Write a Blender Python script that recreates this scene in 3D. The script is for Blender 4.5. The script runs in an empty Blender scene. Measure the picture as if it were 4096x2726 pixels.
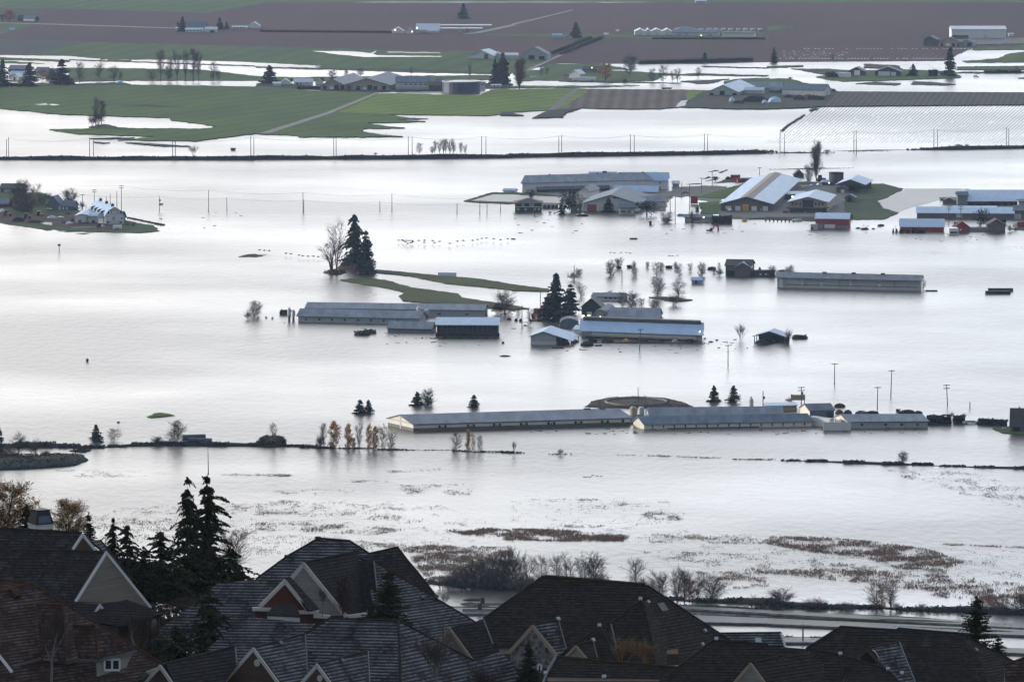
import bpy, bmesh, math, random
from mathutils import Vector as V, Matrix, noise
from mathutils.geometry import tessellate_polygon
rnd = random.Random(7)
R = math.radians
S = bpy.context.scene
COL = S.collection
# ------------------------------------------------------------------ camera
CAMH, F, W, H = 270.0, 21000.0, 4096.0, 2726.0
PITCH = math.atan(2263.0 / F)
cd = bpy.data.cameras.new("camera"); cam = bpy.data.objects.new("camera", cd); COL.objects.link(cam)
cd.sensor_fit = 'HORIZONTAL'; cd.sensor_width = 36.0; cd.lens = 36.0 * F / W
cd.clip_start = 5.0; cd.clip_end = 60000.0
cam.location = (0, 0, CAMH); cam.rotation_euler = (math.pi / 2 - PITCH, 0, 0)
S.camera = cam
# ------------------------------------------------------------------ light
SUN_EL, SUN_AZ = R(7.0), R(-80.0)          # azimuth measured from +Y (the view) towards +X
sd = V((math.sin(SUN_AZ) * math.cos(SUN_EL), math.cos(SUN_AZ) * math.cos(SUN_EL), math.sin(SUN_EL)))
ld = bpy.data.lights.new("sun", 'SUN'); ld.energy = 3.8; ld.angle = R(2.5); ld.color = (1.0, 0.93, 0.82)
sun = bpy.data.objects.new("sun", ld); COL.objects.link(sun)
sun.rotation_euler = sd.to_track_quat('Z', 'Y').to_euler(); sun.location = (-400, 300, 500)
wd = bpy.data.worlds.new("World"); S.world = wd; wd.use_nodes = True
nt = wd.node_tree; N = nt.nodes; L = nt.links; N.clear()
def wn(t, **k):
    n = N.new(t)
    for a, b in k.items(): setattr(n, a, b)
    return n
def wmath(op, a, b=None, clamp=False):
    n = wn('ShaderNodeMath', operation=op, use_clamp=clamp)
    for i, s in enumerate((a, b)):
        if s is None: continue
        if isinstance(s, (int, float)): n.inputs[i].default_value = s
        else: L.new(s, n.inputs[i])
    return n.outputs[0]
sky = wn('ShaderNodeTexSky', sky_type='NISHITA', sun_disc=False, sun_elevation=SUN_EL, sun_rotation=SUN_AZ)
bg1 = wn('ShaderNodeBackground'); bg1.inputs[1].default_value = 0.1; L.new(sky.outputs[0], bg1.inputs[0])
tc = wn('ShaderNodeTexCoord'); sep = wn('ShaderNodeSeparateXYZ'); L.new(tc.outputs['Generated'], sep.inputs[0])
# a bank of bright cloud low over the far side of the valley, grey-blue cloud overhead and behind
fy = wmath('ADD', wmath('MULTIPLY', sep.outputs[1], 1.0), wmath('MULTIPLY', sep.outputs[0], -0.22))
fwd = wn('ShaderNodeMapRange', interpolation_type='SMOOTHSTEP'); L.new(fy, fwd.inputs[0])
fwd.inputs[1].default_value = 0.05; fwd.inputs[2].default_value = 0.95
el = wn('ShaderNodeValToRGB'); L.new(sep.outputs[2], el.inputs[0])
cr = el.color_ramp; cr.elements[0].position = 0.0; cr.elements[0].color = (0.92, 0.92, 0.92, 1)
cr.elements[1].position = 0.75; cr.elements[1].color = (0.0, 0.0, 0.0, 1)
for p, c in ((0.10, 1.0), (0.36, 0.94), (0.54, 0.45), (0.68, 0.10)):
    e = cr.elements.new(p); e.color = (c, c, c, 1)
nz = wn('ShaderNodeTexNoise'); nz.inputs['Scale'].default_value = 3.2; nz.inputs['Detail'].default_value = 5
mp = wn('ShaderNodeMapping'); mp.inputs['Scale'].default_value = (1, 1, 4); L.new(tc.outputs['Generated'], mp.inputs[0]); L.new(mp.outputs[0], nz.inputs[0])
cl = wn('ShaderNodeMapRange'); L.new(nz.outputs[0], cl.inputs[0]); cl.inputs[1].default_value = .3; cl.inputs[2].default_value = .7; cl.inputs[3].default_value = .82; cl.inputs[4].default_value = 1.12
mask = wmath('MULTIPLY', fwd.outputs[0], el.outputs[0])
mixc = wn('ShaderNodeMix', data_type='RGBA'); L.new(mask, mixc.inputs[0])
mixc.inputs[6].default_value = (0.50, 0.565, 0.67, 1)
wl = wn('ShaderNodeMapRange', interpolation_type='SMOOTHSTEP'); L.new(sep.outputs[0], wl.inputs[0]); wl.inputs[1].default_value = .12; wl.inputs[2].default_value = -.16
wm = wn('ShaderNodeMix', data_type='RGBA'); L.new(wl.outputs[0], wm.inputs[0]); wm.inputs[6].default_value = (3.34, 3.50, 3.74, 1); wm.inputs[7].default_value = (3.82, 3.68, 3.56, 1); L.new(wm.outputs[2], mixc.inputs[7])
bg2 = wn('ShaderNodeBackground'); L.new(mixc.outputs[2], bg2.inputs[0]); L.new(cl.outputs[0], bg2.inputs[1])
ms = wn('ShaderNodeMixShader'); ms.inputs[0].default_value = 0.85
L.new(bg1.outputs[0], ms.inputs[1]); L.new(bg2.outputs[0], ms.inputs[2])
wo = wn('ShaderNodeOutputWorld'); L.new(ms.outputs[0], wo.inputs[0])
S.view_settings.view_transform = 'Standard'; S.view_settings.look = 'None'
S.view_settings.exposure = 0.0; S.view_settings.gamma = 1.0
S.cycles.volume_bounces = 0; S.cycles.max_bounces = 6; S.cycles.transparent_max_bounces = 4
S.cycles.sample_clamp_indirect = 4.0
# ------------------------------------------------------------------ pixel -> place (photo pixels, 4096 x 2726)
cp, sp = math.cos(PITCH), math.sin(PITCH)
def ray(p):
    x = (p[0] - W / 2) / F; u = (H / 2 - p[1]) / F
    return V((x, cp + u * sp, -sp + u * cp))
O = V((0, 0, CAMH))
def G(p, z=0.0):
    r = ray(p); return O + r * ((z - CAMH) / r.z)
def P(p, Y):
    r = ray(p); return O + r * (Y / r.y)
def mpp(p): return G(p).y / F * 1.006
def tile(x0, y0, k): return lambda x, y: (x0 + x * k, y0 + y * k)
KA, KD = 1024 / 2356.0, 1024 / 2152.0
A0, A1, A2, A3 = [tile(1024 * i, 0, KA) for i in range(4)]
B0, B1, B2, B3 = [tile(1024 * i, 640, KA) for i in range(4)]
C0, C1, C2, C3 = [tile(1024 * i, 1300, KA) for i in range(4)]
D0, D1, D2, D3 = [tile(1024 * i, 1980, KD) for i in range(4)]
def tl(f, s): 
    n = [float(v) for v in s.replace(',', ' ').split()]
    return [f(n[i], n[i + 1]) for i in range(0, len(n), 2)]
# ------------------------------------------------------------------ materials
MATS = {}
def mat(name, col, rough=.85, var=.25, scale=.25, spec=.3, metal=0.0, col2=None, stretch=None, detail=6.0):
    if name in MATS: return MATS[name]
    m = bpy.data.materials.new(name); m.use_nodes = True
    n = m.node_tree.nodes; l = m.node_tree.links; b = n['Principled BSDF']
    b.inputs['Roughness'].default_value = rough; b.inputs['Specular IOR Level'].default_value = spec; b.inputs['Metallic'].default_value = metal
    g = n.new('ShaderNodeNewGeometry'); t = n.new('ShaderNodeTexNoise'); t.inputs['Scale'].default_value = scale; t.inputs['Detail'].default_value = detail
    mp = n.new('ShaderNodeMapping'); mp.inputs['Scale'].default_value = stretch or (1, 1, 1)
    l.new(g.outputs['Position'], mp.inputs[0]); l.new(mp.outputs[0], t.inputs[0])
    mr = n.new('ShaderNodeMapRange'); l.new(t.outputs[0], mr.inputs[0]); mr.inputs[1].default_value = .32; mr.inputs[2].default_value = .68
    mx = n.new('ShaderNodeMix'); mx.data_type = 'RGBA'; l.new(mr.outputs[0], mx.inputs[0])
    c2 = col2 or tuple(c * (1 + var) for c in col); c1 = col if col2 else tuple(c * (1 - var) for c in col)
    mx.inputs[6].default_value = (*c1, 1); mx.inputs[7].default_value = (*c2, 1)
    l.new(mx.outputs[2], b.inputs['Base Color'])
    MATS[name] = m; return m
def rows(name, ang, per, amt):
    m = MATS[name]; n = m.node_tree.nodes; l = m.node_tree.links; b = n['Principled BSDF']; src = b.inputs['Base Color'].links[0].from_socket
    g = n.new('ShaderNodeNewGeometry'); mp = n.new('ShaderNodeMapping'); mp.inputs['Rotation'].default_value = (0, 0, R(ang)); l.new(g.outputs['Position'], mp.inputs[0])
    w = n.new('ShaderNodeTexWave'); w.inputs['Scale'].default_value = 6.2832 / per / 20; w.inputs['Distortion'].default_value = .6; w.inputs['Detail'].default_value = 2; w.inputs['Detail Scale'].default_value = .4; l.new(mp.outputs[0], w.inputs[0])
    t = n.new('ShaderNodeTexNoise'); t.inputs['Scale'].default_value = .09; t.inputs['Detail'].default_value = 5; mp2 = n.new('ShaderNodeMapping'); mp2.inputs['Scale'].default_value = (1, .15, 1); l.new(g.outputs['Position'], mp2.inputs[0]); l.new(mp2.outputs[0], t.inputs[0])
    a = n.new('ShaderNodeMath'); a.operation = 'ADD'; l.new(w.outputs[1], a.inputs[0]); l.new(t.outputs[0], a.inputs[1])
    r = n.new('ShaderNodeMapRange'); l.new(a.outputs[0], r.inputs[0]); r.inputs[1].default_value = .3; r.inputs[2].default_value = 1.4; r.inputs[3].default_value = 1 - amt; r.inputs[4].default_value = 1 + amt
    v = n.new('ShaderNodeVectorMath'); v.operation = 'SCALE'; l.new(src, v.inputs[0]); l.new(r.outputs[0], v.inputs['Scale']); l.new(v.outputs[0], b.inputs['Base Color'])
def leafmat(name, a, b_, rough=.8):
    m = bpy.data.materials.new(name); m.use_nodes = True
    n = m.node_tree.nodes; l = m.node_tree.links; b = n['Principled BSDF']
    b.inputs['Roughness'].default_value = rough; b.inputs['Specular IOR Level'].default_value = .15
    g = n.new('ShaderNodeNewGeometry'); r = n.new('ShaderNodeMix'); r.data_type = 'RGBA'
    l.new(g.outputs['Random Per Island'], r.inputs[0])
    r.inputs[6].default_value = (*a, 1); r.inputs[7].default_value = (*b_, 1); l.new(r.outputs[2], b.inputs['Base Color'])
    MATS[name] = m; return m
def emit(name, col, s):
    m = bpy.data.materials.new(name); m.use_nodes = True; b = m.node_tree.nodes['Principled BSDF']
    b.inputs['Base Color'].default_value = (*col, 1); b.inputs['Emission Color'].default_value = (*col, 1); b.inputs['Emission Strength'].default_value = s
    MATS[name] = m; return m
def water_mat():
    m = bpy.data.materials.new("flood_water"); m.use_nodes = True
    n = m.node_tree.nodes; l = m.node_tree.links; b = n['Principled BSDF']
    b.inputs['Base Color'].default_value = (.055, .052, .045, 1); b.inputs['IOR'].default_value = 1.36
    b.inputs['Specular IOR Level'].default_value = .5
    g = n.new('ShaderNodeNewGeometry')
    def nz(sc, st, det):
        mp = n.new('ShaderNodeMapping'); mp.inputs['Scale'].default_value = st; mp.inputs['Rotation'].default_value = (0, 0, R(12)); l.new(g.outputs['Position'], mp.inputs[0])
        t = n.new('ShaderNodeTexNoise'); t.inputs['Scale'].default_value = sc; t.inputs['Detail'].default_value = det; l.new(mp.outputs[0], t.inputs[0]); return t.outputs[0]
    # wind-ruffled patches against slick, calm lanes
    patch = nz(.011, (.35, .5, 1), 6)
    mr = n.new('ShaderNodeMapRange'); l.new(patch, mr.inputs[0]); mr.inputs[1].default_value = .38; mr.inputs[2].default_value = .62; mr.inputs[3].default_value = .265; mr.inputs[4].default_value = .345
    l.new(mr.outputs[0], b.inputs['Roughness'])
    mr2 = n.new('ShaderNodeMapRange'); l.new(patch, mr2.inputs[0]); mr2.inputs[1].default_value = .38; mr2.inputs[2].default_value = .62; mr2.inputs[3].default_value = .25; mr2.inputs[4].default_value = .9
    bp = n.new('ShaderNodeBump'); l.new(mr2.outputs[0], bp.inputs['Strength']); bp.inputs['Distance'].default_value = .55
    ad = n.new('ShaderNodeMath'); ad.operation = 'ADD'; l.new(nz(.5, (.55, .22, 1), 3), ad.inputs[0]); l.new(nz(.3, (.5, .3, 1), 4), ad.inputs[1])
    l.new(ad.outputs[0], bp.inputs['Height'])
    l.new(bp.outputs[0], b.inputs['Normal'])
    MATS["flood_water"] = m; return m
water = water_mat()
def tilemat(name, base, frost, amount, course=.34, tint=.35):
    m = bpy.data.materials.new(name); m.use_nodes = True
    n = m.node_tree.nodes; l = m.node_tree.links; b = n['Principled BSDF']
    b.inputs['Roughness'].default_value = .8; b.inputs['Specular IOR Level'].default_value = .2
    uv = n.new('ShaderNodeUVMap'); s = n.new('ShaderNodeSeparateXYZ'); l.new(uv.outputs[0], s.inputs[0])
    def ma(op, a, c=None, cl=False):
        k = n.new('ShaderNodeMath'); k.operation = op; k.use_clamp = cl
        for i, q in enumerate((a, c)):
            if q is None: continue
            if isinstance(q, (int, float)): k.inputs[i].default_value = q
            else: l.new(q, k.inputs[i])
        return k.outputs[0]
    v = ma('DIVIDE', s.outputs[1], course); row = ma('FLOOR', v); fr = ma('SUBTRACT', v, row)
    u = ma('ADD', ma('DIVIDE', s.outputs[0], .33), ma('MULTIPLY', row, .5)); ci = ma('FLOOR', u); fu = ma('SUBTRACT', u, ci)
    cb = n.new('ShaderNodeCombineXYZ'); l.new(ci, cb.inputs[0]); l.new(row, cb.inputs[1])
    wnz = n.new('ShaderNodeTexWhiteNoise'); wnz.noise_dimensions = '2D'; l.new(cb.outputs[0], wnz.inputs[0])
    pn = n.new('ShaderNodeTexNoise'); pn.inputs['Scale'].default_value = .55; pn.inputs['Detail'].default_value = 5; l.new(uv.outputs[0], pn.inputs[0])
    fn = n.new('ShaderNodeTexNoise'); fn.inputs['Scale'].default_value = 7; fn.inputs['Detail'].default_value = 3; l.new(uv.outputs[0], fn.inputs[0])
    # frost lies on the upper, exposed part of every course, patchily
    band = n.new('ShaderNodeMapRange'); band.interpolation_type = 'SMOOTHSTEP'; l.new(fr, band.inputs[0]); band.inputs[1].default_value = .3; band.inputs[2].default_value = .62
    q = ma('ADD', ma('ADD', ma('MULTIPLY', pn.outputs[0], .9), .3), ma('ADD', ma('ADD', ma('MULTIPLY', wnz.outputs[0], .16), .14), ma('MULTIPLY', fn.outputs[0], .3)))
    pm = n.new('ShaderNodeMapRange'); l.new(q, pm.inputs[0]); pm.inputs[1].default_value = 1.75 - amount; pm.inputs[2].default_value = 2.1 - amount
    gap = ma('GREATER_THAN', fu, .07)
    fm = ma('MULTIPLY', ma('MULTIPLY', band.outputs[0], pm.outputs[0]), gap)
    mx0 = n.new('ShaderNodeMix'); mx0.data_type = 'RGBA'; l.new(wnz.outputs[0], mx0.inputs[0])
    mx0.inputs[6].default_value = (*[c * (1 - tint) for c in base], 1); mx0.inputs[7].default_value = (*[c * (1 + tint) for c in base], 1)
    mx = n.new('ShaderNodeMix'); mx.data_type = 'RGBA'; l.new(fm, mx.inputs[0]); l.new(mx0.outputs[2], mx.inputs[6]); mx.inputs[7].default_value = (*frost, 1)
    l.new(mx.outputs[2], b.inputs['Base Color'])
    MATS[name] = m; return m
# land
mat('grass_green', (.032, .068, .008), .95, .3, .02, .1, col2=(.056, .100, .012), stretch=(1, .35, 1))
mat('grass_bright', (.105, .160, .012), .95, .3, .03, .1, col2=(.072, .124, .012), stretch=(1, .35, 1))
mat('grass_far', (.028, .064, .010), .95, .3, .012, .1, col2=(.046, .084, .014), stretch=(1, .3, 1))
mat('grass_dark', (.018, .030, .013), .95, .3, .06, .1, col2=(.035, .052, .02))
mat('grass_olive', (.042, .052, .018), .95, .3, .05, .1, col2=(.064, .074, .028))
mat('lawn', (.035, .062, .02), .95, .2, .1, .1)
mat('berry_field', (.036, .0165, .018), .95, .3, .006, .1, col2=(.060, .026, .025), stretch=(1, .4, 1))
mat('ploughed', (.035, .034, .034), .95, .3, .02, .1, col2=(.05, .046, .044))
mat('brown_field', (.065, .048, .038), .95, .3, .05, .1, col2=(.095, .075, .06), stretch=(1, .25, 1))
mat('mud', (.075, .066, .058), .45, .2, .05, .4, col2=(.12, .11, .10), stretch=(1, .3, 1))
mat('slurry', (.045, .042, .036), .85, .2, .3, .08)
mat('gravel', (.11, .11, .108), .9, .2, .12, .2)
mat('bank_soil', (.020, .022, .016), .95, .35, .15, .1)
mat('brown_soil', (.045, .034, .026), .95, .3, .15, .1)
mat('vine', (.050, .042, .042), .95, .3, .2, .1)
mat('asphalt', (.085, .088, .092), .6, .15, .1, .4)
mat('path', (.20, .19, .18), .9, .2, .1, .2)
mat('hill', (.016, .017, .012), .95, .3, .2, .1)
rows('berry_field', 9, 7, .16); rows('grass_green', 24, 26, .13); rows('grass_bright', 30, 22, .14); rows('grass_far', 10, 30, .13); rows('brown_field', 2, 10, .3); rows('vine', 7, 5.2, .35); rows('ploughed', 80, 12, .2)
# buildings
mat('white_wall', (.62, .63, .62), .7, .06, .3, .3)
mat('grey_wall', (.34, .36, .37), .7, .08, .3, .3)
mat('pale_wall', (.47, .49, .50), .7, .08, .3, .3)
mat('cream_wall', (.66, .63, .55), .7, .06, .3, .3)
mat('tan_wall', (.33, .28, .21), .7, .1, .3, .3)
mat('brown_wall', (.13, .11, .10), .8, .1, .3, .3)
mat('red_wall', (.30, .028, .035), .7, .12, .3, .3)
mat('green_wall', (.36, .43, .40), .7, .08, .3, .3)
mat('dark_wall', (.045, .048, .055), .8, .2, .3, .3)
mat('blue_wall', (.12, .16, .20), .8, .1, .3, .3)
mat('concrete', (.20, .195, .185), .85, .15, .2, .2)
mat('plinth', (.20, .21, .22), .8, .15, .3, .2)
mat('brick', (.11, .042, .035), .85, .15, 3, .2)
mat('stone', (.17, .16, .15), .85, .6, 2.5, .2, detail=3)
mat('steel_roof', (.15, .19, .245), .5, .24, .3, .12, stretch=(1, .2, 1))
mat('grey_roof', (.11, .14, .18), .55, .26, .3, .12, stretch=(1, .2, 1))
mat('blue_roof', (.24, .36, .54), .45, .08, .3, .12, stretch=(1, .2, 1))
mat('sky_roof', (.22, .34, .52), .45, .08, .3, .12, stretch=(1, .2, 1))
mat('bright_roof', (.47, .60, .78), .4, .07, .3, .12)
mat('white_roof', (.50, .57, .65), .5, .05, .2, .12)
mat('tan_strip', (.15, .13, .105), .6, .1, .3, .12)
mat('dark_roof', (.035, .04, .045), .7, .2, .3, .3)
mat('slate_roof', (.105, .145, .19), .6, .15, .3, .12)
mat('brown_roof', (.07, .06, .055), .8, .2, .3, .2)
mat('trim', (.50, .49, .47), .6, .05, .5, .3)
mat('trim_white', (.58, .60, .62), .6, .05, .5, .3)
mat('trim_tan', (.30, .26, .20), .7, .08, .5, .3)
mat('siding', (.20, .18, .155), .8, .16, .8, .2, stretch=(.25, .25, 7))
mat('siding_grey', (.26, .26, .25), .8, .16, .8, .2, stretch=(.25, .25, 7))
mat('siding_brown', (.09, .065, .05), .8, .16, .8, .2, stretch=(.25, .25, 7))
mat('siding_pink', (.22, .13, .10), .8, .16, .8, .2, stretch=(.25, .25, 7))
mat('glass', (.025, .03, .035), .15, .1, 1, .5)
mat('black', (.018, .018, .02), .6, .2, .5, .3)
mat('wood', (.12, .095, .075), .85, .2, 1, .2)
mat('pole_wood', (.085, .078, .072), .85, .2, 1, .2)
mat('wire', (.08, .08, .085), .6, .1, 1, .3)
mat('metal', (.42, .45, .48), .4, .08, .5, .5)
mat('white_paint', (.68, .70, .72), .45, .04, .5, .5)
mat('red_paint', (.32, .03, .03), .5, .1, .5, .4)
mat('blue_paint', (.05, .14, .35), .5, .1, .5, .4)
mat('yellow_paint', (.55, .30, .06), .5, .1, .5, .4)
mat('orange_paint', (.50, .14, .03), .5, .1, .5, .4)
mat('navy_wrap', (.035, .05, .085), .45, .1, .5, .4)
mat('tarp', (.42, .58, .78), .4, .1, .4, .4)
mat('copper', (.030, .026, .028), .7, .2, 1, .3)
mat('cap_metal', (.30, .34, .38), .4, .1, 1, .5)
mat('bark', (.045, .036, .030), .9, .25, 1.5, .1)
mat('bark_pale', (.16, .15, .14), .9, .2, 1.5, .1)
mat('goose', (.035, .03, .028), .8, .2, 3, .2)
mat('frost_line', (.30, .34, .38), .6, .2, 2, .3)
leafmat('twig', (.050, .037, .032), (.090, .066, .056))
leafmat('twig_brown', (.095, .058, .038), (.15, .095, .062))
leafmat('twig_dark', (.020, .016, .015), (.036, .028, .026))
leafmat('twig_red', (.050, .026, .021), (.08, .045, .033))
leafmat('twig_straw', (.16, .105, .05), (.22, .15, .075))
leafmat('needle', (.009, .014, .009), (.022, .030, .014))
leafmat('needle_near', (.014, .020, .007), (.046, .050, .017))
leafmat('gold_leaf', (.40, .20, .04), (.56, .33, .10))
leafmat('orange_leaf', (.33, .12, .03), (.42, .19, .05))
leafmat('dull_gold', (.40, .235, .085), (.55, .37, .16))
leafmat('ever_leaf', (.010, .018, .012), (.024, .036, .02))
leafmat('reed', (.15, .11, .072), (.26, .20, .14))
leafmat('reed_red', (.14, .088, .064), (.24, .16, .12))
leafmat('scrub', (.013, .018, .010), (.032, .036, .018))
leafmat('moss_leaf', (.10, .03, .025), (.16, .05, .04))
emit('lamp_warm', (1.0, .85, .5), 6.0)
emit('lamp_orange', (1.0, .6, .25), 5.0)
TILE = {
 'dark': tilemat('tile_dark', (.024, .021, .021), (.115, .118, .132), .62),
 'dim': tilemat('tile_dim', (.022, .020, .020), (.095, .100, .112), .42),
 'frosty': tilemat('tile_frosty', (.024, .022, .023), (.20, .207, .232), .84),
 'brown': tilemat('tile_brown', (.038, .021, .016), (.15, .138, .142), .68),
 'rust': tilemat('tile_rust', (.050, .025, .016), (.15, .115, .10), .55),
 'plain': tilemat('tile_plain', (.027, .0215, .018), (.06, .056, .052), .15),
 'stripe': tilemat('tile_stripe', (.024, .020, .020), (.23, .245, .28), .78),
 'ash': tilemat('tile_ash', (.026, .022, .020), (.11, .11, .114), .55),
}
# ------------------------------------------------------------------ mesh helpers
class MB:
    def __init__(s): s.v = []; s.f = []; s.uv = []
    def add(s, vs, fs):
        o = len(s.v); s.v += [V(p) for p in vs]; s.f += [tuple(i + o for i in f) for f in fs]; return s
    def quad(s, *p): return s.add(p, [tuple(range(len(p)))])
    def box(s, fr, x0, x1, y0, y1, z0, z1):
        c = [fr(x, y, z) for z in (z0, z1) for y in (y0, y1) for x in (x0, x1)]
        return s.add(c, [(0, 2, 3, 1), (4, 5, 7, 6), (0, 1, 5, 4), (2, 6, 7, 3), (0, 4, 6, 2), (1, 3, 7, 5)])
    def slab(s, pts, th):                       # a polygon pushed down by th
        n = len(pts); up = [V(p) for p in pts]; dn = [p - V((0, 0, th)) for p in up]
        return s.add(up + dn, [tuple(range(n)), tuple(range(2 * n - 1, n - 1, -1))] + [(i, i + n, (i + 1) % n + n, (i + 1) % n) for i in range(n)])
    def prism(s, poly, d):                      # polygon swept along vector d
        n = len(poly); a = [V(p) for p in poly]; b = [p + V(d) for p in a]
        return s.add(a + b, [tuple(range(n - 1, -1, -1)), tuple(range(n, 2 * n))] + [(i, (i + 1) % n, (i + 1) % n + n, i + n) for i in range(n)])
    def tube(s, pts, rs, n=6, cap=True):
        pts = [V(p) for p in pts]; o = len(s.v); rings = []
        for i, p in enumerate(pts):
            d = (pts[min(i + 1, len(pts) - 1)] - pts[max(i - 1, 0)]).normalized()
            a = d.orthogonal().normalized(); b = d.cross(a); r = rs[i] if isinstance(rs, (list, tuple)) else rs
            s.v += [p + (a * math.cos(2 * math.pi * k / n) + b * math.sin(2 * math.pi * k / n)) * r for k in range(n)]
        for i in range(len(pts) - 1):
            for k in range(n):
                k2 = (k + 1) % n; s.f.append((o + i * n + k, o + i * n + k2, o + (i + 1) * n + k2, o + (i + 1) * n + k))
        if cap: s.f.append(tuple(o + k for k in range(n - 1, -1, -1))); s.f.append(tuple(o + (len(pts) - 1) * n + k for k in range(n)))
        return s
    def lathe(s, c, prof, n=24):
        o = len(s.v); c = V(c)
        for r, z in prof:
            s.v += [c + V((r * math.cos(2 * math.pi * k / n), r * math.sin(2 * math.pi * k / n), z)) for k in range(n)]
        for i in range(len(prof) - 1):
            for k in range(n):
                k2 = (k + 1) % n; s.f.append((o + i * n + k, o + i * n + k2, o + (i + 1) * n + k2, o + (i + 1) * n + k))
        return s
    def mesh(s, name, m, loc=None):
        me = bpy.data.meshes.new(name); l = V(loc) if loc is not None else V((0, 0, 0))
        me.from_pydata([tuple(p - l) for p in s.v], [], s.f); me.materials.append(MATS[m] if isinstance(m, str) else m)
        if s.uv:
            uvl = me.uv_layers.new(name="UVMap"); k = 0
            for c in s.uv: uvl.data[k].uv = c; k += 1
        me.update(); return me
    def build(s, name, m, parent=None, loc=None):
        base = parent
        off = V((0, 0, 0))
        p = parent
        while p is not None: off += V(p.location); p = p.parent
        if parent is None and loc is not None: off = V(loc)
        o = bpy.data.objects.new(name, s.mesh(name, m, off)); COL.objects.link(o)
        if parent is not None: o.parent = parent
        elif loc is not None: o.location = loc
        return o
def tag(o, label=None, cat=None, group=None, kind=None):
    if label: o['label'] = label
    if cat: o['category'] = cat
    if group: o['group'] = group
    if kind: o['kind'] = kind
    return o
def thing(name, label, cat, loc, group=None):
    o = bpy.data.objects.new(name, None); COL.objects.link(o); o.location = loc; o.empty_display_size = .5
    return tag(o, label, cat, group)
def frame(o, u, w):
    o, u, w = V(o), V(u), V(w)
    return lambda x, y, z: o + u * x + w * y + V((0, 0, z))
# ------------------------------------------------------------------ plants
def rv(r, k=1.0): return V((r.uniform(-k, k), r.uniform(-k, k), r.uniform(-k, k)))
def leaf(mb, p, s, r):
    a = rv(r).normalized() * s; b = a.cross(rv(r)).normalized() * s * r.uniform(.5, .9)
    mb.add([p - a, p + b, p + a * .9, p - b * .8], [(0, 1, 2, 3)])
def fit(ms, w=1.0, h=1.0, q=.985):
    vs = [v for m in ms for v in m.v]
    if not vs: return
    zm = max(v.z for v in vs); rr = sorted(max(abs(v.x), abs(v.y)) for v in vs)[int(len(vs) * q)]
    for m in ms:
        for v in m.v: v.x *= .5 * w / rr; v.y *= .5 * w / rr; v.z *= h / zm
def bare_proto(seed, stems=1, trunk=.22, depth=4, spread=.55, up=.25, fan=(4, 6), leaves=0, leafsize=.02, tw=.0032, upright=1.0, lean=.12):
    r = random.Random(seed); T, C, Lf = MB(), MB(), MB()
    def grow(p, d, ln, rad, k):
        m1 = p + (d + rv(r, .12)).normalized() * ln * .5; m2 = m1 + (d + rv(r, .2) + V((0, 0, up * .4))).normalized() * ln * .5
        (T if k <= 1 else C).tube([p, m1, m2], [rad, rad * .8, rad * .55], 5 if k <= 1 else 3, cap=False)
        if k >= depth:
            for q in range(leaves): leaf(Lf, p.lerp(m2, r.uniform(.2, 1.1)) + rv(r, .03), leafsize * r.uniform(.6, 1.3), r)
            return
        for i in range(r.randint(*fan)):
            t = r.uniform(.3, 1.0) if k else r.uniform(.55, 1.0)
            q = p.lerp(m1, t * 2) if t < .5 else m1.lerp(m2, t * 2 - 1)
            side = rv(r); side = (side - d * side.dot(d)).normalized()
            nd = (d * upright + side * r.uniform(.5, 1.2) * spread * 1.7 + V((0, 0, up))).normalized()
            grow(q, nd, ln * r.uniform(.5, .82), max(rad * .5, tw), k + 1)
    for s in range(stems):
        a = 2 * math.pi * (s + r.random() * .6) / stems; tilt = lean if stems == 1 else r.uniform(.25, .8) * spread
        d = V((math.cos(a) * tilt, math.sin(a) * tilt, 1)).normalized()
        grow(V((math.cos(a), math.sin(a), 0)) * (.02 if stems > 1 else 0), d, trunk * 1.6 * r.uniform(.8, 1.1), .022 if stems == 1 else .013, 0)
    fit([T, C, Lf]); return T, C, Lf
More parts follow.
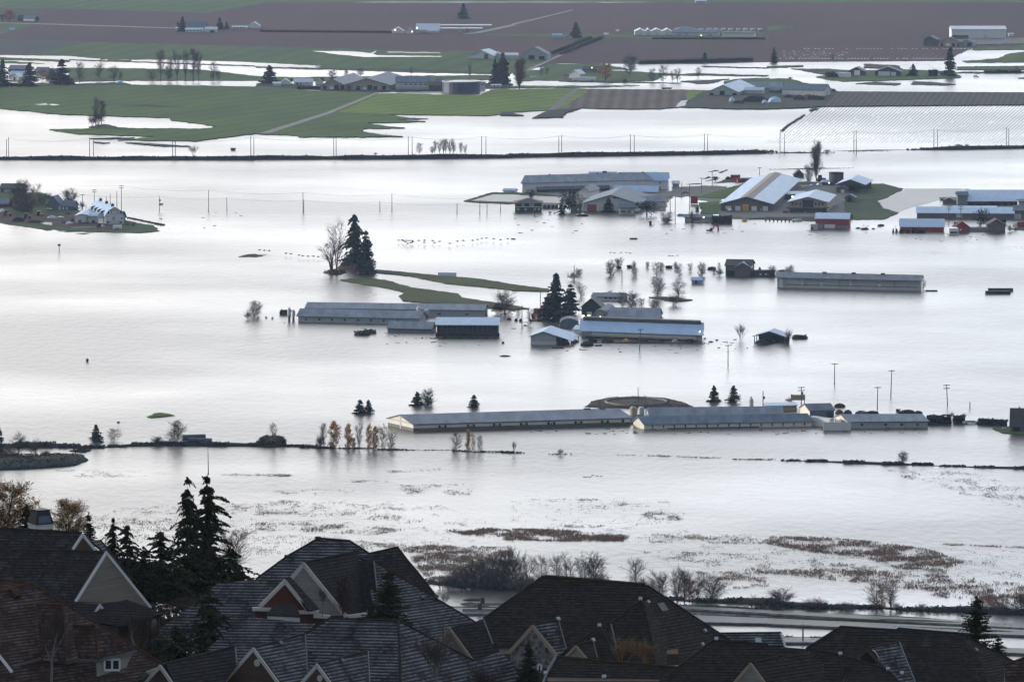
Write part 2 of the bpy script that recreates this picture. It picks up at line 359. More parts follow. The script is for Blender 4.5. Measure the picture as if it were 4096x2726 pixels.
def leader_proto(seed, nb=26, lo=.1, prof=(.55, 1.0, .8, .3), up=.9, subs=6, tw=.003, leaves=0, leafsize=.016, twist=.5, trunk=.016, forks=1):
    """a tree with one or more leading stems and side branches all the way up; prof: branch reach at the foot, a third, two thirds and top"""
    r = random.Random(seed); T, C, Lf = MB(), MB(), MB()
    for s in range(forks):
        a0 = 6.28 * s / forks + r.random(); ln = V((math.cos(a0), math.sin(a0), 0)) * (.16 if forks > 1 else .03); P0 = [ln * t * t + rv(r, .012) * (t > 0) + V((0, 0, t * (1 if s == 0 else r.uniform(.8, .97)))) for t in (0, .25, .5, .75, 1)]
        T.tube(P0, [trunk, trunk * .8, trunk * .6, trunk * .4, tw], 5, cap=False)
        def at(t): i = min(3, int(t * 4)); return P0[i].lerp(P0[i + 1], t * 4 - i)
        for b in range(nb // forks):
            t = lo + (1 - lo) * (b + r.random()) / (nb // forks); t = min(t, .98); i = min(2, int(t * 3)); w = prof[i] + (prof[i + 1] - prof[i]) * (t * 3 - i); L_ = .28 * w * r.uniform(.6, 1.15)
            az = r.uniform(0, 6.28); d = V((math.cos(az), math.sin(az), up * r.uniform(.6, 1.3))).normalized(); p = at(t); m1 = p + (d + rv(r, .2)).normalized() * L_ * .55; m2 = m1 + (d + rv(r, .25) + V((0, 0, .15))).normalized() * L_ * .5
            C.tube([p, m1, m2], [max(tw * 1.6, trunk * .3 * (1 - t)), tw * 1.3, tw], 3, cap=False)
            for k in range(subs):
                f = r.uniform(.15, 1); q = p.lerp(m1, f * 2) if f < .5 else m1.lerp(m2, f * 2 - 1); d2 = (d + rv(r, twist * 1.6) + V((0, 0, .25))).normalized(); l2 = L_ * r.uniform(.35, .8) + .025; e = q + d2 * l2; C.tube([q, e], [tw, tw * .7], 3, cap=False)
                for h in range(2):
                    g = q.lerp(e, r.uniform(.2, .8)); e2 = g + (d2 + rv(r, .8)).normalized() * l2 * .75; C.tube([g, e2], [tw * .85, tw * .5], 3, cap=False)
                    for u in range(leaves): leaf(Lf, g.lerp(e2, r.uniform(.1, 1.2)) + rv(r, .012), leafsize * r.uniform(.6, 1.3), r)
    fit([T, C, Lf]); return T, C, Lf
def conifer_proto(seed, whorls=20, per=7, dens=9, base=.0, gap=.15, droop=.25, size=.034, power=.8, irregular=.35, bare=.0, q_=.90):
    r = random.Random(seed); T, C = MB(), MB()
    T.tube([(0, 0, 0), (.004, 0, .5), (0, 0, 1.0)], [.022, .013, .002], 6)
    for i in range(whorls):
        t = (i + r.random() * .6) / whorls; z = base + (1 - base) * t * .985
        if r.random() < gap * .3: continue
        Lmax = (1 - t) ** power * .5 + .012
        for k in range(per):
            if r.random() < gap: continue
            az = r.uniform(0, 2 * math.pi); ln = Lmax * r.uniform(1 - irregular, 1.0 + irregular * .3) * (1 + irregular * .5 * math.sin(az * 2 + i * .9)); z += r.uniform(-.5, .5) * irregular / whorls; dr = droop * r.uniform(.4, 1.4)
            n = max(2, int(dens * (ln / .5) + 2)); dd = V((math.cos(az), math.sin(az), 0)); sd_ = V((-dd.y, dd.x, 0))
            tip = V((0, 0, z)) + dd * ln + V((0, 0, -dr * ln + .12 * ln))
            if ln > .1: C.tube([(0, 0, z), tip], [.006, .0015], 3, cap=False)
            for q in range(n):
                f = (q + r.random()) / n; f = bare + f * (1 - bare)
                p = V((0, 0, z)) + dd * ln * f + V((0, 0, -dr * ln * f * f + .10 * ln * f)) + sd_ * r.uniform(-1, 1) * ln * .22 * (1.1 - f)
                s = size * r.uniform(.6, 1.25) * (1.1 - .45 * f)
                a = (dd * r.uniform(.5, 1) + sd_ * r.uniform(-.7, .7) + V((0, 0, r.uniform(-.75, .1)))).normalized() * s
                b = a.cross(rv(r)).normalized() * s * .5
                C.add([p - a, p + b, p + a, p - b], [(0, 1, 2, 3)])
                if q % 2: leaf(C, p + rv(r, s * .5), s * .7, r)
    fit([T, C], q=q_); return T, C, MB()
def round_proto(seed, n=900, lobes=9, size=.035, flat=.9, base=.06):
    r = random.Random(seed); T, C = MB(), MB(); T.tube([(0, 0, 0), (0, 0, .5)], [.03, .02], 6)
    for i in range(lobes):
        a = r.uniform(0, 6.28); q = r.uniform(.0, .3); c = V((math.cos(a) * q, math.sin(a) * q, r.uniform(.3, .72))); rad = r.uniform(.16, .27)
        for k in range(n // lobes):
            d = rv(r).normalized(); p = c + d * rad * r.uniform(.55, 1.05)
            if p.z < base: p.z = base + r.random() * .05
            leaf(C, p, size * r.uniform(.6, 1.3), r)
    fit([T, C]); return T, C, MB()
PROTO = {}
def reg(kind, trip, tm='bark', cm='twig', lm=None, cname='crown'):
    T, C, Lf = trip
    PROTO.setdefault(kind, []).append((T.mesh('trunk', tm), C.mesh(cname, cm) if C.v else None, Lf.mesh('foliage', lm) if Lf.v and lm else None, cname))
for s in range(2): reg('cottonwood', leader_proto(130 + s, nb=24, lo=.3, prof=(.3, .7, 1.0, .7), up=1.1, subs=8, tw=.0021, forks=3 - s, trunk=.022), tm='twig_dark', cm='twig_dark')
for s in range(4): reg('bare', leader_proto(10 + s, nb=64, lo=.08, prof=(.75, 1.0, .95, .55), up=.8, tw=0.0020, forks=1 + s % 3, subs=7))
for s in range(3): reg('bare_dense', leader_proto(20 + s, nb=87, lo=.05, prof=(.85, 1.05, 1.0, .6), up=.75, tw=.0027, forks=2 + s % 2, subs=7))
for s in range(3): reg('bare_tall', leader_proto(30 + s, nb=57, lo=.18, prof=(.45, .9, 1.0, .5), up=1.5, tw=0.0020, forks=1 + s % 3, subs=7, trunk=.02))
for s in range(2): reg('bare_red', leader_proto(35 + s, nb=76, lo=.05, prof=(.8, 1.0, .95, .55), up=.9, tw=0.0024, forks=2, subs=7), cm='twig_red')
for s in range(3): reg('shrub', bare_proto(40 + s, stems=9, trunk=.3, depth=3, spread=.8, fan=(4, 6), tw=0.0030))
for s in range(2): reg('shrub_fine', bare_proto(45 + s, stems=6, trunk=.45, depth=3, spread=.45, up=.5, fan=(4, 6), tw=0.0021))
for s in range(2): reg('straw', bare_proto(47 + s, stems=7, trunk=.5, depth=3, spread=.3, up=.6, fan=(3, 5), tw=0.0022), tm='twig_straw', cm='twig_straw')
for s in range(4): reg('gold', leader_proto(50 + s, nb=30, lo=.04, prof=(.7, 1.0, .9, .5), up=1.2, subs=9, leaves=3, leafsize=.028, tw=0.0022), lm='gold_leaf')
for s in range(2): reg('dull_gold', leader_proto(56 + s, nb=34, lo=.08, prof=(.6, 1.0, .9, .4), up=1.0, leaves=1, leafsize=.024, tw=0.0021, forks=1 + s), lm='dull_gold')
for s in range(2): reg('orange', leader_proto(60 + s, nb=40, lo=.1, prof=(.7, 1.0, .95, .5), up=.7, leaves=2, leafsize=.03, tw=0.0026), lm='orange_leaf')
for s in range(3): reg('poplar', leader_proto(65 + s, nb=70, lo=.04, prof=(.9, 1.0, .95, .5), up=3.2, subs=9, tw=.0034, forks=2), cm='twig_brown')
for s in range(4): reg('conifer', conifer_proto(70 + s, whorls=22, per=11, dens=14, droop=.2, size=.062))
for s in range(2): reg('spruce', conifer_proto(76 + s, whorls=18, per=12, dens=14, droop=.1, size=.07, gap=.06, irregular=.2))
for s in range(2): reg('ragged_fir', conifer_proto(80 + s, whorls=20, per=8, dens=16, droop=.4, size=.06, gap=.25, irregular=.6, power=.42, base=.1))
for s in range(2): reg('columnar', conifer_proto(84 + s, whorls=24, per=11, dens=13, droop=.1, size=.065, gap=.08, irregular=.25, power=.5))
for s in range(3): reg('near_fir', conifer_proto(90 + s, whorls=30, per=11, dens=34, droop=.4, size=.036, gap=.27, irregular=.85, power=.78, q_=.95), cm='needle_near')
for s in range(1): reg('broken_fir', conifer_proto(99, whorls=30, per=11, dens=34, droop=.35, size=.036, gap=.28, irregular=.85, power=.45, q_=.955), cm='needle_near')
for s in range(2): reg('near_spruce', conifer_proto(95 + s, whorls=26, per=11, dens=28, droop=.05, size=.036, gap=.12, irregular=.4, power=.8, q_=.94), cm='needle_near')
for s in range(2): reg('round', round_proto(100 + s), cm='ever_leaf')
for s in range(1): reg('near_gold', leader_proto(110 + s, nb=60, lo=.1, prof=(.6, 1.0, .95, .5), up=.9, leaves=3, leafsize=.0125, tw=0.0017, forks=3, subs=17), lm='dull_gold')
for s in range(2): reg('near_bare', bare_proto(115 + s, trunk=.42, spread=.4, up=.45, fan=(4, 6), tw=0.0016), tm='bark_pale', cm='twig')
for k in ('conifer', 'spruce', 'ragged_fir', 'columnar'):
    for t in PROTO[k]: t[1].materials[0] = MATS['needle']
CN = {}
def tree(kind, p, ytop, wpx, label, name=None, cat='tree', group=None, Y=None, v=None, rz=None, zb=None):
    base = G(p) if Y is None else P(p, Y)
    top = P((p[0], ytop), base.y).z; h = max(top - base.z, .3); w = wpx * base.y / F * 1.006
    if Y is None and p[1] > 640 and kind in ('bare', 'bare_dense', 'bare_red', 'gold', 'dull_gold', 'bare_tall', 'shrub', 'shrub_fine', 'cottonwood', 'round', 'conifer', 'spruce', 'columnar'):
        zb = base.z - (.09 if kind in ('round', 'conifer', 'spruce', 'columnar') else .16) * h      # standing in the flood
    if zb is not None:
        h += base.z - zb; base.z = zb
    i = CN.get(kind, 0) if v is None else v; CN[kind] = CN.get(kind, 0) + 1
    tm, cm, lm, cn = PROTO[kind][i % len(PROTO[kind])]
    e = thing(name or {'shrub': 'shrub', 'shrub_fine': 'shrub', 'straw': 'shrub'}.get(kind, 'conifer' if kind in ('conifer', 'spruce', 'ragged_fir', 'columnar', 'near_fir', 'near_spruce', 'broken_fir') else 'tree'), label, cat, base, group)
    e.scale = (w, w, h); e.rotation_euler.z = rnd.uniform(0, 6.28) if rz is None else rz
    for m, nm in ((tm, 'trunk'), (cm, cn), (lm, 'foliage')):
        if m is None: continue
        o = bpy.data.objects.new(nm, m); COL.objects.link(o); o.parent = e
    return e
# ------------------------------------------------------------------ land
ZI = [0]
def rough(pts, jx=5.0, jy=.7, step=9.0):
    out = []
    for i, a in enumerate(pts):
        b = pts[(i + 1) % len(pts)]; d = math.hypot(b[0] - a[0], (b[1] - a[1]) * 3); n = max(1, int(d / step)); n = min(n, 110)
        for k in range(n):
            t = k / n; x = a[0] + (b[0] - a[0]) * t; y = a[1] + (b[1] - a[1]) * t
            q = noise.noise_vector(V((x * .03, y * .12, 3.3))) + noise.noise_vector(V((x * .11, y * .4, 9.1))) * .6
            q2 = noise.noise_vector(V((x * .3, y * .9, 5.0))); out.append((x + (q.x * 2.4 + q2.x * .9) * jx, y + (q.y * 2.0 + q2.y * .7) * jy))
    return out
def sheet(name, pts, m, z=None, jx=5.0, jy=.7, kind='structure', skirt=.6):
    if z is None: ZI[0] += 1; z = .10 + .012 * ZI[0]
    pp = rough(pts, jx, jy) if jx or jy else pts
    g = [G(p, z) for p in pp]
    tris = tessellate_polygon([[V((q.x, q.y, 0)) for q in g]]); mb = MB()
    n = len(g); mb.add(g, [])
    for t in tris:
        a, b, c = (g[i] for i in t)
        mb.f.append(tuple(t) if (b - a).cross(c - a).z > 0 else tuple(reversed(t)))
    lo = [q - V((0, 0, skirt)) for q in g]; mb.v += lo
    mb.f += [(i, (i + 1) % n, (i + 1) % n + n, i + n) for i in range(n)]
    return tag(mb.build(name, m), kind=kind)
def inpoly(p, poly):
    c = False
    for i in range(len(poly)):
        a, b = poly[i], poly[i - 1]
        if (a[1] > p[1]) != (b[1] > p[1]) and p[0] < (b[0] - a[0]) * (p[1] - a[1]) / (b[1] - a[1]) + a[0]: c = not c
    return c
def scatter(poly, n, r):
    xs = [p[0] for p in poly]; ys = [p[1] for p in poly]; out = []
    for _ in range(n * 8):
        if len(out) >= n: break
        p = (r.uniform(min(xs), max(xs)), r.uniform(min(ys), max(ys)))
        if inpoly(p, poly): out.append(p)
    return out
def tufts(mb, pts, size, r, k=3, z=0):
    for p in pts:
        for q in range(k): leaf(mb, p + V((r.uniform(-1, 1) * size, r.uniform(-1, 1) * size, z + r.uniform(0, 1) * size)), size * r.uniform(.5, 1.1), r)
def mound(name, pts, h, m, tuft=0, ts=.5, tm=None, jx=3, jy=.5, kind='structure'):
    r = random.Random(len(pts) * 17 + int(pts[0][0])); g = [G(p, 0) for p in rough(pts, jx, jy, 10)]; n = len(g); mb = MB()
    c = sum(g, V((0, 0, 0))) / n; o = 0
    prof = ((1.0, -.4), (.985, .25), (.9, .62), (.72, .86), (.42, 1.0))
    for s, z in prof:
        mb.v += [V((c.x + (q.x - c.x) * s, c.y + (q.y - c.y) * s, (z * h if z > 0 else z) * (1 + .35 * noise.noise(V((q.x * .09 * s, q.y * .09 * s, 1)))) )) for q in g]
    for k in range(len(prof) - 1):
        for i in range(n): j = (i + 1) % n; mb.f.append((k * n + i, k * n + j, (k + 1) * n + j, (k + 1) * n + i))
    mb.v.append(V((c.x, c.y, h))); b = (len(prof) - 1) * n
    for i in range(n): mb.f.append((b + i, b + (i + 1) % n, len(mb.v) - 1))
    o = tag(mb.build(name, m), kind=kind)
    if tuft:
        t = MB(); ps = []
        for _ in range(tuft):
            q = g[r.randrange(n)]; s = math.sqrt(r.random()) * .97; z = h * max(.25, min(1, (1 - s) * 2.2 + .25)); ps.append(V((c.x + (q.x - c.x) * s, c.y + (q.y - c.y) * s, z)))
        tufts(t, ps, ts, r); t.build('scrub', tm or 'scrub', o).update_tag()
    return o
def bank(name, pts, wid, h, m, tuft=0, ts=.6, tm='scrub', seed=1):
    # an embankment along a line of base points
    r = random.Random(seed); g = [G(p) for p in pts]; fine = []
    for a, b in zip(g, g[1:]):
        n = max(1, int((b - a).length / 8))
        fine += [a.lerp(b, k / n) for k in range(n)]
    fine.append(g[-1]); mb = MB(); prof = ((-.5, -.5), (-.42, .2), (-.2, .9), (.2, 1.0), (.5, -.5)); np_ = len(prof)
    for i, p in enumerate(fine):
        d = (fine[min(i + 1, len(fine) - 1)] - fine[max(i - 1, 0)]).normalized(); w = V((-d.y, d.x, 0))
        if w.y < 0: w = -w
        k = 1 + .35 * noise.noise(V((p.x * .05, p.y * .05, 0))); e = min(1, (min(i, len(fine) - 1 - i) + .3) / 3)
        mb.v += [p + w * (a + .5) * wid * (.6 + .4 * e) + V((0, 0, z * h * k * e if z > 0 else z)) for a, z in prof]
    for i in range(len(fine) - 1):
        for k in range(np_ - 1): a = i * np_ + k; mb.f.append((a, a + np_, a + np_ + 1, a + 1))
    o = tag(mb.build(name, m), kind='structure')
    if tuft:
        t = MB(); ps = []
        for _ in range(tuft):
            i = r.randrange(len(fine)); p = fine[i]; k = 1 + .35 * noise.noise(V((p.x * .05, p.y * .05, 0))); e = min(1, (min(i, len(fine) - 1 - i) + .3) / 3)
            ps.append(p + V((r.uniform(-4, 4), r.uniform(.02, .75) * wid, h * k * e * r.uniform(.2, .9))))
        tufts(t, ps, ts, r); t.build('scrub', tm, o)
    return o
def reeds(pts, n, hgt=.5, m='reed', w=.05, seed=3, name='reeds', thr=-.15):
    r = random.Random(seed); mb = MB()
    for p in scatter(pts, int(n * 4.0), r):
        q = noise.noise(V((p[0] * .010, p[1] * .05, seed))) + .55 * noise.noise(V((p[0] * .045, p[1] * .22, seed))) + .35 * noise.noise(V((p[0] * .16, p[1] * .7, seed)))
        if r.random() * .75 > q - thr: continue
        b = G(p)
        for k in range(r.randint(1, 4)):
            q = b + V((r.gauss(0, .5), r.gauss(0, .8), -.05)); hh = hgt * r.uniform(.25, .95); ln = V((r.uniform(-.4, .4), r.uniform(-.3, .3), 1)) * hh; s = V((w * r.uniform(.5, 2.0), r.uniform(-.05, .05), 0)); mb.add([q - s, q + s, q + ln + s * .3, q + ln - s * .3], [(0, 1, 2, 3)])
    return tag(mb.build(name, m), kind='stuff')
# ------------------------------------------------------------------ buildings
def zat(p, Y): return P(p, Y).z
def barn(name, label, A, B, h, r, depth=None, axis='x', wall='white_wall', roof='steel_roof', cat='barn', back=None, over=.6, wins=(), group=None, plinth=None, open_front=False, z0=-.5, hip=False, strip=None, gable=None, side=(), rth=.3):
    """A, B: pixels of the near wall's bottom corners; h: eave height and r: ridge above eave, in photo pixels."""
    a, b = G(A), G(B); Lx = (b - a).length; u = (b - a).normalized(); wv = V((-u.y, u.x, 0))
    if back is not None: bk = G(back) - a; depth = bk.length; wv = bk.normalized()
    Hh = zat((A[0], A[1] - h), a.y); t = (CAMH / a.y); k = a.y / F * 1.006
    Rr = max(.6, r * k - (depth / 2 * abs(wv.y) * t if axis == 'x' else 0)); f = frame(a, u, wv)
    e = thing(name, label, cat, a + u * Lx / 2 + wv * depth / 2, group); D = depth
    mb = MB()
    def gab(x, flip=False):   # end wall outline for axis x
        return [f(x, 0, z0), f(x, D, z0), f(x, D, Hh), f(x, D / 2, Hh + (0 if hip else Rr)), f(x, 0, Hh)]
    if axis == 'x':
        if open_front:
            mb.box(f, 0, Lx, D - .2, D, z0, Hh); mb.box(f, 0, .2, 0.1, D, z0, Hh); mb.box(f, Lx - .2, Lx, .1, D, z0, Hh)
            n = open_front
            pm = MB()
            for i in range(n + 1): x = Lx * i / n; pm.box(f, x - .15, x + .15, -.1, .2, z0, Hh)
            pm.build('post', 'wood', e)
        else: mb.prism(gab(0), u * Lx)
    else:
        pr = [f(0, 0, z0), f(Lx, 0, z0), f(Lx, 0, Hh), f(Lx / 2, 0, Hh + (0 if hip else Rr)), f(0, 0, Hh)]
        if open_front:
            mb.box(f, 0, Lx, D - .2, D, z0, Hh)
            mb.prism([f(0, .05, Hh), f(Lx, .05, Hh), f(Lx / 2, .05, Hh + Rr)], wv * .2)
            pm = MB()
            for x in (0.15, Lx - .15):
                for y in (0.2, D * .5): pm.box(f, x - .18, x + .18, y - .18, y + .18, z0, Hh)
            pm.build('post', 'wood', e)
        else: mb.prism(pr, wv * D)
    mb.build('wall', wall, e)
    rf = MB(); o = over
    if axis == 'x':
        s = Rr / (D / 2); zo = Hh - s * o
        if hip:
            q = min(D / 2, Lx * .45)
            c = [f(-o, -o, zo), f(Lx + o, -o, zo), f(Lx + o, D + o, zo), f(-o, D + o, zo), f(q, D / 2, Hh + Rr), f(Lx - q, D / 2, Hh + Rr)]
            rf.add([p + V((0, 0, .05)) for p in c], [(0, 1, 5, 4), (1, 2, 5), (2, 3, 4, 5), (3, 0, 4), (3, 2, 1, 0)])
        else:
            rf.slab([f(-o, -o, zo + .05 + rth * .5), f(Lx + o, -o, zo + .05 + rth * .5), f(Lx + o, D / 2, Hh + Rr + .05 + rth * .5), f(-o, D / 2, Hh + Rr + .05 + rth * .5)], rth)
            rf.slab([f(-o, D / 2, Hh + Rr + .05 + rth * .5), f(Lx + o, D / 2, Hh + Rr + .05 + rth * .5), f(Lx + o, D + o, zo + .05 + rth * .5), f(-o, D + o, zo + .05 + rth * .5)], rth)
    else:
        s = Rr / (Lx / 2); zo = Hh - s * o
        if hip:
            q = min(Lx / 2, D * .45)
            c = [f(-o, -o, zo), f(Lx + o, -o, zo), f(Lx + o, D + o, zo), f(-o, D + o, zo), f(Lx / 2, q, Hh + Rr), f(Lx / 2, D - q, Hh + Rr)]
            rf.add([p + V((0, 0, .05)) for p in c], [(0, 1, 4), (1, 2, 5, 4), (2, 3, 5), (3, 0, 4, 5), (3, 2, 1, 0)])
        else:
            zz = .05 + rth * .5
            rf.slab([f(-o, -o, zo + zz), f(Lx / 2, -o, Hh + Rr + zz), f(Lx / 2, D + o, Hh + Rr + zz), f(-o, D + o, zo + zz)], rth)
            rf.slab([f(Lx / 2, -o, Hh + Rr + zz), f(Lx + o, -o, zo + zz), f(Lx + o, D + o, zo + zz), f(Lx / 2, D + o, Hh + Rr + zz)], rth)
    ro = rf.build('roof', roof, e)
    if plinth:
        pm = MB(); zp = Hh * plinth[0]; pm.box(f, -.06, Lx + .06, -.06, D + .06, z0, zp); pm.build('plinth', plinth[1], e)
    if strip and axis == 'y':
        sm = MB(); w2 = Lx * strip[0]; zz = .12 + rth * .5
        sm.slab([f(Lx / 2 - w2, -o, Hh + Rr - s * w2 + zz), f(Lx / 2, -o, Hh + Rr + zz), f(Lx / 2, D + o, Hh + Rr + zz), f(Lx / 2 - w2, D + o, Hh + Rr - s * w2 + zz)], .1)
        sm.slab([f(Lx / 2, -o, Hh + Rr + zz), f(Lx / 2 + w2, -o, Hh + Rr - s * w2 + zz), f(Lx / 2 + w2, D + o, Hh + Rr - s * w2 + zz), f(Lx / 2, D + o, Hh + Rr + zz)], .1)
        sm.build('skylight_strip', strip[1], ro)
    for wn_ in wins:      # (part name, material, x fraction, bottom px, width px, height px)
        nm, m, x, zb, ww, hh = wn_; x0 = x * Lx; wm = ww * k; zb, hh = zb * k, hh * k
        q = MB(); q.box(f, x0 - wm / 2, x0 + wm / 2, -.12, .05, zb, zb + hh); q.build(nm, m, e)
    for nm, m, y, zb, ww, hh in side:   # on the right-hand end wall
        q = MB(); y0 = y * D; wm = ww * k; q.box(f, Lx - .05, Lx + .12, y0 - wm / 2, y0 + wm / 2, zb * k, (zb + hh) * k); q.build(nm, m, e)
    e_info[e.name] = (f, Lx, D, Hh, Rr, k, ro)
    return e
e_info = {}
def vents(e, xs, w=1.2, hgt=.8, m='dark_wall', name='roof_vent'):
    f, Lx, D, Hh, Rr, k, ro = e_info[e.name]
    for x in xs: MB().box(f, x * Lx - w / 2, x * Lx + w / 2, D / 2 - .6, D / 2 + .6, Hh + Rr - .2, Hh + Rr + hgt).build(name, m, ro)
def lean(e, label_name, A, B, C_, D_, za, zb, m, th=.25):
    """an extra sloping roof plate as a part: A,B front edge pixels at height za px, C,D back edge at zb"""
    pass
def cyl(name, label, cat, p, wpx, hpx, prof, m, group=None, parts=()):
    a = G(p); k = a.y / F * 1.006; r = wpx * k / 2; h = zat((p[0], p[1] - hpx), a.y)
    e = thing(name, label, cat, a, group)
    MB().lathe(a, [(r * q, h * z) for q, z in prof], 28).build('shell', m, e)
    for nm, mm, pf in parts: MB().lathe(a, [(r * q, h * z) for q, z in pf], 28).build(nm, mm, e)
    return e
def pole(p, ytop, label, arms=0, name='utility_pole', group=None, lean_px=0, r=.2, box=False, cat='utility pole'):
    a = G(p); h = zat((p[0], ytop), a.y); k = a.y / F; top = a + V((lean_px * k, 0, h))
    e = thing(name, label, cat, a, group)
    MB().tube([a - V((0, 0, .6)), top], [r * 1.1, r * .8], 8).build('shaft', 'pole_wood', e)
    for i in range(arms):
        z = top - V((0, 0, .35 + i * 1.3)); MB().box(frame(z, V((.96, .28, 0)), V((-.28, .96, 0))), -1.5, 1.5, -.12, .12, -.14, .14).build('crossarm', 'pole_wood', e)
    if box: MB().tube([top + V((.45, -.1, -3.4)), top + V((.45, -.1, -2.2))], .4, 8).build('transformer', 'dark_wall', e)
    return top
def wire(tops, label, sag=1.2, group=None, off=(0, 0, -.3), r=.045):
    mb = MB(); o = V(off)
    for a, b in zip(tops, tops[1:]):
        mb.tube([a.lerp(b, t) + o - V((0, 0, sag * 4 * t * (1 - t))) for t in [i / 8 for i in range(9)]], r, 3, cap=False)
    return tag(mb.build('power_line', 'wire', loc=tops[0]), label, 'power line', group)
def heap(name, label, cat, p, w, h, m, group=None, dep=2.2, leafy=None, n=30):
    a = G(p); k = a.y / F * 1.006; r = random.Random(int(p[0] * 3 + p[1])); mb = MB(); rings = 5; nn = 14
    wm, hm = w * k / 2, h * k
    for i in range(rings):
        s = math.cos(i / (rings - .6) * 1.5); z = math.sin(i / (rings - .6) * 1.5)
        for j in range(nn):
            q = 1 + .25 * noise.noise(V((math.cos(j / nn * 6.28) * 2, math.sin(j / nn * 6.28) * 2, a.x + i))); mb.v.append(a + V((math.cos(j / nn * 6.28) * wm * s * q, math.sin(j / nn * 6.28) * min(wm, dep * 3) * .6 * s * q, z * hm * q - (.3 if i == 0 else 0))))
    for i in range(rings - 1):
        for j in range(nn): j2 = (j + 1) % nn; mb.f.append((i * nn + j, i * nn + j2, (i + 1) * nn + j2, (i + 1) * nn + j))
    mb.f.append(tuple((rings - 1) * nn + j for j in range(nn)))
    o = tag(mb.build(name, m, loc=a), label, cat, group)
    if leafy:
        t = MB(); tufts(t, [a + V((r.uniform(-.85, .85) * wm, r.uniform(-.5, .5) * wm * .6, hm * r.uniform(.3, .8))) for _ in range(n)], .28 * hm + .12, r); t.build('leaves', leafy, o)
    return o
def hedge(label, pa, pb, hpx, dep=1.8, m='ever_leaf', name='hedge', n=None, group=None, cat='hedge', bumps=0):
    a, b = G(pa), G(pb); h = zat((pa[0], pa[1] - hpx), a.y); u = (b - a); Ln = u.length; u.normalize(); w = V((-u.y, u.x, 0)); f = frame(a, u, w); r = random.Random(int(pa[0]))
    e = thing(name, label, cat, (a + b) / 2, group)
    MB().box(f, .2, Ln - .2, .3, dep - .3, -.3, h * .8).build('stem_mass', 'bank_soil', e)
    t = MB(); n = n or int(min(1600, 90 + Ln * h * 9)); s = min(.55, .22 * h + .08)
    for _ in range(n):
        x = r.uniform(0, Ln); hh = h * (1 + .22 * noise.noise(V((x * .35, 0, a.x))) - (bumps and bumps * abs(math.sin(x * 1.5)) or 0)); q = r.random()
        p = f(x, r.uniform(0, dep), hh * r.uniform(.85, 1.0)) if q < .35 else f(x, r.choice((0, .1, dep)), r.uniform(0, hh))
        leaf(t, p, s * r.uniform(.6, 1.2), r)
    t.build('foliage', m, e); return e
def boxthing(name, label, cat, p, lx, ly, lz, m, rot=0.0, group=None, parts=(), zb=0.0, Y=None):
    a = G(p) if Y is None else P(p, Y); c, s = math.cos(rot), math.sin(rot); f = frame(a + V((0, 0, zb)), V((c, s, 0)), V((-s, c, 0))); e = thing(name, label, cat, a, group)
    mb = MB(); b = min(.12, lz * .1); mb.box(f, -lx / 2, lx / 2, -ly / 2, ly / 2, 0, lz - b); mb.box(f, -lx / 2 + b, lx / 2 - b, -ly / 2 + b, ly / 2 - b, lz - b + .002, lz); mb.build('body', m, e)
    for nm, mm, x0, x1, y0, y1, z0, z1 in parts: MB().box(f, x0, x1, y0, y1, z0, z1).build(nm, mm, e)
    return e
def car(label, p, m='white_paint', rot=0.2, Ln=4.6, cat='car', name='car', sink=0.0, group=None, zb=.15):
    a = G(p); c, s = math.cos(rot), math.sin(rot); f = frame(a + V((0, 0, zb - sink)), V((c, s, 0)), V((-s, c, 0))); e = thing(name, label, cat, a, group); w = .9; l = Ln / 2
    pr = [(-l, .35), (l, .35), (l, .8), (l * .62, .95), (l * .3, 1.5), (-l * .55, 1.52), (-l * .9, 1.0), (-l, .9)]
    MB().prism([f(x, -w, z) for x, z in pr], (f(0, w, 0) - f(0, -w, 0))).build('body', m, e)
    g = [(l * .5, 1.0), (l * .27, 1.42), (-l * .5, 1.44), (-l * .78, 1.02)]
    MB().prism([f(x, -w - .02, z) for x, z in g], (f(0, w + .02, 0) - f(0, -w - .02, 0))).build('window', 'glass', e)
    for x in (-l * .6, l * .62):
        for y in (-w - .04, w - .16): MB().tube([f(x, y, .36), f(x, y + .2, .36)], .36, 10).build('wheel', 'black', e)
    return e
# ------------------------------------------------------------------ ground, hill, water
def grid_sheet(name, xs, ys, zf, m):
    mb = MB(); nx = len(xs)
    mb.v = [V((x, y, zf(x, y))) for y in ys for x in xs]
    for j in range(len(ys) - 1):
        for i in range(nx - 1): a = j * nx + i; mb.f.append((a, a + 1, a + nx + 1, a + nx))
    return tag(mb.build(name, m), kind='structure')
HP = [(-300, 275), (-20, 266), (20, 262), (100, 246), (200, 228), (300, 210), (420, 189), (500, 176), (700, 134), (1000, 74), (1350, 15), (1500, -3), (12000, -3)]
def hz(x, y):
    for (a, za), (b, zb) in zip(HP, HP[1:]):
        if y <= b: z = za + (zb - za) * (y - a) / (b - a); break
    q = max(0, min(1, (-150 - x) / 120)) * max(0, min(1, (y - 120) / 80)) * max(0, min(1, (900 - y) / 150))  # unseen spur added at the left to keep low sun off the houses
    if q > 0: z = max(z, 266 * q)
    return z + (1.6 * noise.noise(V((x * .02, y * .02, 0))) if y < 1400 else 0)
grid_sheet('ground', [-2600, -1400, -800, -500, -300, -270, -210, -150, -120, -60, 0, 60, 120, 200, 300, 500, 800, 1400, 2600], [-300, -100, -20, 20, 60, 100, 150, 200, 250, 300, 350, 400, 450, 500, 600, 700, 850, 1000, 1180, 1350, 1500, 3000, 6000, 12000], hz, 'hill')
grid_sheet('flood_water', [-2500, 2500], [1515, 11900], lambda x, y: 0.0, water)
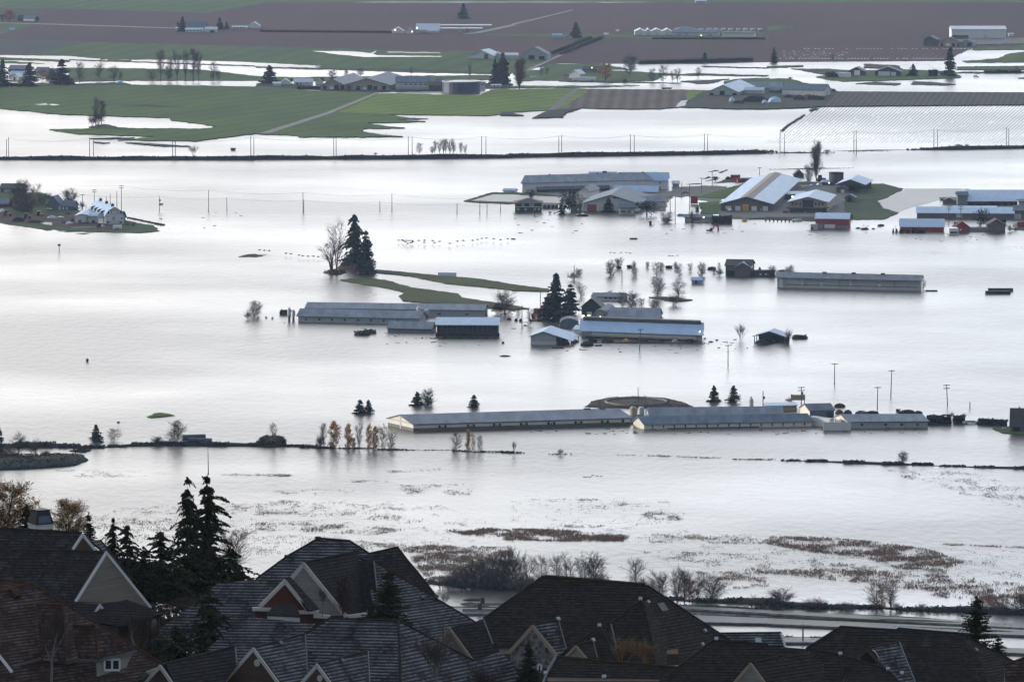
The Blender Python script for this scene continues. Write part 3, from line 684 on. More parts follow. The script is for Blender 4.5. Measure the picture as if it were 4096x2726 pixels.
# far fields
sheet('field', [(-2500, -330), (6600, -330), (6600, 8), (4096, 12), (2048, 8), (1500, 8), (-400, 45)], 'grass_far', jy=0)
sheet('field', [(-900, 10), (4900, 10), (4900, 178)] + tl(A3, '2800,440 1880,445 1640,562 0,572') + tl(A2, '1700,590 430,585 150,640') + tl(A1, '2150,470 1700,472 0,428') + tl(A0, '2356,432 1600,416 800,398 320,500 -400,500'), 'berry_field', jy=.4)
sheet('field', tl(A0, '-900,-90 2700,-90') + tl(A1, '250,4') + tl(A0, '2356,46 1900,124 600,82 -900,66'), 'grass_far', jy=.3)
sheet('field', tl(A0, '-400,68 420,82 250,200 -400,198'), 'grass_dark', jy=.4)
sheet('field', tl(A0, '-400,212 350,224 -20,325 -400,325'), 'grass_far', jy=.3)
sheet('field', tl(A0, '-400,348 600,374 800,386 320,500 -400,500'), 'ploughed', jy=.3)
sheet('track', tl(A0, '-400,198 350,215 1620,256 1620,263 350,223 -400,207'), 'path', jx=0, jy=0)
sheet('track', tl(A1, '2356,225 2000,300 1900,310 1960,312 2060,305 2400,232') , 'path', jx=0, jy=0)
sheet('track', tl(A2, '0,218 240,165 560,88 560,95 240,175 0,232'), 'path', jx=0, jy=0)
sheet('field', tl(A2, '-250,312 740,318 850,318 1100,300 1100,345 850,352 740,350 -250,330'), 'grass_far', jy=.3)
sheet('field', tl(A2, '1100,320 2356,335 2356,290') + tl(A3, '280,238 0,240 0,345') + tl(A2, '2356,362 1100,358'), 'grass_far', jy=.4)
sheet('road', tl(A2, '790,350 330,550 110,650 160,650 370,550 820,352'), 'path', jx=0, jy=0)
sheet('field', [(-400, 217)] + tl(A0, '320,500 800,386 2356,430') + tl(A1, '0,428 1700,472 2150,472') + tl(A2, '150,545 330,552 110,650') + tl(A1, '2356,672 2150,682 1500,668 900,648 560,618 600,605 0,572') + tl(A0, '2356,572 1600,548 1000,545 600,512 -400,500'), 'grass_far')
for s, f in (('515,470 910,474 1050,490 1110,468 1120,472 1070,492 1120,510 1710,517 1710,522 1000,525 760,502', A1), ('1200,477 1700,484 1700,489 1220,483', A1)):
    sheet('pond', tl(f, s), water, jx=3, jy=.5, skirt=0)
sheet('field', tl(A2, '330,590 800,585 1100,640 940,640 900,690 700,660 260,640'), 'grass_far')
# strips of land and track banks between the far flood pools
for s, f, m in (('-400,524 0,526 640,552 640,570 300,556 -400,548', A0, 'grass_far'), ('980,548 1220,552 1220,566 1000,560', A0, 'grass_far'),
                ('640,545 2356,603 2356,611 640,552', A0, 'bank_soil'), ('0,612 560,625 1500,640 2140,668 2140,674 1400,652 500,636 0,622', A1, 'bank_soil'),
                ('620,622 1340,632 1850,640 2356,700 2356,742 1120,742 640,752', A0, 'grass_far'), ('-400,560 60,560 420,585 60,580 -400,590', A0, 'grass_far'),
                ('0,700 300,712 1200,700 2150,690 2150,735 1300,760 200,740 0,742', A1, 'grass_far'), ('200,745 560,800 1300,790 1700,760 2356,770 2356,808 1100,850 0,800 0,770', A1, 'bank_soil'),
                ('-300,770 200,760 640,772 1100,755 1200,775 700,782 200,790 -300,815', A0, 'grass_dark'),
                ('0,655 300,640 1000,650 1200,662 1640,690 2356,690 2356,702 1400,690 1300,742 900,745 260,740 80,745', A2, 'grass_far'), ('440,748 780,740 1200,752 1560,765 1000,760', A2, 'bank_soil'),
                ('0,790 1180,785 740,805 0,810', A2, 'grass_far'), ('1730,608 2356,620 2356,628 1750,615', A2, 'bank_soil'), ('1480,690 1700,672 2356,694 2356,700 1640,690', A2, 'grass_dark'),
                ('1560,745 1900,730 2000,722 1860,760 1700,772', A2, 'brown_soil'), ('1950,745 2100,722 2356,715 2356,772 1960,778', A2, 'grass_far'), ('1380,805 1460,808 1460,815 1380,815', A2, 'bank_soil'),
                ('0,725 200,722 360,765 0,775', A3, 'grass_far'), ('220,630 560,635 740,642 560,692 400,665', A3, 'grass_dark'), ('0,608 340,600 340,610 0,625', A3, 'grass_dark'),
                ('440,712 640,650 1300,640 1720,660 1780,714 1000,742 680,746', A3, 'grass_far'), ('810,768 980,750 1220,768 1180,782 960,775', A3, 'grass_dark'), ('1300,772 1340,748 1500,752 1720,775 1620,784 1460,780', A3, 'grass_dark'),
                ('1840,445 1900,440 2800,400 2800,450 1900,460', A3, 'grass_far'), ('1800,560 2100,540 2220,490 2356,478 2800,470 2800,570 1830,573', A3, 'grass_far'), ('1740,612 2800,600 2800,642 1730,640', A3, 'grass_far'),
                ('1720,668 1800,660 2356,655 2800,655 2800,672 2000,672', A3, 'grass_dark'), ('2300,715 2800,705 2800,725 2310,720', A3, 'grass_dark'), ('890,585 1200,600 1210,640 880,620', A3, 'brown_soil'), ('1690,360 2356,345 2800,340 2800,385 1900,412 1700,400', A3, 'gravel')):
    sheet('land_strip', tl(f, s), MATS[m], jx=6, jy=.9)
# the long green fields in the middle distance
big = tl(A0, '-400,818 0,815 250,788 1200,778 2356,796') + tl(A1, '200,800 500,832 1110,850 640,1040 20,1228') + tl(A0, '2356,1225 2200,1245 1820,1295 1100,1286 1450,1256 1350,1250 740,1230 440,1190 1100,1178 1900,1182 2012,1160 1600,1105 1540,1082 560,1050 0,996 -400,985')
sheet('field', big, 'grass_green', jx=7, jy=1.0)
sheet('field', tl(A1, '20,1230 640,1045 1110,860 1130,866 760,1035 1200,1048 1400,1082 1570,1090 1290,1100 1560,1118 1000,1130 1360,1176 1000,1180 960,1205 1100,1230 1350,1255 900,1258 400,1258 360,1242'), 'grass_green', jx=6, jy=1.0)
sheet('field', tl(A1, '1130,862 1250,858 2050,880 2150,825 2356,822') + tl(A2, '590,810 330,1012 0,1030') + tl(A1, '2150,1062 1200,1050 760,1035'), 'grass_bright', jy=.5)
sheet('field', tl(A0, '820,1272 1060,1265 1220,1264 1060,1276'), 'grass_dark'); sheet('field', tl(A0, '1140,1308 1400,1318 1760,1343 1500,1342'), 'grass_dark'); sheet('field', tl(A0, '860,1302 1010,1312 930,1315'), 'grass_dark')
sheet('track', tl(A1, '20,1228 640,1035 1110,848 1130,856 680,1045 140,1220'), 'path', jx=1, jy=.3)
sheet('pond', tl(A0, '440,960 490,956 556,964 500,970'), water, jx=2, jy=.4, skirt=0); sheet('mud_patch', tl(A0, '320,958 430,950 440,966 370,968'), 'mud', jx=2); sheet('mud_patch', tl(A0, '1100,968 1330,962 1700,985 1480,985'), 'bank_soil', jx=4)
sheet('mud_patch', tl(A0, '820,1165 960,1140 1100,1172 1300,1180 1000,1186'), 'brown_soil')
sheet('field', tl(A2, '560,812 720,818 1780,828 1640,910 1500,985 1340,1000 870,998 640,990 500,1012 400,1015 520,940'), 'brown_field', jx=5)
sheet('field', tl(A2, '600,815 720,820 560,930 430,1010 380,1020'), 'grass_bright', jx=3); sheet('field', tl(A2, '1620,830 1790,828 1660,910 1600,925'), 'grass_bright', jx=3)
sheet('track', tl(A2, '575,812 625,812 400,1010 260,1080 190,1085 330,1010'), 'gravel', jx=2, jy=.4)
sheet('mud_patch', tl(A2, '200,1082 330,1015 420,1010 640,992 480,1040 470,1075 300,1080'), 'bank_soil', jx=6); sheet('mud_patch', tl(A2, '-100,1030 20,1035 100,1062 -100,1060'), 'bank_soil', jx=6)
sheet('farmyard', tl(A2, '1780,835 2356,780') + tl(A3, '560,800 640,838 530,975 400,985 0,1000') + tl(A2, '2356,1000 2000,998 1700,985 1560,985 1640,912'), 'grass_dark', jx=5)
sheet('farmyard', tl(A2, '1800,880 2356,890') + tl(A3, '500,930 300,960 0,955') + tl(A2, '2300,955 1780,960 1700,930'), 'brown_soil', jx=5)
sheet('mud_patch', tl(A2, '1500,985 1560,925 1610,920 1600,975'), 'mud', jx=3)
# orchard rows, dry then flooded
sheet('field', tl(A3, '630,840 2900,852 2900,958 2356,960 520,975'), 'vine', jy=.3)
mb = MB(); rq = random.Random(5)
for i in range(74):
    x0 = 540 + i * 33.5; x1 = x0 + 80 + 20 * i / 74.0
    if 1560 < x0 < 2010:
        for k in range(6):
            if rq.random() < .78: t = k / 6; a = A3(x0 + 52 + (x1 - x0) * t * .9, 958 - 96 * t); b = A3(x0 + 52 + (x1 - x0) * (t + .13) * .9, 958 - 96 * (t + .13)); mb.quad(G(a, .75), G((a[0] + 6, a[1]), .75), G((b[0] + 6, b[1]), .75), G(b, .75))
tag(mb.build('water_furrows', water), kind='structure')
mb = MB()
for i in range(-16, 92):
    x0 = 520 + i * 33.0; bot = (x0 - 470, 1300) if 0 else (x0 - 330, 1300)
    for k in range(26):
        t = k / 26
        if rq.random() < .03 + .5 * max(0, t - .6): continue
        a = A3(x0 - 400 * t, 962 + 355 * t); b = A3(x0 - 400 * (t + .038), 962 + 355 * (t + .038))
        if a[0] < 3072 + (530 - (a[1] / KA - 962) * 1.42) * KA - 20: continue
        hh = .34 * (1 - t * .6); w = V((.20 * (1 - .5 * t), 0, 0)); p, q = G(a), G(b)
        mb.add([p - w, p + w, q + w, q - w, p + V((0, 0, hh)), q + V((0, 0, hh))], [(0, 1, 4), (1, 2, 5, 4), (2, 3, 5), (3, 0, 4, 5)])
tag(mb.build('vine_rows', 'vine'), kind='stuff')
sheet('land_strip', tl(A3, '115,1195 200,1130 330,1050 340,1054 230,1125 140,1195'), 'bank_soil', jx=2); sheet('land_strip', tl(A3, '380,1010 420,990 470,998 400,1018'), 'bank_soil', jx=2)
# furrow ends of water between the far berry rows
mb = MB()
for y, xa, xb, st in ((450, 330, 1870, 32), (540, 100, 1620, 30)):
    x = xa
    while x < xb:
        if rq.random() < .8: a = A3(x, y); mb.quad(G(a, 1.2), G((a[0] + 7, a[1]), 1.2), G((a[0] + 8.5, a[1] - 1.4), 1.2), G((a[0] + 1.5, a[1] - 1.4), 1.2))
        x += st
for _ in range(110):
    x, y = rq.uniform(1200, 1720), rq.uniform(575, 640) ; a = A3(x, y); mb.quad(G(a, 1.2), G((a[0] + 7, a[1] - .4), 1.2), G((a[0] + 11, a[1] - 2.2), 1.2), G((a[0] + 5, a[1] - 1.6), 1.2))
for _ in range(60):
    x, y = rq.uniform(120, 720), rq.uniform(470, 530) ; a = A3(x, y); mb.quad(G(a, 1.2), G((a[0] + 5, a[1] - .4), 1.2), G((a[0] + 8, a[1] - 1.6), 1.2), G((a[0] + 4, a[1] - 1.2), 1.2))
tag(mb.build('water_furrows', water), kind='structure')
# the railway dike
bank('dike', tl(A0, '-300,1472 0,1472 2356,1474') + tl(A1, '0,1470 1200,1466 2356,1455') + tl(A2, '0,1450 1000,1436 1800,1425 2356,1412') + tl(A3, '0,1404 30,1404'), 7, 2.5, 'bank_soil', 1500, .7, seed=4)
bank('dike', tl(A3, '40,1412 300,1410 560,1410'), 5, 1.0, 'bank_soil', 60, .6, seed=5); bank('dike', tl(A3, '600,1392 900,1388 1330,1380'), 3, .5, 'bank_soil', 0); bank('dike', tl(A3, '1330,1382 1800,1378 2356,1368 2900,1360'), 7, 2.4, 'bank_soil', 320, .7, seed=6)
for s in ('740,1400 860,1400', '940,1392 1080,1394', '0,1418 60,1417'): bank('dike', tl(A3, s), 4, .5, 'bank_soil', 10, .4)
bank('dike', tl(A2, '1950,1425 2120,1408 2200,1410'), 8, 3.2, 'bank_soil', 120, .8, seed=9); bank('dike', tl(A1, '900,1462 970,1462 1020,1462'), 7, 3.6, 'bank_soil', 60, .7); bank('dike', tl(A0, '2020,1470 2100,1470 2356,1472'), 7, 3.0, 'bank_soil', 60, .7)
bank('land_strip', tl(B3, '20,88 400,84 480,80 740,77'), 3, .5, 'bank_soil', 30, .4)
# farm islands
sheet('farm_island', tl(B0, '-300,545 0,572 100,590 350,626 800,656 1300,668 1475,650 1400,602 1160,552 720,462 480,330 380,300 -300,300'), 'lawn', z=.35, jx=5)
sheet('farmyard', tl(B0, '-300,540 -20,560 120,580 420,600 900,640 1200,640 1130,590 980,585 720,500 400,500 -300,470'), 'brown_soil', z=.42, jx=6)
sheet('mud_patch', tl(B0, '330,560 470,575 490,600 400,590'), 'mud', z=.46, jx=3); sheet('mud_patch', tl(B0, '640,615 900,610 900,618 660,625'), 'gravel', z=.46, jx=3)
for s in ('360,632 480,640 430,650', '520,650 760,660 620,665', '700,675 860,668 760,685'): sheet('land_strip', tl(B0, s), 'grass_dark', z=.08, jx=5)
sheet('farm_island', tl(B1, '1900,376 2170,296 2356,296') + tl(B2, '150,300 470,330 470,405 300,412 0,402') + tl(B1, '2300,400 2000,388'), 'grass_dark', z=.30, jx=3)
sheet('lagoon', tl(B1, '1980,372 2180,316 2356,318') + tl(B2, '470,340 440,395 0,385') + tl(B1, '2200,380'), 'mud', z=.37, jx=2)
sheet('farmyard', tl(B2, '90,290 600,240 900,250 1300,300 1480,280 1470,330 1400,470 640,480 560,420 300,330'), 'gravel', z=.22, jx=4)
sheet('farmyard', tl(B2, '1470,250 1760,235 1980,240 1900,400 1700,360 1600,330 1560,345 1460,330'), 'gravel', z=.12, jx=5)
sheet('farm_island', tl(B2, '1690,340 2130,215 2356,200 2300,380 1950,352'), 'grass_green', z=.36, jx=3); sheet('farm_island', tl(B2, '1715,390 1950,372 2000,490 1740,492'), 'grass_green', z=.36, jx=3)
sheet('farm_island', tl(B2, '1890,470 2356,460') + tl(B3, '300,200 660,200 900,215 1060,215 1235,262 1100,345 1000,372 1060,440 1200,480 1075,542 790,545 420,560 0,545') + tl(B2, '2200,545 1900,510'), 'grass_dark', z=.30, jx=4)
sheet('farmyard', tl(B2, '1900,465 2356,440') + tl(B3, '200,230 620,220 800,330 720,480 420,520 0,530') + tl(B2, '1920,520'), 'gravel', z=.40, jx=4)
sheet('farm_island', tl(B3, '700,392 950,385 1050,440 1195,482 1070,540 800,545 710,500'), 'lawn', z=.44, jx=3); sheet('farm_island', tl(B3, '800,345 900,218 1060,218 1230,262 1100,345 840,368'), 'lawn', z=.44, jx=3)
sheet('mud_patch', tl(B3, '1010,372 1110,345 1240,262 1850,262 1850,330 1600,360 1370,420 1190,480 1050,440'), 'mud', z=.10, jx=6)
for s in ('1600,222 1720,212 1760,222', '1760,180 1800,150 1840,160', '1800,110 1880,90 1900,100', '1900,115 1970,84 1975,92 1930,120', '1780,195 1900,160 1860,185'): sheet('land_strip', tl(B2, s), 'bank_soil', z=.12, jx=3)
sheet('land_strip', tl(B2, '1870,210 1940,180 2200,165 2200,200'), 'brown_soil', z=.15, jx=3)
sheet('farm_island', tl(B3, '2240,636 2340,610 2800,600 2800,650 2340,645'), 'grass_dark', z=.2, jx=3)
# the narrow grass causeways by the tall firs
sheet('causeway', tl(B1, '1105,1004 1700,1060 2070,1090 2356,1140') + tl(B2, '0,1140 340,1182 345,1206 0,1196') + tl(B1, '2356,1190 1750,1132 1430,1064 1110,1032'), 'grass_olive', z=.45, jx=4)
sheet('causeway', tl(B1, '770,1102 960,1075 1200,1102 1420,1166 1850,1226 1900,1262 2150,1300 2356,1330') + tl(B2, '0,1330 150,1362') + tl(B1, '2356,1372 1750,1322 1340,1292 1320,1240 1390,1216 1180,1170'), 'grass_olive', z=.45, jx=4)
mound('island', tl(B1, '630,1035 720,1020 830,1035 780,1055 680,1055'), 1.2, 'brown_soil', 80, .5); mound('island', tl(B1, '750,1000 800,930 900,920 1000,960 1110,1040 1090,1058 960,1050 860,1030'), 2.2, 'brown_soil', 220, .6)
sheet('land_strip', tl(B0, '2200,888 2290,865 2356,862') + tl(B1, '60,880 0,890') , 'bank_soil', z=.2, jx=4)
sheet('land_strip', tl(B2, '1270,1258 1420,1255 1560,1268 1660,1282 1600,1295 1440,1290'), 'brown_soil', z=.4, jx=4)
# lower dikes and scrub banks
bank('field_bank', tl(C0, '-200,1132 0,1130 400,1128 860,1135'), 9, 2.2, 'bank_soil', 900, .55, seed=11); bank('field_bank', tl(C0, '860,1135 1300,1112 1500,1108 2000,1115 2356,1115') + tl(C1, '0,1115 310,1118'), 5, 1.2, 'bank_soil', 800, .5, seed=12)
mound('field_bank', tl(C0, '-200,1330 0,1335 400,1318 700,1292 822,1242 770,1200 640,1200 400,1210 -200,1210'), 1.7, 'bank_soil', 700, .4); mound('field_bank', tl(C0, '635,1158 740,1148 838,1155 790,1172 690,1166'), .7, 'bank_soil', 60, .35)
mound('field_bank', tl(C1, '-20,1110 60,1040 240,1040 290,1110 140,1125'), 1.6, 'bank_soil', 240, .5)
bank('field_bank', tl(C1, '385,1122 500,1130 640,1138'), 6, 1.5, 'bank_soil', 220, .5, seed=14); bank('field_bank', tl(C1, '620,1135 860,1138 1000,1138'), 3, .6, 'bank_soil', 160, .35, seed=15)
for s in ('1200,1150 1300,1152', '1890,1165 2100,1172', '2280,1172 2356,1178') : bank('field_bank', tl(C1, s), 4, .8, 'bank_soil', 90, .4, seed=16)
for s in ('-20,1180 50,1184', '410,1192 485,1192'): bank('field_bank', tl(C2, s), 3, .7, 'bank_soil', 30, .3, seed=17)
for i, (x, w_) in enumerate(((1320, 25), (1350, 20), (1400, 60), (1450, 40), (1510, 40), (1560, 20), (1620, 50), (1690, 40), (1760, 60), (1820, 40))): bank('field_bank', tl(C1, '%d,1152 %d,1153' % (x - w_ / 2, x + w_ / 2)), 2, .45, 'bank_soil', 10, .25, seed=20 + i)
for i, (x, y, w_) in enumerate(((1060, 1200, 30), (1300, 1204, 70), (1430, 1210, 60), (1580, 1213, 20), (1680, 1218, 50), (1800, 1222, 70), (2220, 1238, 190), (2300, 1240, 90))): bank('field_bank', tl(C2, '%d,%d %d,%d' % (x - w_ / 2, y, x + w_ / 2, y)), 2.5, .6, 'bank_soil', int(w_ / 3), .28, seed=40 + i)
bank('field_bank', tl(C3, '215,1252 430,1258'), 5, .9, 'bank_soil', 120, .4, seed=60); bank('field_bank', tl(C3, '450,1258 800,1275 1150,1288 1425,1290'), 6, 1.5, 'bank_soil', 560, .5, seed=61); bank('field_bank', tl(C3, '1430,1292 1670,1302'), 4, .9, 'bank_soil', 120, .4, seed=62); bank('field_bank', tl(C3, '1720,1304 2000,1316 2356,1326 2800,1335'), 5, 1.0, 'bank_soil', 320, .45, seed=63)
mound('grass_islet', tl(C0, '1355,845 1420,815 1480,806 1560,816 1612,832 1500,848 1400,856'), .5, 'grass_green', 0, jx=4)
mound('grass_islet', tl(C3, '2050,950 2120,930 2356,940 2800,950 2800,1040 2356,1012 2140,998'), .6, 'lawn', 0, jx=3)
# highway and its verges
def lanes(s1, s2, f1=None): pass
hw = [('highway', tl(D2, '1380,925 2152,962') + tl(D3, '0,965 2152,1075 2600,1100 2600,1140 2152,1112 0,990') + tl(D2, '2152,988 1380,945'), 'asphalt', .8),
      ('highway', tl(D2, '1480,1000 2152,1030') + tl(D3, '0,1030 2152,1128 2600,1150 2600,1195 2152,1172 0,1076') + tl(D2, '2152,1074 1580,1062'), 'asphalt', .8),
      ('highway', tl(D1, '1560,940 2152,945') + tl(D2, '0,945 300,950 300,985 0,992') + tl(D1, '2152,995 1600,990'), 'asphalt', .7),
      ('side_road', tl(D3, '100,1195 450,1200 460,1232 120,1232'), 'asphalt', .8), ('side_road', tl(D3, '1850,1272 2600,1300 2600,1335 1850,1315'), 'asphalt', .8)]
for nm, p, m, z in hw: sheet(nm, p, m, z=z, jx=1, jy=.3)
for s, f, h_ in (('1380,925 2152,962', D2, .9), ('1480,1006 2152,1032', D2, .8), ('1580,1066 2152,1078', D2, .8), ('0,1030 800,1062 1500,1090 2152,1126 2600,1148', D3, .9), ('0,1080 900,1118 2152,1178 2600,1198', D3, .9), ('0,992 1100,1042 2152,1116', D3, .7), ('1560,942 2152,947', D1, .8), ('1600,994 2152,1000', D1, .8), ('1850,1318 2600,1340', D3, .9), ('100,1192 460,1198', D3, .6)):
    bank('verge', tl(f, s), 3.2, h_, 'grass_dark', 160, .22, seed=int(h_ * 77))
bank('scrub_bank', tl(D1, '1400,745 1700,775 2152,800') + tl(D2, '0,805 200,810'), 11, 2.0, 'bank_soil', 500, .5, seed=70)
bank('scrub_bank', tl(D2, '1340,885 1620,905 1900,912 2152,920') + tl(D3, '0,945 400,960 860,958'), 8, 1.6, 'bank_soil', 900, .5, seed=71); bank('scrub_bank', tl(D3, '860,948 1200,975 1700,990 2152,1010 2600,1020'), 7, 1.5, 'bank_soil', 700, .5, seed=72)
mound('land_strip', tl(D1, '1735,885 1800,870 1890,878 1880,890'), .5, 'bank_soil', 0); mound('land_strip', tl(D1, '1715,915 1800,900 1870,910 1860,920'), .5, 'bank_soil', 0)
for s in ('1080,990 1170,998', '1470,1005 1520,1008'): bank('land_strip', tl(D3, s), 2, .5, 'bank_soil', 10, .25)
# drowned reeds and weeds of the near fields
for i, (f, s, n, h_, m, thr) in enumerate((
    (D0, '770,190 1400,195 2152,260 2152,330 1300,300 800,280', 620, .55, 'reed', -.15), (D0, '960,110 1500,80 2152,60 2152,150 1300,160', 420, .45, 'reed', .0), (D0, '800,300 1500,290 2152,330 2152,420 1000,420', 260, .5, 'reed', .0),
    (D1, '0,40 700,60 1250,110 1250,215 500,185 0,180', 900, .5, 'reed', -.05), (D1, '0,225 600,240 1300,290 1000,330 0,290', 760, .55, 'reed', -.1), (D1, '0,350 500,330 900,380 1300,370 900,470 0,520', 420, .5, 'reed', .0),
    (D1, '850,390 1200,410 2152,440 2152,500 1300,480', 800, .6, 'reed_red', -.2), (D1, '1280,470 2152,470 2152,720 1450,700 1350,600', 2400, .8, 'reed_red', -.35), (D1, '1600,290 1950,275 2152,290 2152,380 1750,330', 800, .6, 'reed_red', -.3),
    (D2, '0,280 460,290 980,340 920,390 400,385 0,375', 1700, .65, 'reed_red', -.45), (D2, '150,30 700,30 1200,95 1000,110 500,85', 520, .4, 'reed', -.05), (D2, '1080,140 1460,150 1440,200 1250,240 1100,190', 260, .6, 'reed', -.2),
    (D2, '440,245 830,255 830,275 440,268', 100, .5, 'reed', -.2), (D2, '1150,320 2152,330 2152,410 1500,400 1160,400', 700, .5, 'reed', -.1), (D2, '1020,460 1400,470 2152,500 2152,560 1300,560', 480, .5, 'reed', .0), (D2, '1540,640 2000,640 2152,640 2152,760 1700,800', 700, .6, 'reed_red', -.15),
    (D0, '780,120 2152,60 2152,420 800,420', 1500, .4, 'reed', .0), (D1, '0,30 1500,60 2152,300 2152,460 0,520', 1900, .42, 'reed', .0), (D2, '0,0 1300,30 1500,330 900,420 0,300', 1100, .4, 'reed', .05), (D3, '-600,350 900,420 2152,560 2152,860 900,720 -600,640', 1700, .5, 'reed', .0),
    (D3, '0,345 500,355 1000,400 1370,460 1650,560 1500,620 1100,620 800,520 400,480 0,410', 2600, .8, 'reed_red', -.35), (D3, '350,540 900,600 1500,620 1500,720 900,680 400,690', 1000, .6, 'reed', -.15), (D3, '-300,620 600,620 1400,670 2300,760 2300,900 1500,860 1000,760 500,710', 2300, .75, 'reed_red', -.2),
    (D3, '1440,405 1640,412 1640,420 1440,416', 60, .4, 'reed', -.5), (D3, '1700,415 2152,430 2300,440 2300,450 1700,426', 110, .4, 'reed', -.5), (D3, '1500,450 2300,470 2300,760 1900,680', 420, .4, 'reed', .1), (D3, '1600,860 2300,820 2300,1000 1800,960', 800, 1.0, 'reed_red', -.2),
    (C3, '1100,1330 1600,1320 2356,1440 2700,1480 2700,1620 2356,1640 1900,1560 1300,1420', 1300, .42, 'reed', -.05), (C3, '1600,1480 2356,1490 2700,1500 2700,1700 2000,1640', 500, .42, 'reed', .0),
    (C1, '1280,1470 2000,1460 2000,1560 1400,1560', 420, .4, 'reed', -.1), (C1, '700,1415 1350,1440 1300,1465 750,1440', 200, .35, 'reed', -.1), (C1, '1200,1340 1700,1320 1650,1345 1250,1355', 110, .35, 'reed', -.1), (C1, '0,1360 340,1375 300,1395 0,1385', 200, .35, 'reed', -.2), (C1, '100,1510 1000,1500 1000,1560 300,1560', 280, .4, 'reed', .0), (C0, '500,1330 1100,1330 1600,1370 1200,1395 700,1395', 420, .3, 'reed', -.15), (C0, '1950,1350 2356,1350 2356,1385 2000,1380', 180, .35, 'reed', -.2),
    (B3, '1300,720 1700,700 1650,750 1350,745', 70, .35, 'reed', -.2), (B3, '1150,800 1700,790 1650,870 1200,900', 60, .3, 'reed', -.1), (B3, '2100,800 2400,790 2400,830 2150,830', 40, .3, 'reed', -.2), (B1, '0,868 100,870 60,885 -20,890', 90, .4, 'reed', -.5))):
    reeds(tl(f, s), n, h_, m, seed=200 + i, thr=thr)
# ------------------------------------------------------------------ shorthand in tile pixels
def KF(f): return f(1, 0)[0] - f(0, 0)[0]
def tr(f, kind, x, yb, yt, w, label, **k):
    return tree(kind, f(x, yb), f(0, yt)[1], w * KF(f), label, **k)
def bn(f, name, label, xa, ya, xb, yb, h, r, depth=12, back=None, wins=(), side=(), **k):
    q = KF(f)
    return barn(name, label, f(xa, ya), f(xb, yb), h * q, r * q, depth, back=f(*back) if back else None,
                wins=[(a, m, x, z * q, w * q, hh * q) for a, m, x, z, w, hh in wins], side=[(a, m, y, z * q, w * q, hh * q) for a, m, y, z, w, hh in side], **k)
def row(nm, m, xs, z, w, h): return [(nm, m, x, z, w, h) for x in xs]
def pl(f, x, yb, yt, label, **k): return pole(f(x, yb), f(x, yt)[1], label, **k)
def hp(f, name, label, cat, x, y, w, h, m, **k): return heap(name, label, cat, f(x, y), w * KF(f), h * KF(f), m, **k)
# ------------------------------------------------------------------ far farms
bn(A0, 'barn', 'big white hay barn with a slate grey roof between two dark conifers among purple fields', 1730, 292, 1888, 292, 30, 62, depth=22, wall='white_wall', roof='slate_roof')
bn(A0, 'shed', 'long low white shed in front of the grey-roofed hay barn', 1706, 298, 1866, 298, 26, 14, depth=7, wall='white_wall', roof='white_roof', cat='shed', wins=row('window', 'dark_wall', (.12, .32, .52, .72, .9), 10, 10, 9))
bn(A0, 'shed', 'small white box shed at the left of the grey-roofed hay barn', 1618, 286, 1666, 286, 26, 8, depth=6, wall='white_wall', roof='white_roof', cat='shed')
bn(A0, 'shed', 'low white lean-to shed at the right of the grey-roofed hay barn', 1892, 300, 1996, 300, 30, 20, depth=9, wall='white_wall', roof='white_roof', cat='shed', wins=[('door', 'dark_wall', .6, 0, 40, 18)])
bn(A0, 'bunkhouse', 'long white bunkhouse with dark windows left of the white farmhouse', 2136, 268, 2274, 268, 20, 8, depth=8, wall='white_wall', roof='white_roof', cat='house', wins=row('window', 'dark_wall', (.15, .35, .6, .8), 7, 12, 8))
bn(A0, 'farmhouse', 'white farmhouse gable among the purple berry fields', 2290, 264, 2390, 264, 26, 32, depth=12, axis='y', wall='white_wall', roof='white_roof', cat='house')
tr(A0, 'conifer', 1680, 292, 150, 70, 'dark conifer at the left of the grey-roofed hay barn'); tr(A0, 'conifer', 2022, 272, 158, 60, 'dark conifer at the right of the grey-roofed hay barn'); tr(A0, 'conifer', 2086, 272, 200, 36, 'small dark conifer beside the long white bunkhouse'); tr(A0, 'bare_dense', 1640, 256, 195, 50, 'dim bare tree behind the small white box shed')
tr(A0, 'orange', 90, 205, 88, 150, 'hazy orange autumn tree at the far left edge of the fields'); tr(A0, 'round', 30, 200, 130, 70, 'dark round tree beside the hazy orange tree'); tr(A0, 'round', 345, 205, 150, 50, 'dark round tree at the right of the small farm cottage')
bn(A0, 'cottage', 'small white farm cottage beside the hazy orange tree', 215, 195, 318, 197, 26, 24, depth=10, wall='white_wall', roof='slate_roof', cat='house'); bn(A0, 'shed', 'small pale blue roofed shed in the far left field', 88, 284, 132, 284, 12, 12, depth=6, roof='blue_roof', cat='shed')
bn(A0, 'house', 'dark roofed house behind the small farm cottage', 165, 192, 215, 192, 24, 26, depth=10, wall='dark_wall', roof='dark_roof', cat='house')
# the wooded farm at the left edge
bn(A0, 'barn', 'red banded barn with a grey curved roof behind the white gabled house', 76, 660, 220, 662, 26, 34, depth=16, wall='red_wall', roof='slate_roof')
bn(A0, 'shed', 'long blue-white metal roofed shed by the red banded barn', 82, 718, 238, 722, 30, 34, depth=12, wall='white_wall', roof='blue_roof', cat='shed'); bn(A0, 'house', 'white gabled house at the left edge below the red banded barn', 88, 738, 178, 740, 34, 28, depth=10, axis='y', wall='white_wall', roof='white_roof', cat='house', wins=[('door', 'dark_wall', .5, 0, 16, 30)])
bn(A0, 'house', 'grey roofed house hidden behind the red-orange maple', 318, 690, 420, 692, 28, 44, depth=14, wall='grey_wall', roof='slate_roof', cat='house'); bn(A0, 'house', 'dark house with a grey roof between the two tall left conifers', 420, 730, 515, 732, 45, 55, depth=12, wall='dark_wall', roof='slate_roof', cat='house')
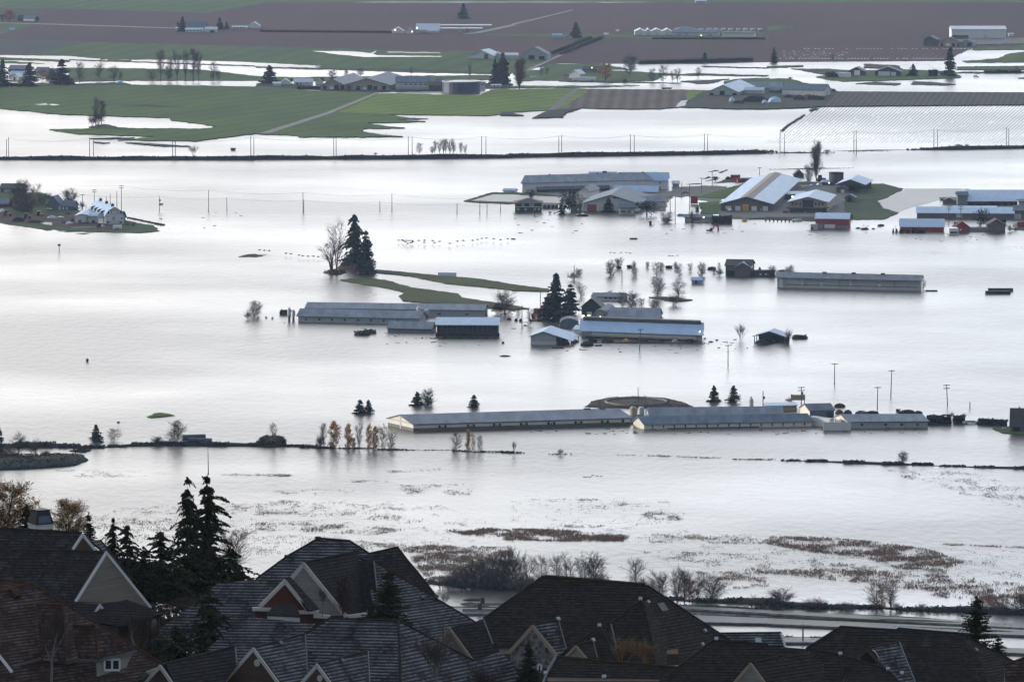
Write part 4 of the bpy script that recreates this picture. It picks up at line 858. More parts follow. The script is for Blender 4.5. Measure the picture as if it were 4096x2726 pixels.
tr(A0, 'conifer', 275, 800, 566, 150, 'tall dark conifer beside the red-orange maple'); tr(A0, 'spruce', 570, 782, 538, 150, 'widest dark conifer right of the left-edge farm'); tr(A0, 'conifer', 25, 795, 540, 130, 'dark conifer cut by the left edge of the far farm'); tr(A0, 'orange', 392, 750, 636, 96, 'red-orange maple between two tall conifers'); tr(A0, 'shrub', 480, 740, 600, 100, 'dark tangle of bare shrubs left of the widest conifer', name='shrub')
hedge('low dark hedge along the front of the left-edge farm', A0(0, 792), A0(230, 795), 20 * KA, dep=3); hp(A0, 'snow_pile', 'white heap of wrapped bales beside the bare trees at the far left', 'bales', 1100, 768, 64, 26, 'tarp')
for x, yb, yt, w, s in ((735, 770, 560, 110, 'crooked bare tree just right of the widest left conifer'), (912, 724, 558, 120, 'forked bare tree in the far left green strip'), (1050, 748, 588, 130, 'bushy bare tree by the white wrapped bales'), (1110, 735, 650, 50, 'small bare sapling by the white wrapped bales')): tr(A0, 'bare', x, yb, yt, w, s)
for x, yt, w in ((1480, 430, 110), (1570, 520, 90), (1630, 440, 100), (1705, 440, 100), (1780, 415, 130), (1550, 560, 90), (1830, 450, 90), (1400, 620, 120)): tr(A0, 'bare_tall' if yt < 500 else 'bare', x, 748, yt, w, 'tall bare tree in the loose grove standing by the far left pools', group='bare trees of the far grove')
tr(A0, 'bare', 1965, 745, 555, 110, 'single bare tree standing right of the far grove'); tr(A0, 'bare', 2010, 742, 640, 60, 'small bare shrub tree at the foot of the lone tree right of the far grove')
car('dark red car on the flooded far road', A0(944, 562), 'red_paint', .05, 4.8, zb=.9)
tr(A0, 'bare_tall', 880, 1160, 860, 90, 'tallest bare tree of the clump standing in the flooded field'); tr(A0, 'bare_tall', 935, 1150, 900, 110, 'second bare tree of the clump standing in the flooded field'); tr(A0, 'shrub', 900, 1165, 1020, 160, 'dark bushy shrub at the foot of the clump in the flooded field'); tr(A0, 'shrub', 850, 1166, 1060, 90, 'low shrub at the left of the clump in the flooded field')
bn(A0, 'hut', 'tiny dark hut standing in the water just behind the dike', 2128, 1386, 2162, 1386, 14, 8, depth=3, wall='dark_wall', roof='dark_roof', cat='hut')
# far farm with lit lamps
bn(A1, 'house', 'white house with a lit yellow lamp at the far hedge end', 1255, 308, 1358, 308, 24, 30, depth=12, axis='y', wall='white_wall', roof='white_roof', cat='house', wins=[('lamp', 'lamp_warm', .26, 26, 10, 8)]); bn(A1, 'house', 'small white house with a steep gable between two lamp-lit buildings', 1378, 312, 1444, 312, 24, 26, depth=10, axis='y', wall='white_wall', roof='slate_roof', cat='house', wins=[('lamp', 'lamp_warm', .9, 16, 8, 8)])
bn(A1, 'packing_shed', 'large pale grey packing shed with lit lamps on its corners', 1476, 304, 1690, 304, 30, 55, depth=22, wall='pale_wall', roof='white_roof', cat='shed', wins=[('lamp', 'lamp_warm', .02, 42, 9, 9), ('lamp', 'lamp_warm', .58, 18, 10, 8)])
bn(A1, 'shed', 'low white shed in front of the large pale packing shed', 1580, 306, 1676, 306, 22, 20, depth=8, wall='white_wall', roof='white_roof', cat='shed')
for ya, xa, xb, s in ((240, 1702, 2165, 'longer white plastic row cover stretching right of the pale packing shed'), (268, 1704, 2080, 'shorter white plastic row cover in front of the longer one')): bn(A1, 'row_cover', s, xa, ya, xb, ya, 6, 6, depth=7, wall='white_paint', roof='white_paint', cat='greenhouse')
bn(A1, 'shed', 'tiny pale blue shed beside the white plastic row covers', 1868, 295, 1892, 295, 30, 8, depth=4, roof='white_roof', wall='pale_wall', cat='shed'); tr(A1, 'bare', 1945, 310, 255, 40, 'tiny bare tree beside the tiny pale blue shed')
hedge('long dark far hedge crossing between the purple fields', A1(30, 296), A1(1240, 305), 20 * KA, dep=4, n=900); tr(A1, 'conifer', 1908, 175, 25, 80, 'faint lone conifer high in the hazy far field')
# big grey-blue dairy complex
e = bn(A1, 'barn', 'smaller left gabled barn of the blue-grey dairy complex', 596, 828, 815, 828, 42, 58, back=(790, 770), axis='y', wall='tan_wall', roof='grey_roof', over=1.0, wins=[('door', 'white_wall', .45, 0, 38, 32), ('opening', 'black', .17, 0, 30, 34), ('opening', 'black', .66, 0, 40, 46), ('opening', 'black', .9, 0, 36, 40)])
e = bn(A1, 'barn', 'widest gabled barn of the blue-grey dairy complex', 812, 830, 1232, 832, 48, 62, back=(1010, 768), axis='y', wall='tan_wall', roof='slate_roof', over=1.2, wins=[('opening', 'black', .1, 0, 36, 40), ('opening', 'black', .3, 0, 36, 40), ('door', 'white_wall', .45, 0, 36, 28), ('opening', 'black', .56, 0, 44, 48), ('opening', 'black', .68, 0, 36, 38), ('opening', 'black', .87, 0, 36, 40)])
bn(A1, 'barn', 'long white walled barn with a pale roof right of the widest dairy gable', 1288, 830, 1592, 830, 72, 54, depth=20, wall='pale_wall', roof='slate_roof', wins=[('window', 'dark_wall', x, 48, 22, 8) for x in (.3, .45, .6, .75, .9)] + [('lower_wall', 'grey_wall', .5, 0, 290, 24)])
bn(A1, 'shed', 'small white end shed at the right of the long white walled barn', 1650, 800, 1716, 800, 48, 30, depth=9, wall='white_wall', roof='slate_roof', cat='shed'); bn(A1, 'shed', 'dark open lean-to between the long white barn and the round tank', 1592, 832, 1700, 834, 52, 26, depth=8, wall='dark_wall', roof='brown_roof', cat='shed')
cyl('storage_tank', 'wide round navy blue slurry tank with a pale rim', 'tank', A1(1890, 848), 352 * KA, 104 * KA, [(1, -.05), (1, .97)], 'navy_wrap', parts=(('rim', 'metal', [(1.01, .93), (1.02, 1.0), (.98, 1.0), (.97, .93)]), ('cover', 'metal', [(.97, .9), (.4, 1.02), (.02, 1.06)])))
bn(A1, 'shed', 'white shed peeping out behind the round navy tank', 2062, 828, 2108, 828, 50, 24, depth=9, wall='white_wall', roof='slate_roof', cat='shed'); bn(A1, 'caravan', 'low white caravan below the twin far conifers', 2166, 808, 2256, 808, 24, 8, depth=4, wall='white_wall', roof='white_roof', cat='caravan', wins=row('window', 'dark_wall', (.3, .7), 10, 12, 10))
bn(A1, 'house', 'white gambrel cottage with two dark windows left of the dairy complex', 548, 792, 612, 792, 34, 34, depth=10, axis='y', wall='white_wall', roof='slate_roof', cat='house', wins=[('window', 'black', .35, 10, 8, 10), ('window', 'black', .68, 10, 8, 10)])
bn(A1, 'house', 'long low white house with a dark doorway near the gambrel cottage', 350, 782, 520, 782, 26, 32, depth=11, wall='white_wall', roof='white_roof', cat='house', wins=[('door', 'black', .17, 0, 20, 22), ('door', 'black', .35, 0, 10, 22), ('window', 'black', .7, 12, 16, 8)])
bn(A1, 'house', 'white house with a low gable right of the dark broad conifer', 230, 780, 310, 780, 24, 28, depth=10, axis='y', wall='white_wall', roof='white_roof', cat='house'); bn(A1, 'shed', 'small white shed right under the dark broad conifer', 158, 795, 224, 795, 26, 14, depth=8, wall='white_wall', roof='white_roof', cat='shed')
tr(A1, 'spruce', 122, 770, 596, 125, 'dark broad conifer at the left of the row of white cottages'); tr(A1, 'round', 330, 775, 720, 40, 'small dark tree between the white cottages')
for x, yb, yt, w, s in ((705, 745, 630, 110, 'reddish bare tree rising behind the left dairy gable'), (960, 700, 620, 90, 'faint reddish tree behind the widest dairy gable'), (830, 700, 630, 60, 'thin bare tree between the two dairy gables'), (600, 760, 700, 80, 'small bare bush behind the gambrel cottage')): tr(A1, 'bare_red', x, yb, yt, w, s)
tr(A1, 'bare_tall', 1965, 740, 560, 50, 'thin bare tree standing behind the round navy tank'); tr(A1, 'conifer', 2200, 775, 540, 90, 'left one of the twin dark conifers by the white caravan'); tr(A1, 'columnar', 2270, 780, 480, 110, 'right, taller one of the twin dark conifers by the white caravan'); tr(A1, 'bare', 1430, 690, 600, 40, 'faint thin tree behind the long white walled barn')
hedge('low dark shrub hedge before the white cottages', A1(380, 822), A1(590, 824), 26 * KA, dep=5)
bn(A1, 'barn', 'pale grey wide barn with a dark doorway in the far berry fields', 1950, 540, 2190, 544, 30, 52, depth=26, axis='y', wall='grey_wall', roof='white_roof', wins=[('door', 'dark_wall', .7, 0, 36, 44)]); bn(A1, 'barn', 'small pale grey barn joined to the right of the wide far barn', 2192, 540, 2262, 540, 34, 22, depth=14, axis='y', wall='pale_wall', roof='white_roof'); bn(A1, 'barn', 'low grey barn half hidden by the twin conifers', 2292, 545, 2410, 545, 36, 22, depth=14, wall='pale_wall', roof='white_roof')
bn(A2, 'barn', 'grey barn with a raised middle roof and dark doors beside the tree-lined road', 92, 550, 325, 552, 52, 62, depth=20, axis='y', wall='grey_wall', roof='slate_roof', wins=[('door', 'dark_wall', .38, 0, 56, 40), ('door', 'dark_wall', .78, 0, 52, 34)])
tr(A2, 'poplar', 70, 828, 500, 150, 'broad reddish-brown bare poplar at the end of the bright green field', name='poplar'); tr(A2, 'spruce', 588, 350, 200, 84, 'faint dark conifer beside the small far pale sheds')
bn(A2, 'shed', 'small pale blue shed left of the faint far conifer', 374, 354, 460, 354, 26, 18, depth=9, wall='pale_wall', roof='blue_roof', cat='shed'); bn(A2, 'house', 'tiny grey gabled house under the faint far conifer', 486, 356, 558, 356, 18, 22, depth=9, axis='y', wall='grey_wall', roof='slate_roof', cat='house')
hedge('dark hedge on the near side of the straight far road', A2(470, 505), A2(845, 352), 22 * KA, dep=4); hedge('dark hedge on the far side of the straight far road', A2(380, 500), A2(740, 352), 20 * KA, dep=4)
bn(A2, 'house', 'tiny white house where the far road meets the track', 850, 325, 884, 325, 10, 10, depth=7, wall='white_wall', roof='white_roof', cat='house'); bn(A2, 'shed', 'tiny white shed at the end of the far yard', 960, 300, 984, 300, 18, 8, depth=5, wall='white_wall', roof='white_roof', cat='shed')
bn(A2, 'building', 'white building with dark windows at the very top edge of the view', 1688, 32, 1788, 32, 22, 16, depth=12, wall='white_wall', roof='white_roof', cat='building', wins=row('window', 'dark_wall', (.2, .4, .6, .8), 6, 8, 10))
for i, (xa, xb) in enumerate(((1130, 1228), (1228, 1278), (1278, 1385), (1385, 1472))): bn(A2, 'greenhouse', ['leftmost white gabled greenhouse of the joined far row', 'narrow second greenhouse of the joined far row', 'third greenhouse of the joined far row', 'rightmost white greenhouse of the joined far row'][i], xa, 328, xb, 328, 36, 24, depth=26, axis='y', wall='white_wall', roof='white_roof', cat='greenhouse', over=.3, wins=[('door', 'pale_wall', .5, 0, 26, 26)])
bn(A2, 'barn', 'dark roofed packing hall behind the far white greenhouses', 1500, 290, 1700, 290, 16, 32, depth=20, hip=True, wall='grey_wall', roof='grey_roof'); bn(A2, 'packing_hall', 'long pale packing hall with lit lamp in the far nursery', 1474, 332, 1905, 334, 34, 24, depth=16, wall='pale_wall', roof='slate_roof', cat='building', wins=row('door', 'grey_wall', (.15, .3, .8), 0, 40, 22) + [('lamp', 'lamp_orange', .62, 0, 10, 10)]); bn(A2, 'packing_hall', 'cream walled flat hall at the right of the far nursery', 1932, 342, 2232, 344, 40, 16, depth=14, wall='cream_wall', roof='slate_roof', cat='building')
for i, x in enumerate((1740, 1815, 1880, 1945, 2012, 2085, 2150, 2215, 2285)): boxthing('storage_bin', 'white covered harvest trailer parked in the long row behind the far nursery', 'trailer', A2(x, 284), 4.6, 2.4, 2.6, 'white_paint', rot=.35, group='white trailers behind the nursery', parts=(('stripe', 'orange_paint' if x == 2150 else 'dark_wall', -2.35, 2.35, -1.25, -1.18, .2, .7),))
hedge('dark clipped hedge in front of the far nursery hall', A2(1290, 362), A2(2330, 364), 18 * KA, dep=4, n=700)
bn(A2, 'house', 'white house with a steep gable behind the white truck', 525, 725, 625, 728, 46, 36, depth=11, axis='y', wall='pale_wall', roof='white_roof', cat='house'); bn(A2, 'shed', 'small grey shed left of the white steep gabled house', 470, 722, 525, 722, 28, 14, depth=8, wall='grey_wall', roof='brown_roof', cat='shed'); boxthing('truck_trailer', 'long white truck trailer parked before the steep gabled house', 'trailer', A2(662, 746), 21, 2.8, 3.4, 'white_paint', parts=(('wheel', 'black', -9, -6, -1.5, -1.42, 0, .8), ('wheel', 'black', 6, 9, -1.5, -1.42, 0, .8)), rot=-.05)
bn(A2, 'house', 'dark house with a lit lamp left of the orange tree', 652, 670, 800, 672, 30, 28, depth=12, wall='blue_wall', roof='dark_roof', cat='house', wins=[('lamp', 'lamp_orange', .56, 42, 9, 9)]); tr(A2, 'orange', 860, 745, 570, 135, 'orange autumn tree between the dark house and the big bare tree')
tr(A2, 'bare_dense', 1085, 690, 480, 170, 'big dark bare tree right of the orange tree'); tr(A2, 'shrub', 1040, 766, 715, 60, 'dark shrub standing in water below the big bare tree')
for x, yb, yt, w, s in ((1290, 760, 620, 90, 'leftmost bare tree in the far flooded lane'), (1390, 765, 590, 110, 'tallest bare tree in the far flooded lane'), (1475, 750, 640, 60, 'thin bare tree in the middle of the far flooded lane'), (1525, 755, 610, 90, 'leaning bare tree at the right of the far flooded lane'), (1715, 720, 612, 80, 'lone bare tree on the spit right of the far flooded lane'), (270, 700, 600, 60, 'dark bare tree just right of the brown poplar'), (320, 690, 610, 60, 'bare bushy tree second right of the brown poplar')): tr(A2, 'bare', x, yb, yt, w, s)
tr(A2, 'conifer', 1775, 575, 480, 60, 'faint conifer at the edge of the far berry field'); hedge('dark scrub hedge edging the far berry field above the pool', A2(1180, 590), A2(2220, 565), 38 * KA, dep=6, m='scrub', n=900)
car('blue-white van parked behind the brown poplar', A2(200, 722), 'tarp', .05, 6.5)
bn(A2, 'barn', 'pale green gabled barn with a dark doorway in the flooded middle distance', 1800, 882, 2080, 884, 38, 62, back=(1960, 830), axis='y', wall='green_wall', roof='blue_roof', wins=[('door', 'black', .48, 0, 44, 46), ('opening', 'black', .13, 0, 38, 28), ('opening', 'black', .88, 0, 38, 26)])
bn(A2, 'barn', 'long grey roofed barn right behind the pale green barn', 2176, 826, 2470, 830, 20, 52, depth=18, wall='grey_wall', roof='steel_roof'); bn(A2, 'shed', 'pale boxy shed right of the pale green barn', 2142, 870, 2310, 872, 42, 24, depth=9, wall='pale_wall', roof='white_roof', cat='shed')
bn(A3, 'barn', 'long white barn with a pale blue roof beside the dark orchard', 128, 885, 520, 893, 64, 54, depth=18, wall='pale_wall', roof='slate_roof', side=[('door', 'grey_wall', .5, 0, 60, 44)]); bn(A3, 'shed', 'small grey shed between the pale green barn and the long white barn', 10, 858, 100, 862, 30, 28, depth=9, wall='dark_wall', roof='slate_roof', cat='shed'); tr(A3, 'shrub', 606, 858, 810, 50, 'round dark bush at the end of the long white barn')
for x, y, w, h, m, s in ((2025 - 2356, 945, 60, 50, 'tarp', 'slanted white tarpaulin heap before the pale green barn'), (60, 950, 130, 58, 'tarp', 'biggest heap of pale blue wrapped silage'), (-30, 955, 60, 36, 'tarp', 'low end of the pale blue wrapped silage'), (190, 905, 110, 34, 'brown_soil', 'brown hay heap left of the dark heaps before the white barn'), (290, 925, 120, 50, 'bank_soil', 'round black heap before the long white barn'), (440, 925, 180, 46, 'bank_soil', 'wide black heap before the long white barn'), (-270, 960, 120, 36, 'bank_soil', 'dark earth heap before the slanted tarpaulin'), (-110, 945, 260, 64, 'bank_soil', 'long dark earth heap behind the wrapped silage'), (370, 900, 120, 30, 'brick', 'reddish earth heap before the long white barn')): hp(A3, 'heap', s, 'heap', x, y, w, h, m)
# right edge far farms
bn(A3, 'warehouse', 'large white warehouse with a shallow roof in the far right field', 1690, 358, 2190, 358, 88, 30, depth=30, axis='x', wall='white_wall', roof='white_roof', cat='warehouse', wins=[('door', 'pale_wall', .62, 0, 26, 34)], side=[('door', 'dark_wall', .5, 0, 30, 40)])
bn(A3, 'house', 'tan house with three dark openings before the white warehouse', 1570, 428, 1772, 430, 34, 50, depth=14, axis='y', wall='tan_wall', roof='brown_roof', cat='house', wins=[('window', 'black', .15, 0, 22, 30), ('door', 'white_wall', .42, 0, 38, 30), ('window', 'black', .68, 0, 22, 30), ('window', 'black', .9, 0, 20, 30)]); bn(A3, 'house', 'dark grey gabled house left of the tan house', 1430, 422, 1552, 424, 60, 30, depth=12, axis='y', wall='dark_wall', roof='slate_roof', cat='house'); bn(A3, 'shed', 'grey wing with a dark doorway right of the tan house', 1782, 425, 1884, 427, 34, 26, depth=12, axis='y', wall='grey_wall', roof='slate_roof', cat='shed', wins=[('door', 'black', .7, 0, 40, 32)])
bn(A3, 'shed', 'small white shed right of the large white warehouse', 2215, 335, 2258, 335, 22, 6, depth=5, wall='white_wall', roof='white_roof', cat='shed'); bn(A3, 'barn', 'dark red roofed barn just behind the tan house', 1700, 360, 1842, 360, 6, 30, depth=10, wall='dark_wall', roof='brown_roof')
bn(A3, 'house', 'dark house with a white garage door on the far right islet', 740, 698, 882, 700, 46, 34, depth=13, axis='y', wall='dark_wall', roof='slate_roof', cat='house', wins=[('garage_door', 'white_wall', .56, 0, 54, 52)]); bn(A3, 'house', 'wide low house with a white triple garage on the far right islet', 982, 702, 1220, 704, 44, 44, depth=14, axis='y', wall='dark_wall', roof='slate_roof', cat='house', wins=[('garage_door', 'white_wall', .37, 0, 110, 44), ('garage_door', 'white_wall', .73, 0, 46, 40)])
boxthing('moving_van', 'white box van parked left of the dark garage house', 'van', A3(690, 716), 14, 3, 4.6, 'white_paint', rot=-.2, parts=(('wheel', 'black', -5, -4, -1.6, -1.5, 0, .8),)); hp(A3, 'brush_pile', 'grey brush pile at the left tip of the far right islet', 'brush', 590, 716, 130, 50, 'brown_soil', leafy='twig')
tr(A3, 'conifer', 1335, 704, 585, 84, 'dark conifer right of the triple garage house'); tr(A3, 'columnar', 1675, 705, 425, 84, 'tallest dark columnar conifer of the far right islet'); tr(A3, 'conifer', 55, 580, 430, 60, 'faint dark conifer by the left end of the far berry pool'); hedge('square clipped dark hedge on the far right islet', A3(1478, 704), A3(1562, 704), 62 * KA, dep=6)
bn(A3, 'shed', 'small dark shed between the square hedge and the columnar conifer', 1580, 698, 1650, 698, 26, 18, depth=8, wall='blue_wall', roof='dark_roof', cat='shed'); tr(A3, 'bare', 600, 560, 500, 60, 'faint bare tree at the edge of the far berry rows')
car('blue car crossing the flooded far right road', A3(1914, 712), 'blue_wall', .05, 5.0); tr(A3, 'bare', 2290, 670, 600, 40, 'tiny bare tree at the far right edge'); hedge('dark scrub strip at the far right edge', A3(1990, 676), A3(2330, 674), 26 * KA, dep=4, m='scrub')
tr(A3, 'shrub', 205, 732, 705, 50, 'small grey bush on the green strip behind the long white barn')
# poles and trees along the dike
DP = [(A0, 60, 1435, 1280), (A0, 80, 1432, 1262), (A0, 825, 1436, 1265), (A0, 861, 1436, 1278), (A0, 1589, 1436, 1290), (A0, 1615, 1436, 1288), (A0, 2308, 1420, 1255), (A0, 2337, 1420, 1262), (A1, 716, 1428, 1265), (A1, 738, 1430, 1265), (A1, 1402, 1420, 1252), (A1, 1437, 1418, 1258), (A1, 2077, 1418, 1252), (A1, 2116, 1418, 1258), (A2, 431, 1412, 1252), (A2, 457, 1412, 1242), (A2, 1089, 1405, 1238), (A2, 1125, 1405, 1242), (A2, 1771, 1392, 1228), (A2, 1800, 1392, 1236), (A3, 110, 1395, 1200), (A3, 150, 1395, 1230), (A3, 790, 1386, 1210), (A3, 812, 1400, 1202), (A3, 1526, 1352, 1188), (A3, 1560, 1350, 1192), (A3, 2193, 1335, 1170), (A3, 2215, 1335, 1180)]
ORD = ['first', 'second', 'third', 'fourth', 'fifth', 'sixth', 'seventh', 'eighth', 'ninth', 'tenth', 'eleventh', 'twelfth', 'thirteenth', 'fourteenth']
tt = [[], []]
for i, (f, x, yb, yt) in enumerate(DP):
    tt[i % 2].append(pl(f, x, yb + 22, yt, '%s wooden pole of the %s pair from the left along the dike' % (('left', 'right')[i % 2], ORD[i // 2]), group='power poles along the dike', r=.24))
wire(tt[0], 'thin power line strung along the left poles of the dike pairs', 2.0); wire(tt[1], 'thin power line strung along the right poles of the dike pairs', 2.0)
tr(A0, 'shrub_fine', 1780, 1440, 1310, 110, 'small feathery bare tree on the dike right of the third pole pair'); tr(A1, 'bare', 1503, 1420, 1308, 76, 'small bare tree on the dike left of the birch clump'); tr(A1, 'shrub', 1100, 1425, 1400, 50, 'tiny dark bush on the dike crest')
for x, yt, w in ((1620, 1340, 60), (1645, 1285, 50), (1690, 1275, 60), (1725, 1265, 60), (1745, 1260, 50), (1785, 1262, 90), (1820, 1290, 60), (1885, 1300, 50), (1925, 1320, 44)): tr(A1, 'bare_tall', x, 1424, yt, w, 'slender bare tree in the pale birch clump on the dike', group='birch clump on the dike')
tr(A3, 'shrub', 1750, 1360, 1320, 90, 'thin bare bush on the right stretch of dike'); tr(A3, 'shrub', 1830, 1360, 1318, 50, 'tiny bare bush right on the right stretch of dike'); tr(A3, 'shrub', 545, 1410, 1368, 80, 'low bare bush on the broken dike right of the poplar')
# ------------------------------------------------------------------ white gambrel barn island (left)
def gambrel(name, label, f, A, B, eave, knee, peak, depthpix, wall, roof, knx=.18, cat='barn', group=None):
    q = KF(f); a, b = G(f(*A)), G(f(*B)); Lx = (b - a).length; u = (b - a).normalized(); bk = G(f(*depthpix)) - a; D = bk.length; w = bk.normalized(); fr = frame(a, u, w)
    zs = [zat(f(A[0], A[1] - h), a.y) for h in (eave, knee, peak)]
    e = thing(name, label, cat, a + u * Lx / 2 + w * D / 2, group)
    pts = [(0, zs[0]), (Lx * knx, zs[1]), (Lx / 2, zs[2]), (Lx * (1 - knx), zs[1]), (Lx, zs[0])]
    MB().prism([fr(0, 0, -.5), fr(Lx, 0, -.5)] + [fr(x, 0, z) for x, z in reversed(pts)], w * D).build('wall', wall, e)
    rf = MB(); o = .7
    for (x0, z0), (x1, z1) in zip(pts, pts[1:]):
        if x0 == 0: x0, z0 = -.4, z0 - .4
        if x1 == Lx: x1, z1 = Lx + .4, z1 - .4
        rf.slab([fr(x0, -o, z0 + .3), fr(x1, -o, z1 + .3), fr(x1, D + o, z1 + .3), fr(x0, D + o, z0 + .3)], .25)
    ro = rf.build('roof', roof, e)
    return e, fr, Lx, D, zs, q * a.y / F * 1.006, ro
e, fr, Lx, D, zs, k, ro = gambrel('gambrel_barn', 'white gambrel barn with three roof cupolas on the left island', B0, (968, 592), (1142, 592), 78, 126, 158, (820, 522), 'white_wall', 'blue_roof')
for x, z, w, h, nm, m in ((.17, 98, 12, 22, 'window', 'black'), (.83, 98, 12, 22, 'window', 'black'), (.5, 98, 64, 34, 'hay_door', 'dark_wall'), (.5, 100, 56, 28, 'hay_door_panel', 'white_wall'), (.45, 42, 22, 28, 'window', 'grey_wall'), (.15, 12, 22, 16, 'window', 'dark_wall'), (.82, 12, 22, 16, 'window', 'dark_wall'), (.88, 48, 12, 16, 'window', 'dark_wall'), (.5, 26, 160, 3, 'trim_board', 'grey_wall')):
    MB().box(fr, x * Lx - w * k / 2, x * Lx + w * k / 2, -.14 if nm != 'hay_door_panel' else -.2, .05, z * k, (z + h) * k).build(nm, m, e)
for y in (.12, .48, .85):
    c = MB(); c.box(fr, Lx / 2 - .8, Lx / 2 + .8, D * y - .8, D * y + .8, zs[2] - .2, zs[2] + 1.3); cu = c.build('cupola', 'dark_wall', ro); MB().add([fr(Lx / 2 - 1.1, D * y - 1.1, zs[2] + 1.3), fr(Lx / 2 + 1.1, D * y - 1.1, zs[2] + 1.3), fr(Lx / 2 + 1.1, D * y + 1.1, zs[2] + 1.3), fr(Lx / 2 - 1.1, D * y + 1.1, zs[2] + 1.3), fr(Lx / 2, D * y, zs[2] + 2.0)], [(0, 1, 4), (1, 2, 4), (2, 3, 4), (3, 0, 4), (3, 2, 1, 0)]).build('cupola_roof', 'slate_roof', ro)
for y in (.2, .4, .6, .8):
    z1 = zs[0] + (zs[1] - zs[0]) * .55; MB().box(fr, -.6, Lx * .1, D * y - 1.3, D * y + 1.3, zs[0] + .2, z1 + .6).build('dormer', 'dark_wall', ro); MB().slab([fr(-1.0, D * y - 1.7, z1 + .5), fr(Lx * .2, D * y - 1.7, z1 + 1.4), fr(Lx * .2, D * y + 1.7, z1 + 1.4), fr(-1.0, D * y + 1.7, z1 + .5)], .2).build('dormer_roof', 'white_roof', ro)
bn(B0, 'shed', 'blue-grey side shed at the right of the white gambrel barn', 1130, 575, 1156, 572, 62, 38, depth=14, axis='y', wall='blue_wall', roof='slate_roof', cat='shed')
bn(B0, 'shed', 'low white annex with a pale blue roof left of the gambrel barn', 692, 584, 806, 578, 72, 12, back=(770, 530), axis='y', wall='cream_wall', roof='blue_roof', cat='shed', over=.8, wins=[('door', 'blue_paint', .38, 0, 34, 32), ('window', 'white_wall', .5, 40, 90, 14)])
bn(B0, 'shed', 'grey walled lean-to shed between the white annex and the gambrel barn', 812, 580, 968, 582, 66, 34, depth=16, wall='pale_wall', roof='blue_roof', cat='shed', wins=[('door', 'dark_wall', .3, 0, 26, 26)]); bn(B0, 'shed', 'small tan cube shed touching the front of the gambrel barn', 900, 588, 950, 590, 66, 30, depth=7, wall='pale_wall', roof='slate_roof', cat='shed')
bn(B0, 'house', 'blue-grey steep gabled house with a white porch on the left island', 420, 462, 560, 464, 46, 84, depth=12, axis='y', wall='blue_wall', roof='slate_roof', cat='house', wins=[('porch', 'brown_wall', .35, 0, 50, 40), ('door', 'white_wall', .93, 0, 16, 44)]); bn(B0, 'house', 'grey side wing of the blue-grey gabled house', 560, 464, 672, 466, 44, 46, depth=11, wall='blue_wall', roof='slate_roof', cat='house', wins=[('window', 'white_wall', .2, 8, 14, 26), ('window', 'white_wall', .5, 8, 14, 26)])
bn(B0, 'house', 'long low dark roofed house at the left edge of the island', 0, 300, 200, 302, 40, 44, depth=14, wall='dark_wall', roof='dark_roof', cat='house', wins=[('window', 'grey_wall', .35, 4, 70, 34)]); bn(B0, 'house', 'brick cottage with a grey roof at the left edge of the island', -40, 440, 72, 442, 40, 48, depth=11, wall='brick', roof='slate_roof', cat='house')
car('white car parked on the lawn by the blue-grey gabled house', B0(468, 462), 'white_paint', .05, 5.6, zb=.4)
boxthing('stock_trailer', 'white box trailer parked on the grass before the gambrel barn', 'trailer', B0(1080, 640), 5.2, 2.2, 2.1, 'white_paint', rot=-.05, zb=.5, parts=(('wheel', 'black', -1.2, -.3, -1.18, -1.1, -.3, .4), ('wheel', 'black', .2, 1.1, -1.18, -1.1, -.3, .4)))
def tractor(label, p, m, rot=.1, s=1.0, name='tractor', cat='tractor', zb=.4):
    a = G(p); c, sn = math.cos(rot), math.sin(rot); f = frame(a + V((0, 0, zb)), V((c, sn, 0)) * s, V((-sn, c, 0)) * s); e = thing(name, label, cat, a)
    MB().prism([f(-1.6, -.5, .6 * s), f(1.9, -.5, .6 * s), f(1.9, -.5, 1.5 * s), f(.2, -.5, 1.7 * s), f(-1.6, -.5, 1.4 * s)], f(0, .5, 0) - f(0, -.5, 0)).build('body', m, e)
    MB().box(f, -1.3, .1, -.7, .7, 1.5 * s, 2.7 * s).build('cab', 'glass', e); MB().box(f, -1.45, .25, -.8, .8, 2.7 * s, 2.82 * s).build('cab_roof', m, e)
    for x, r in ((-1.0, .85), (1.4, .55)):
        for y in (-.95, .65): MB().tube([f(x, y, r * s), f(x, y + .3, r * s)], r * s, 12).build('wheel', 'black', e)
    return e
tractor('red tractor on the muddy yard of the left island', B0(250, 545), 'red_paint', .1, 1.2); tractor('yellow loader on the muddy yard of the left island', B0(368, 520), 'yellow_paint', .1, 1.1, 'loader', 'loader'); tractor('orange tractor under the dark trees of the left island', B0(65, 520), 'orange_paint', .2, 1.3)
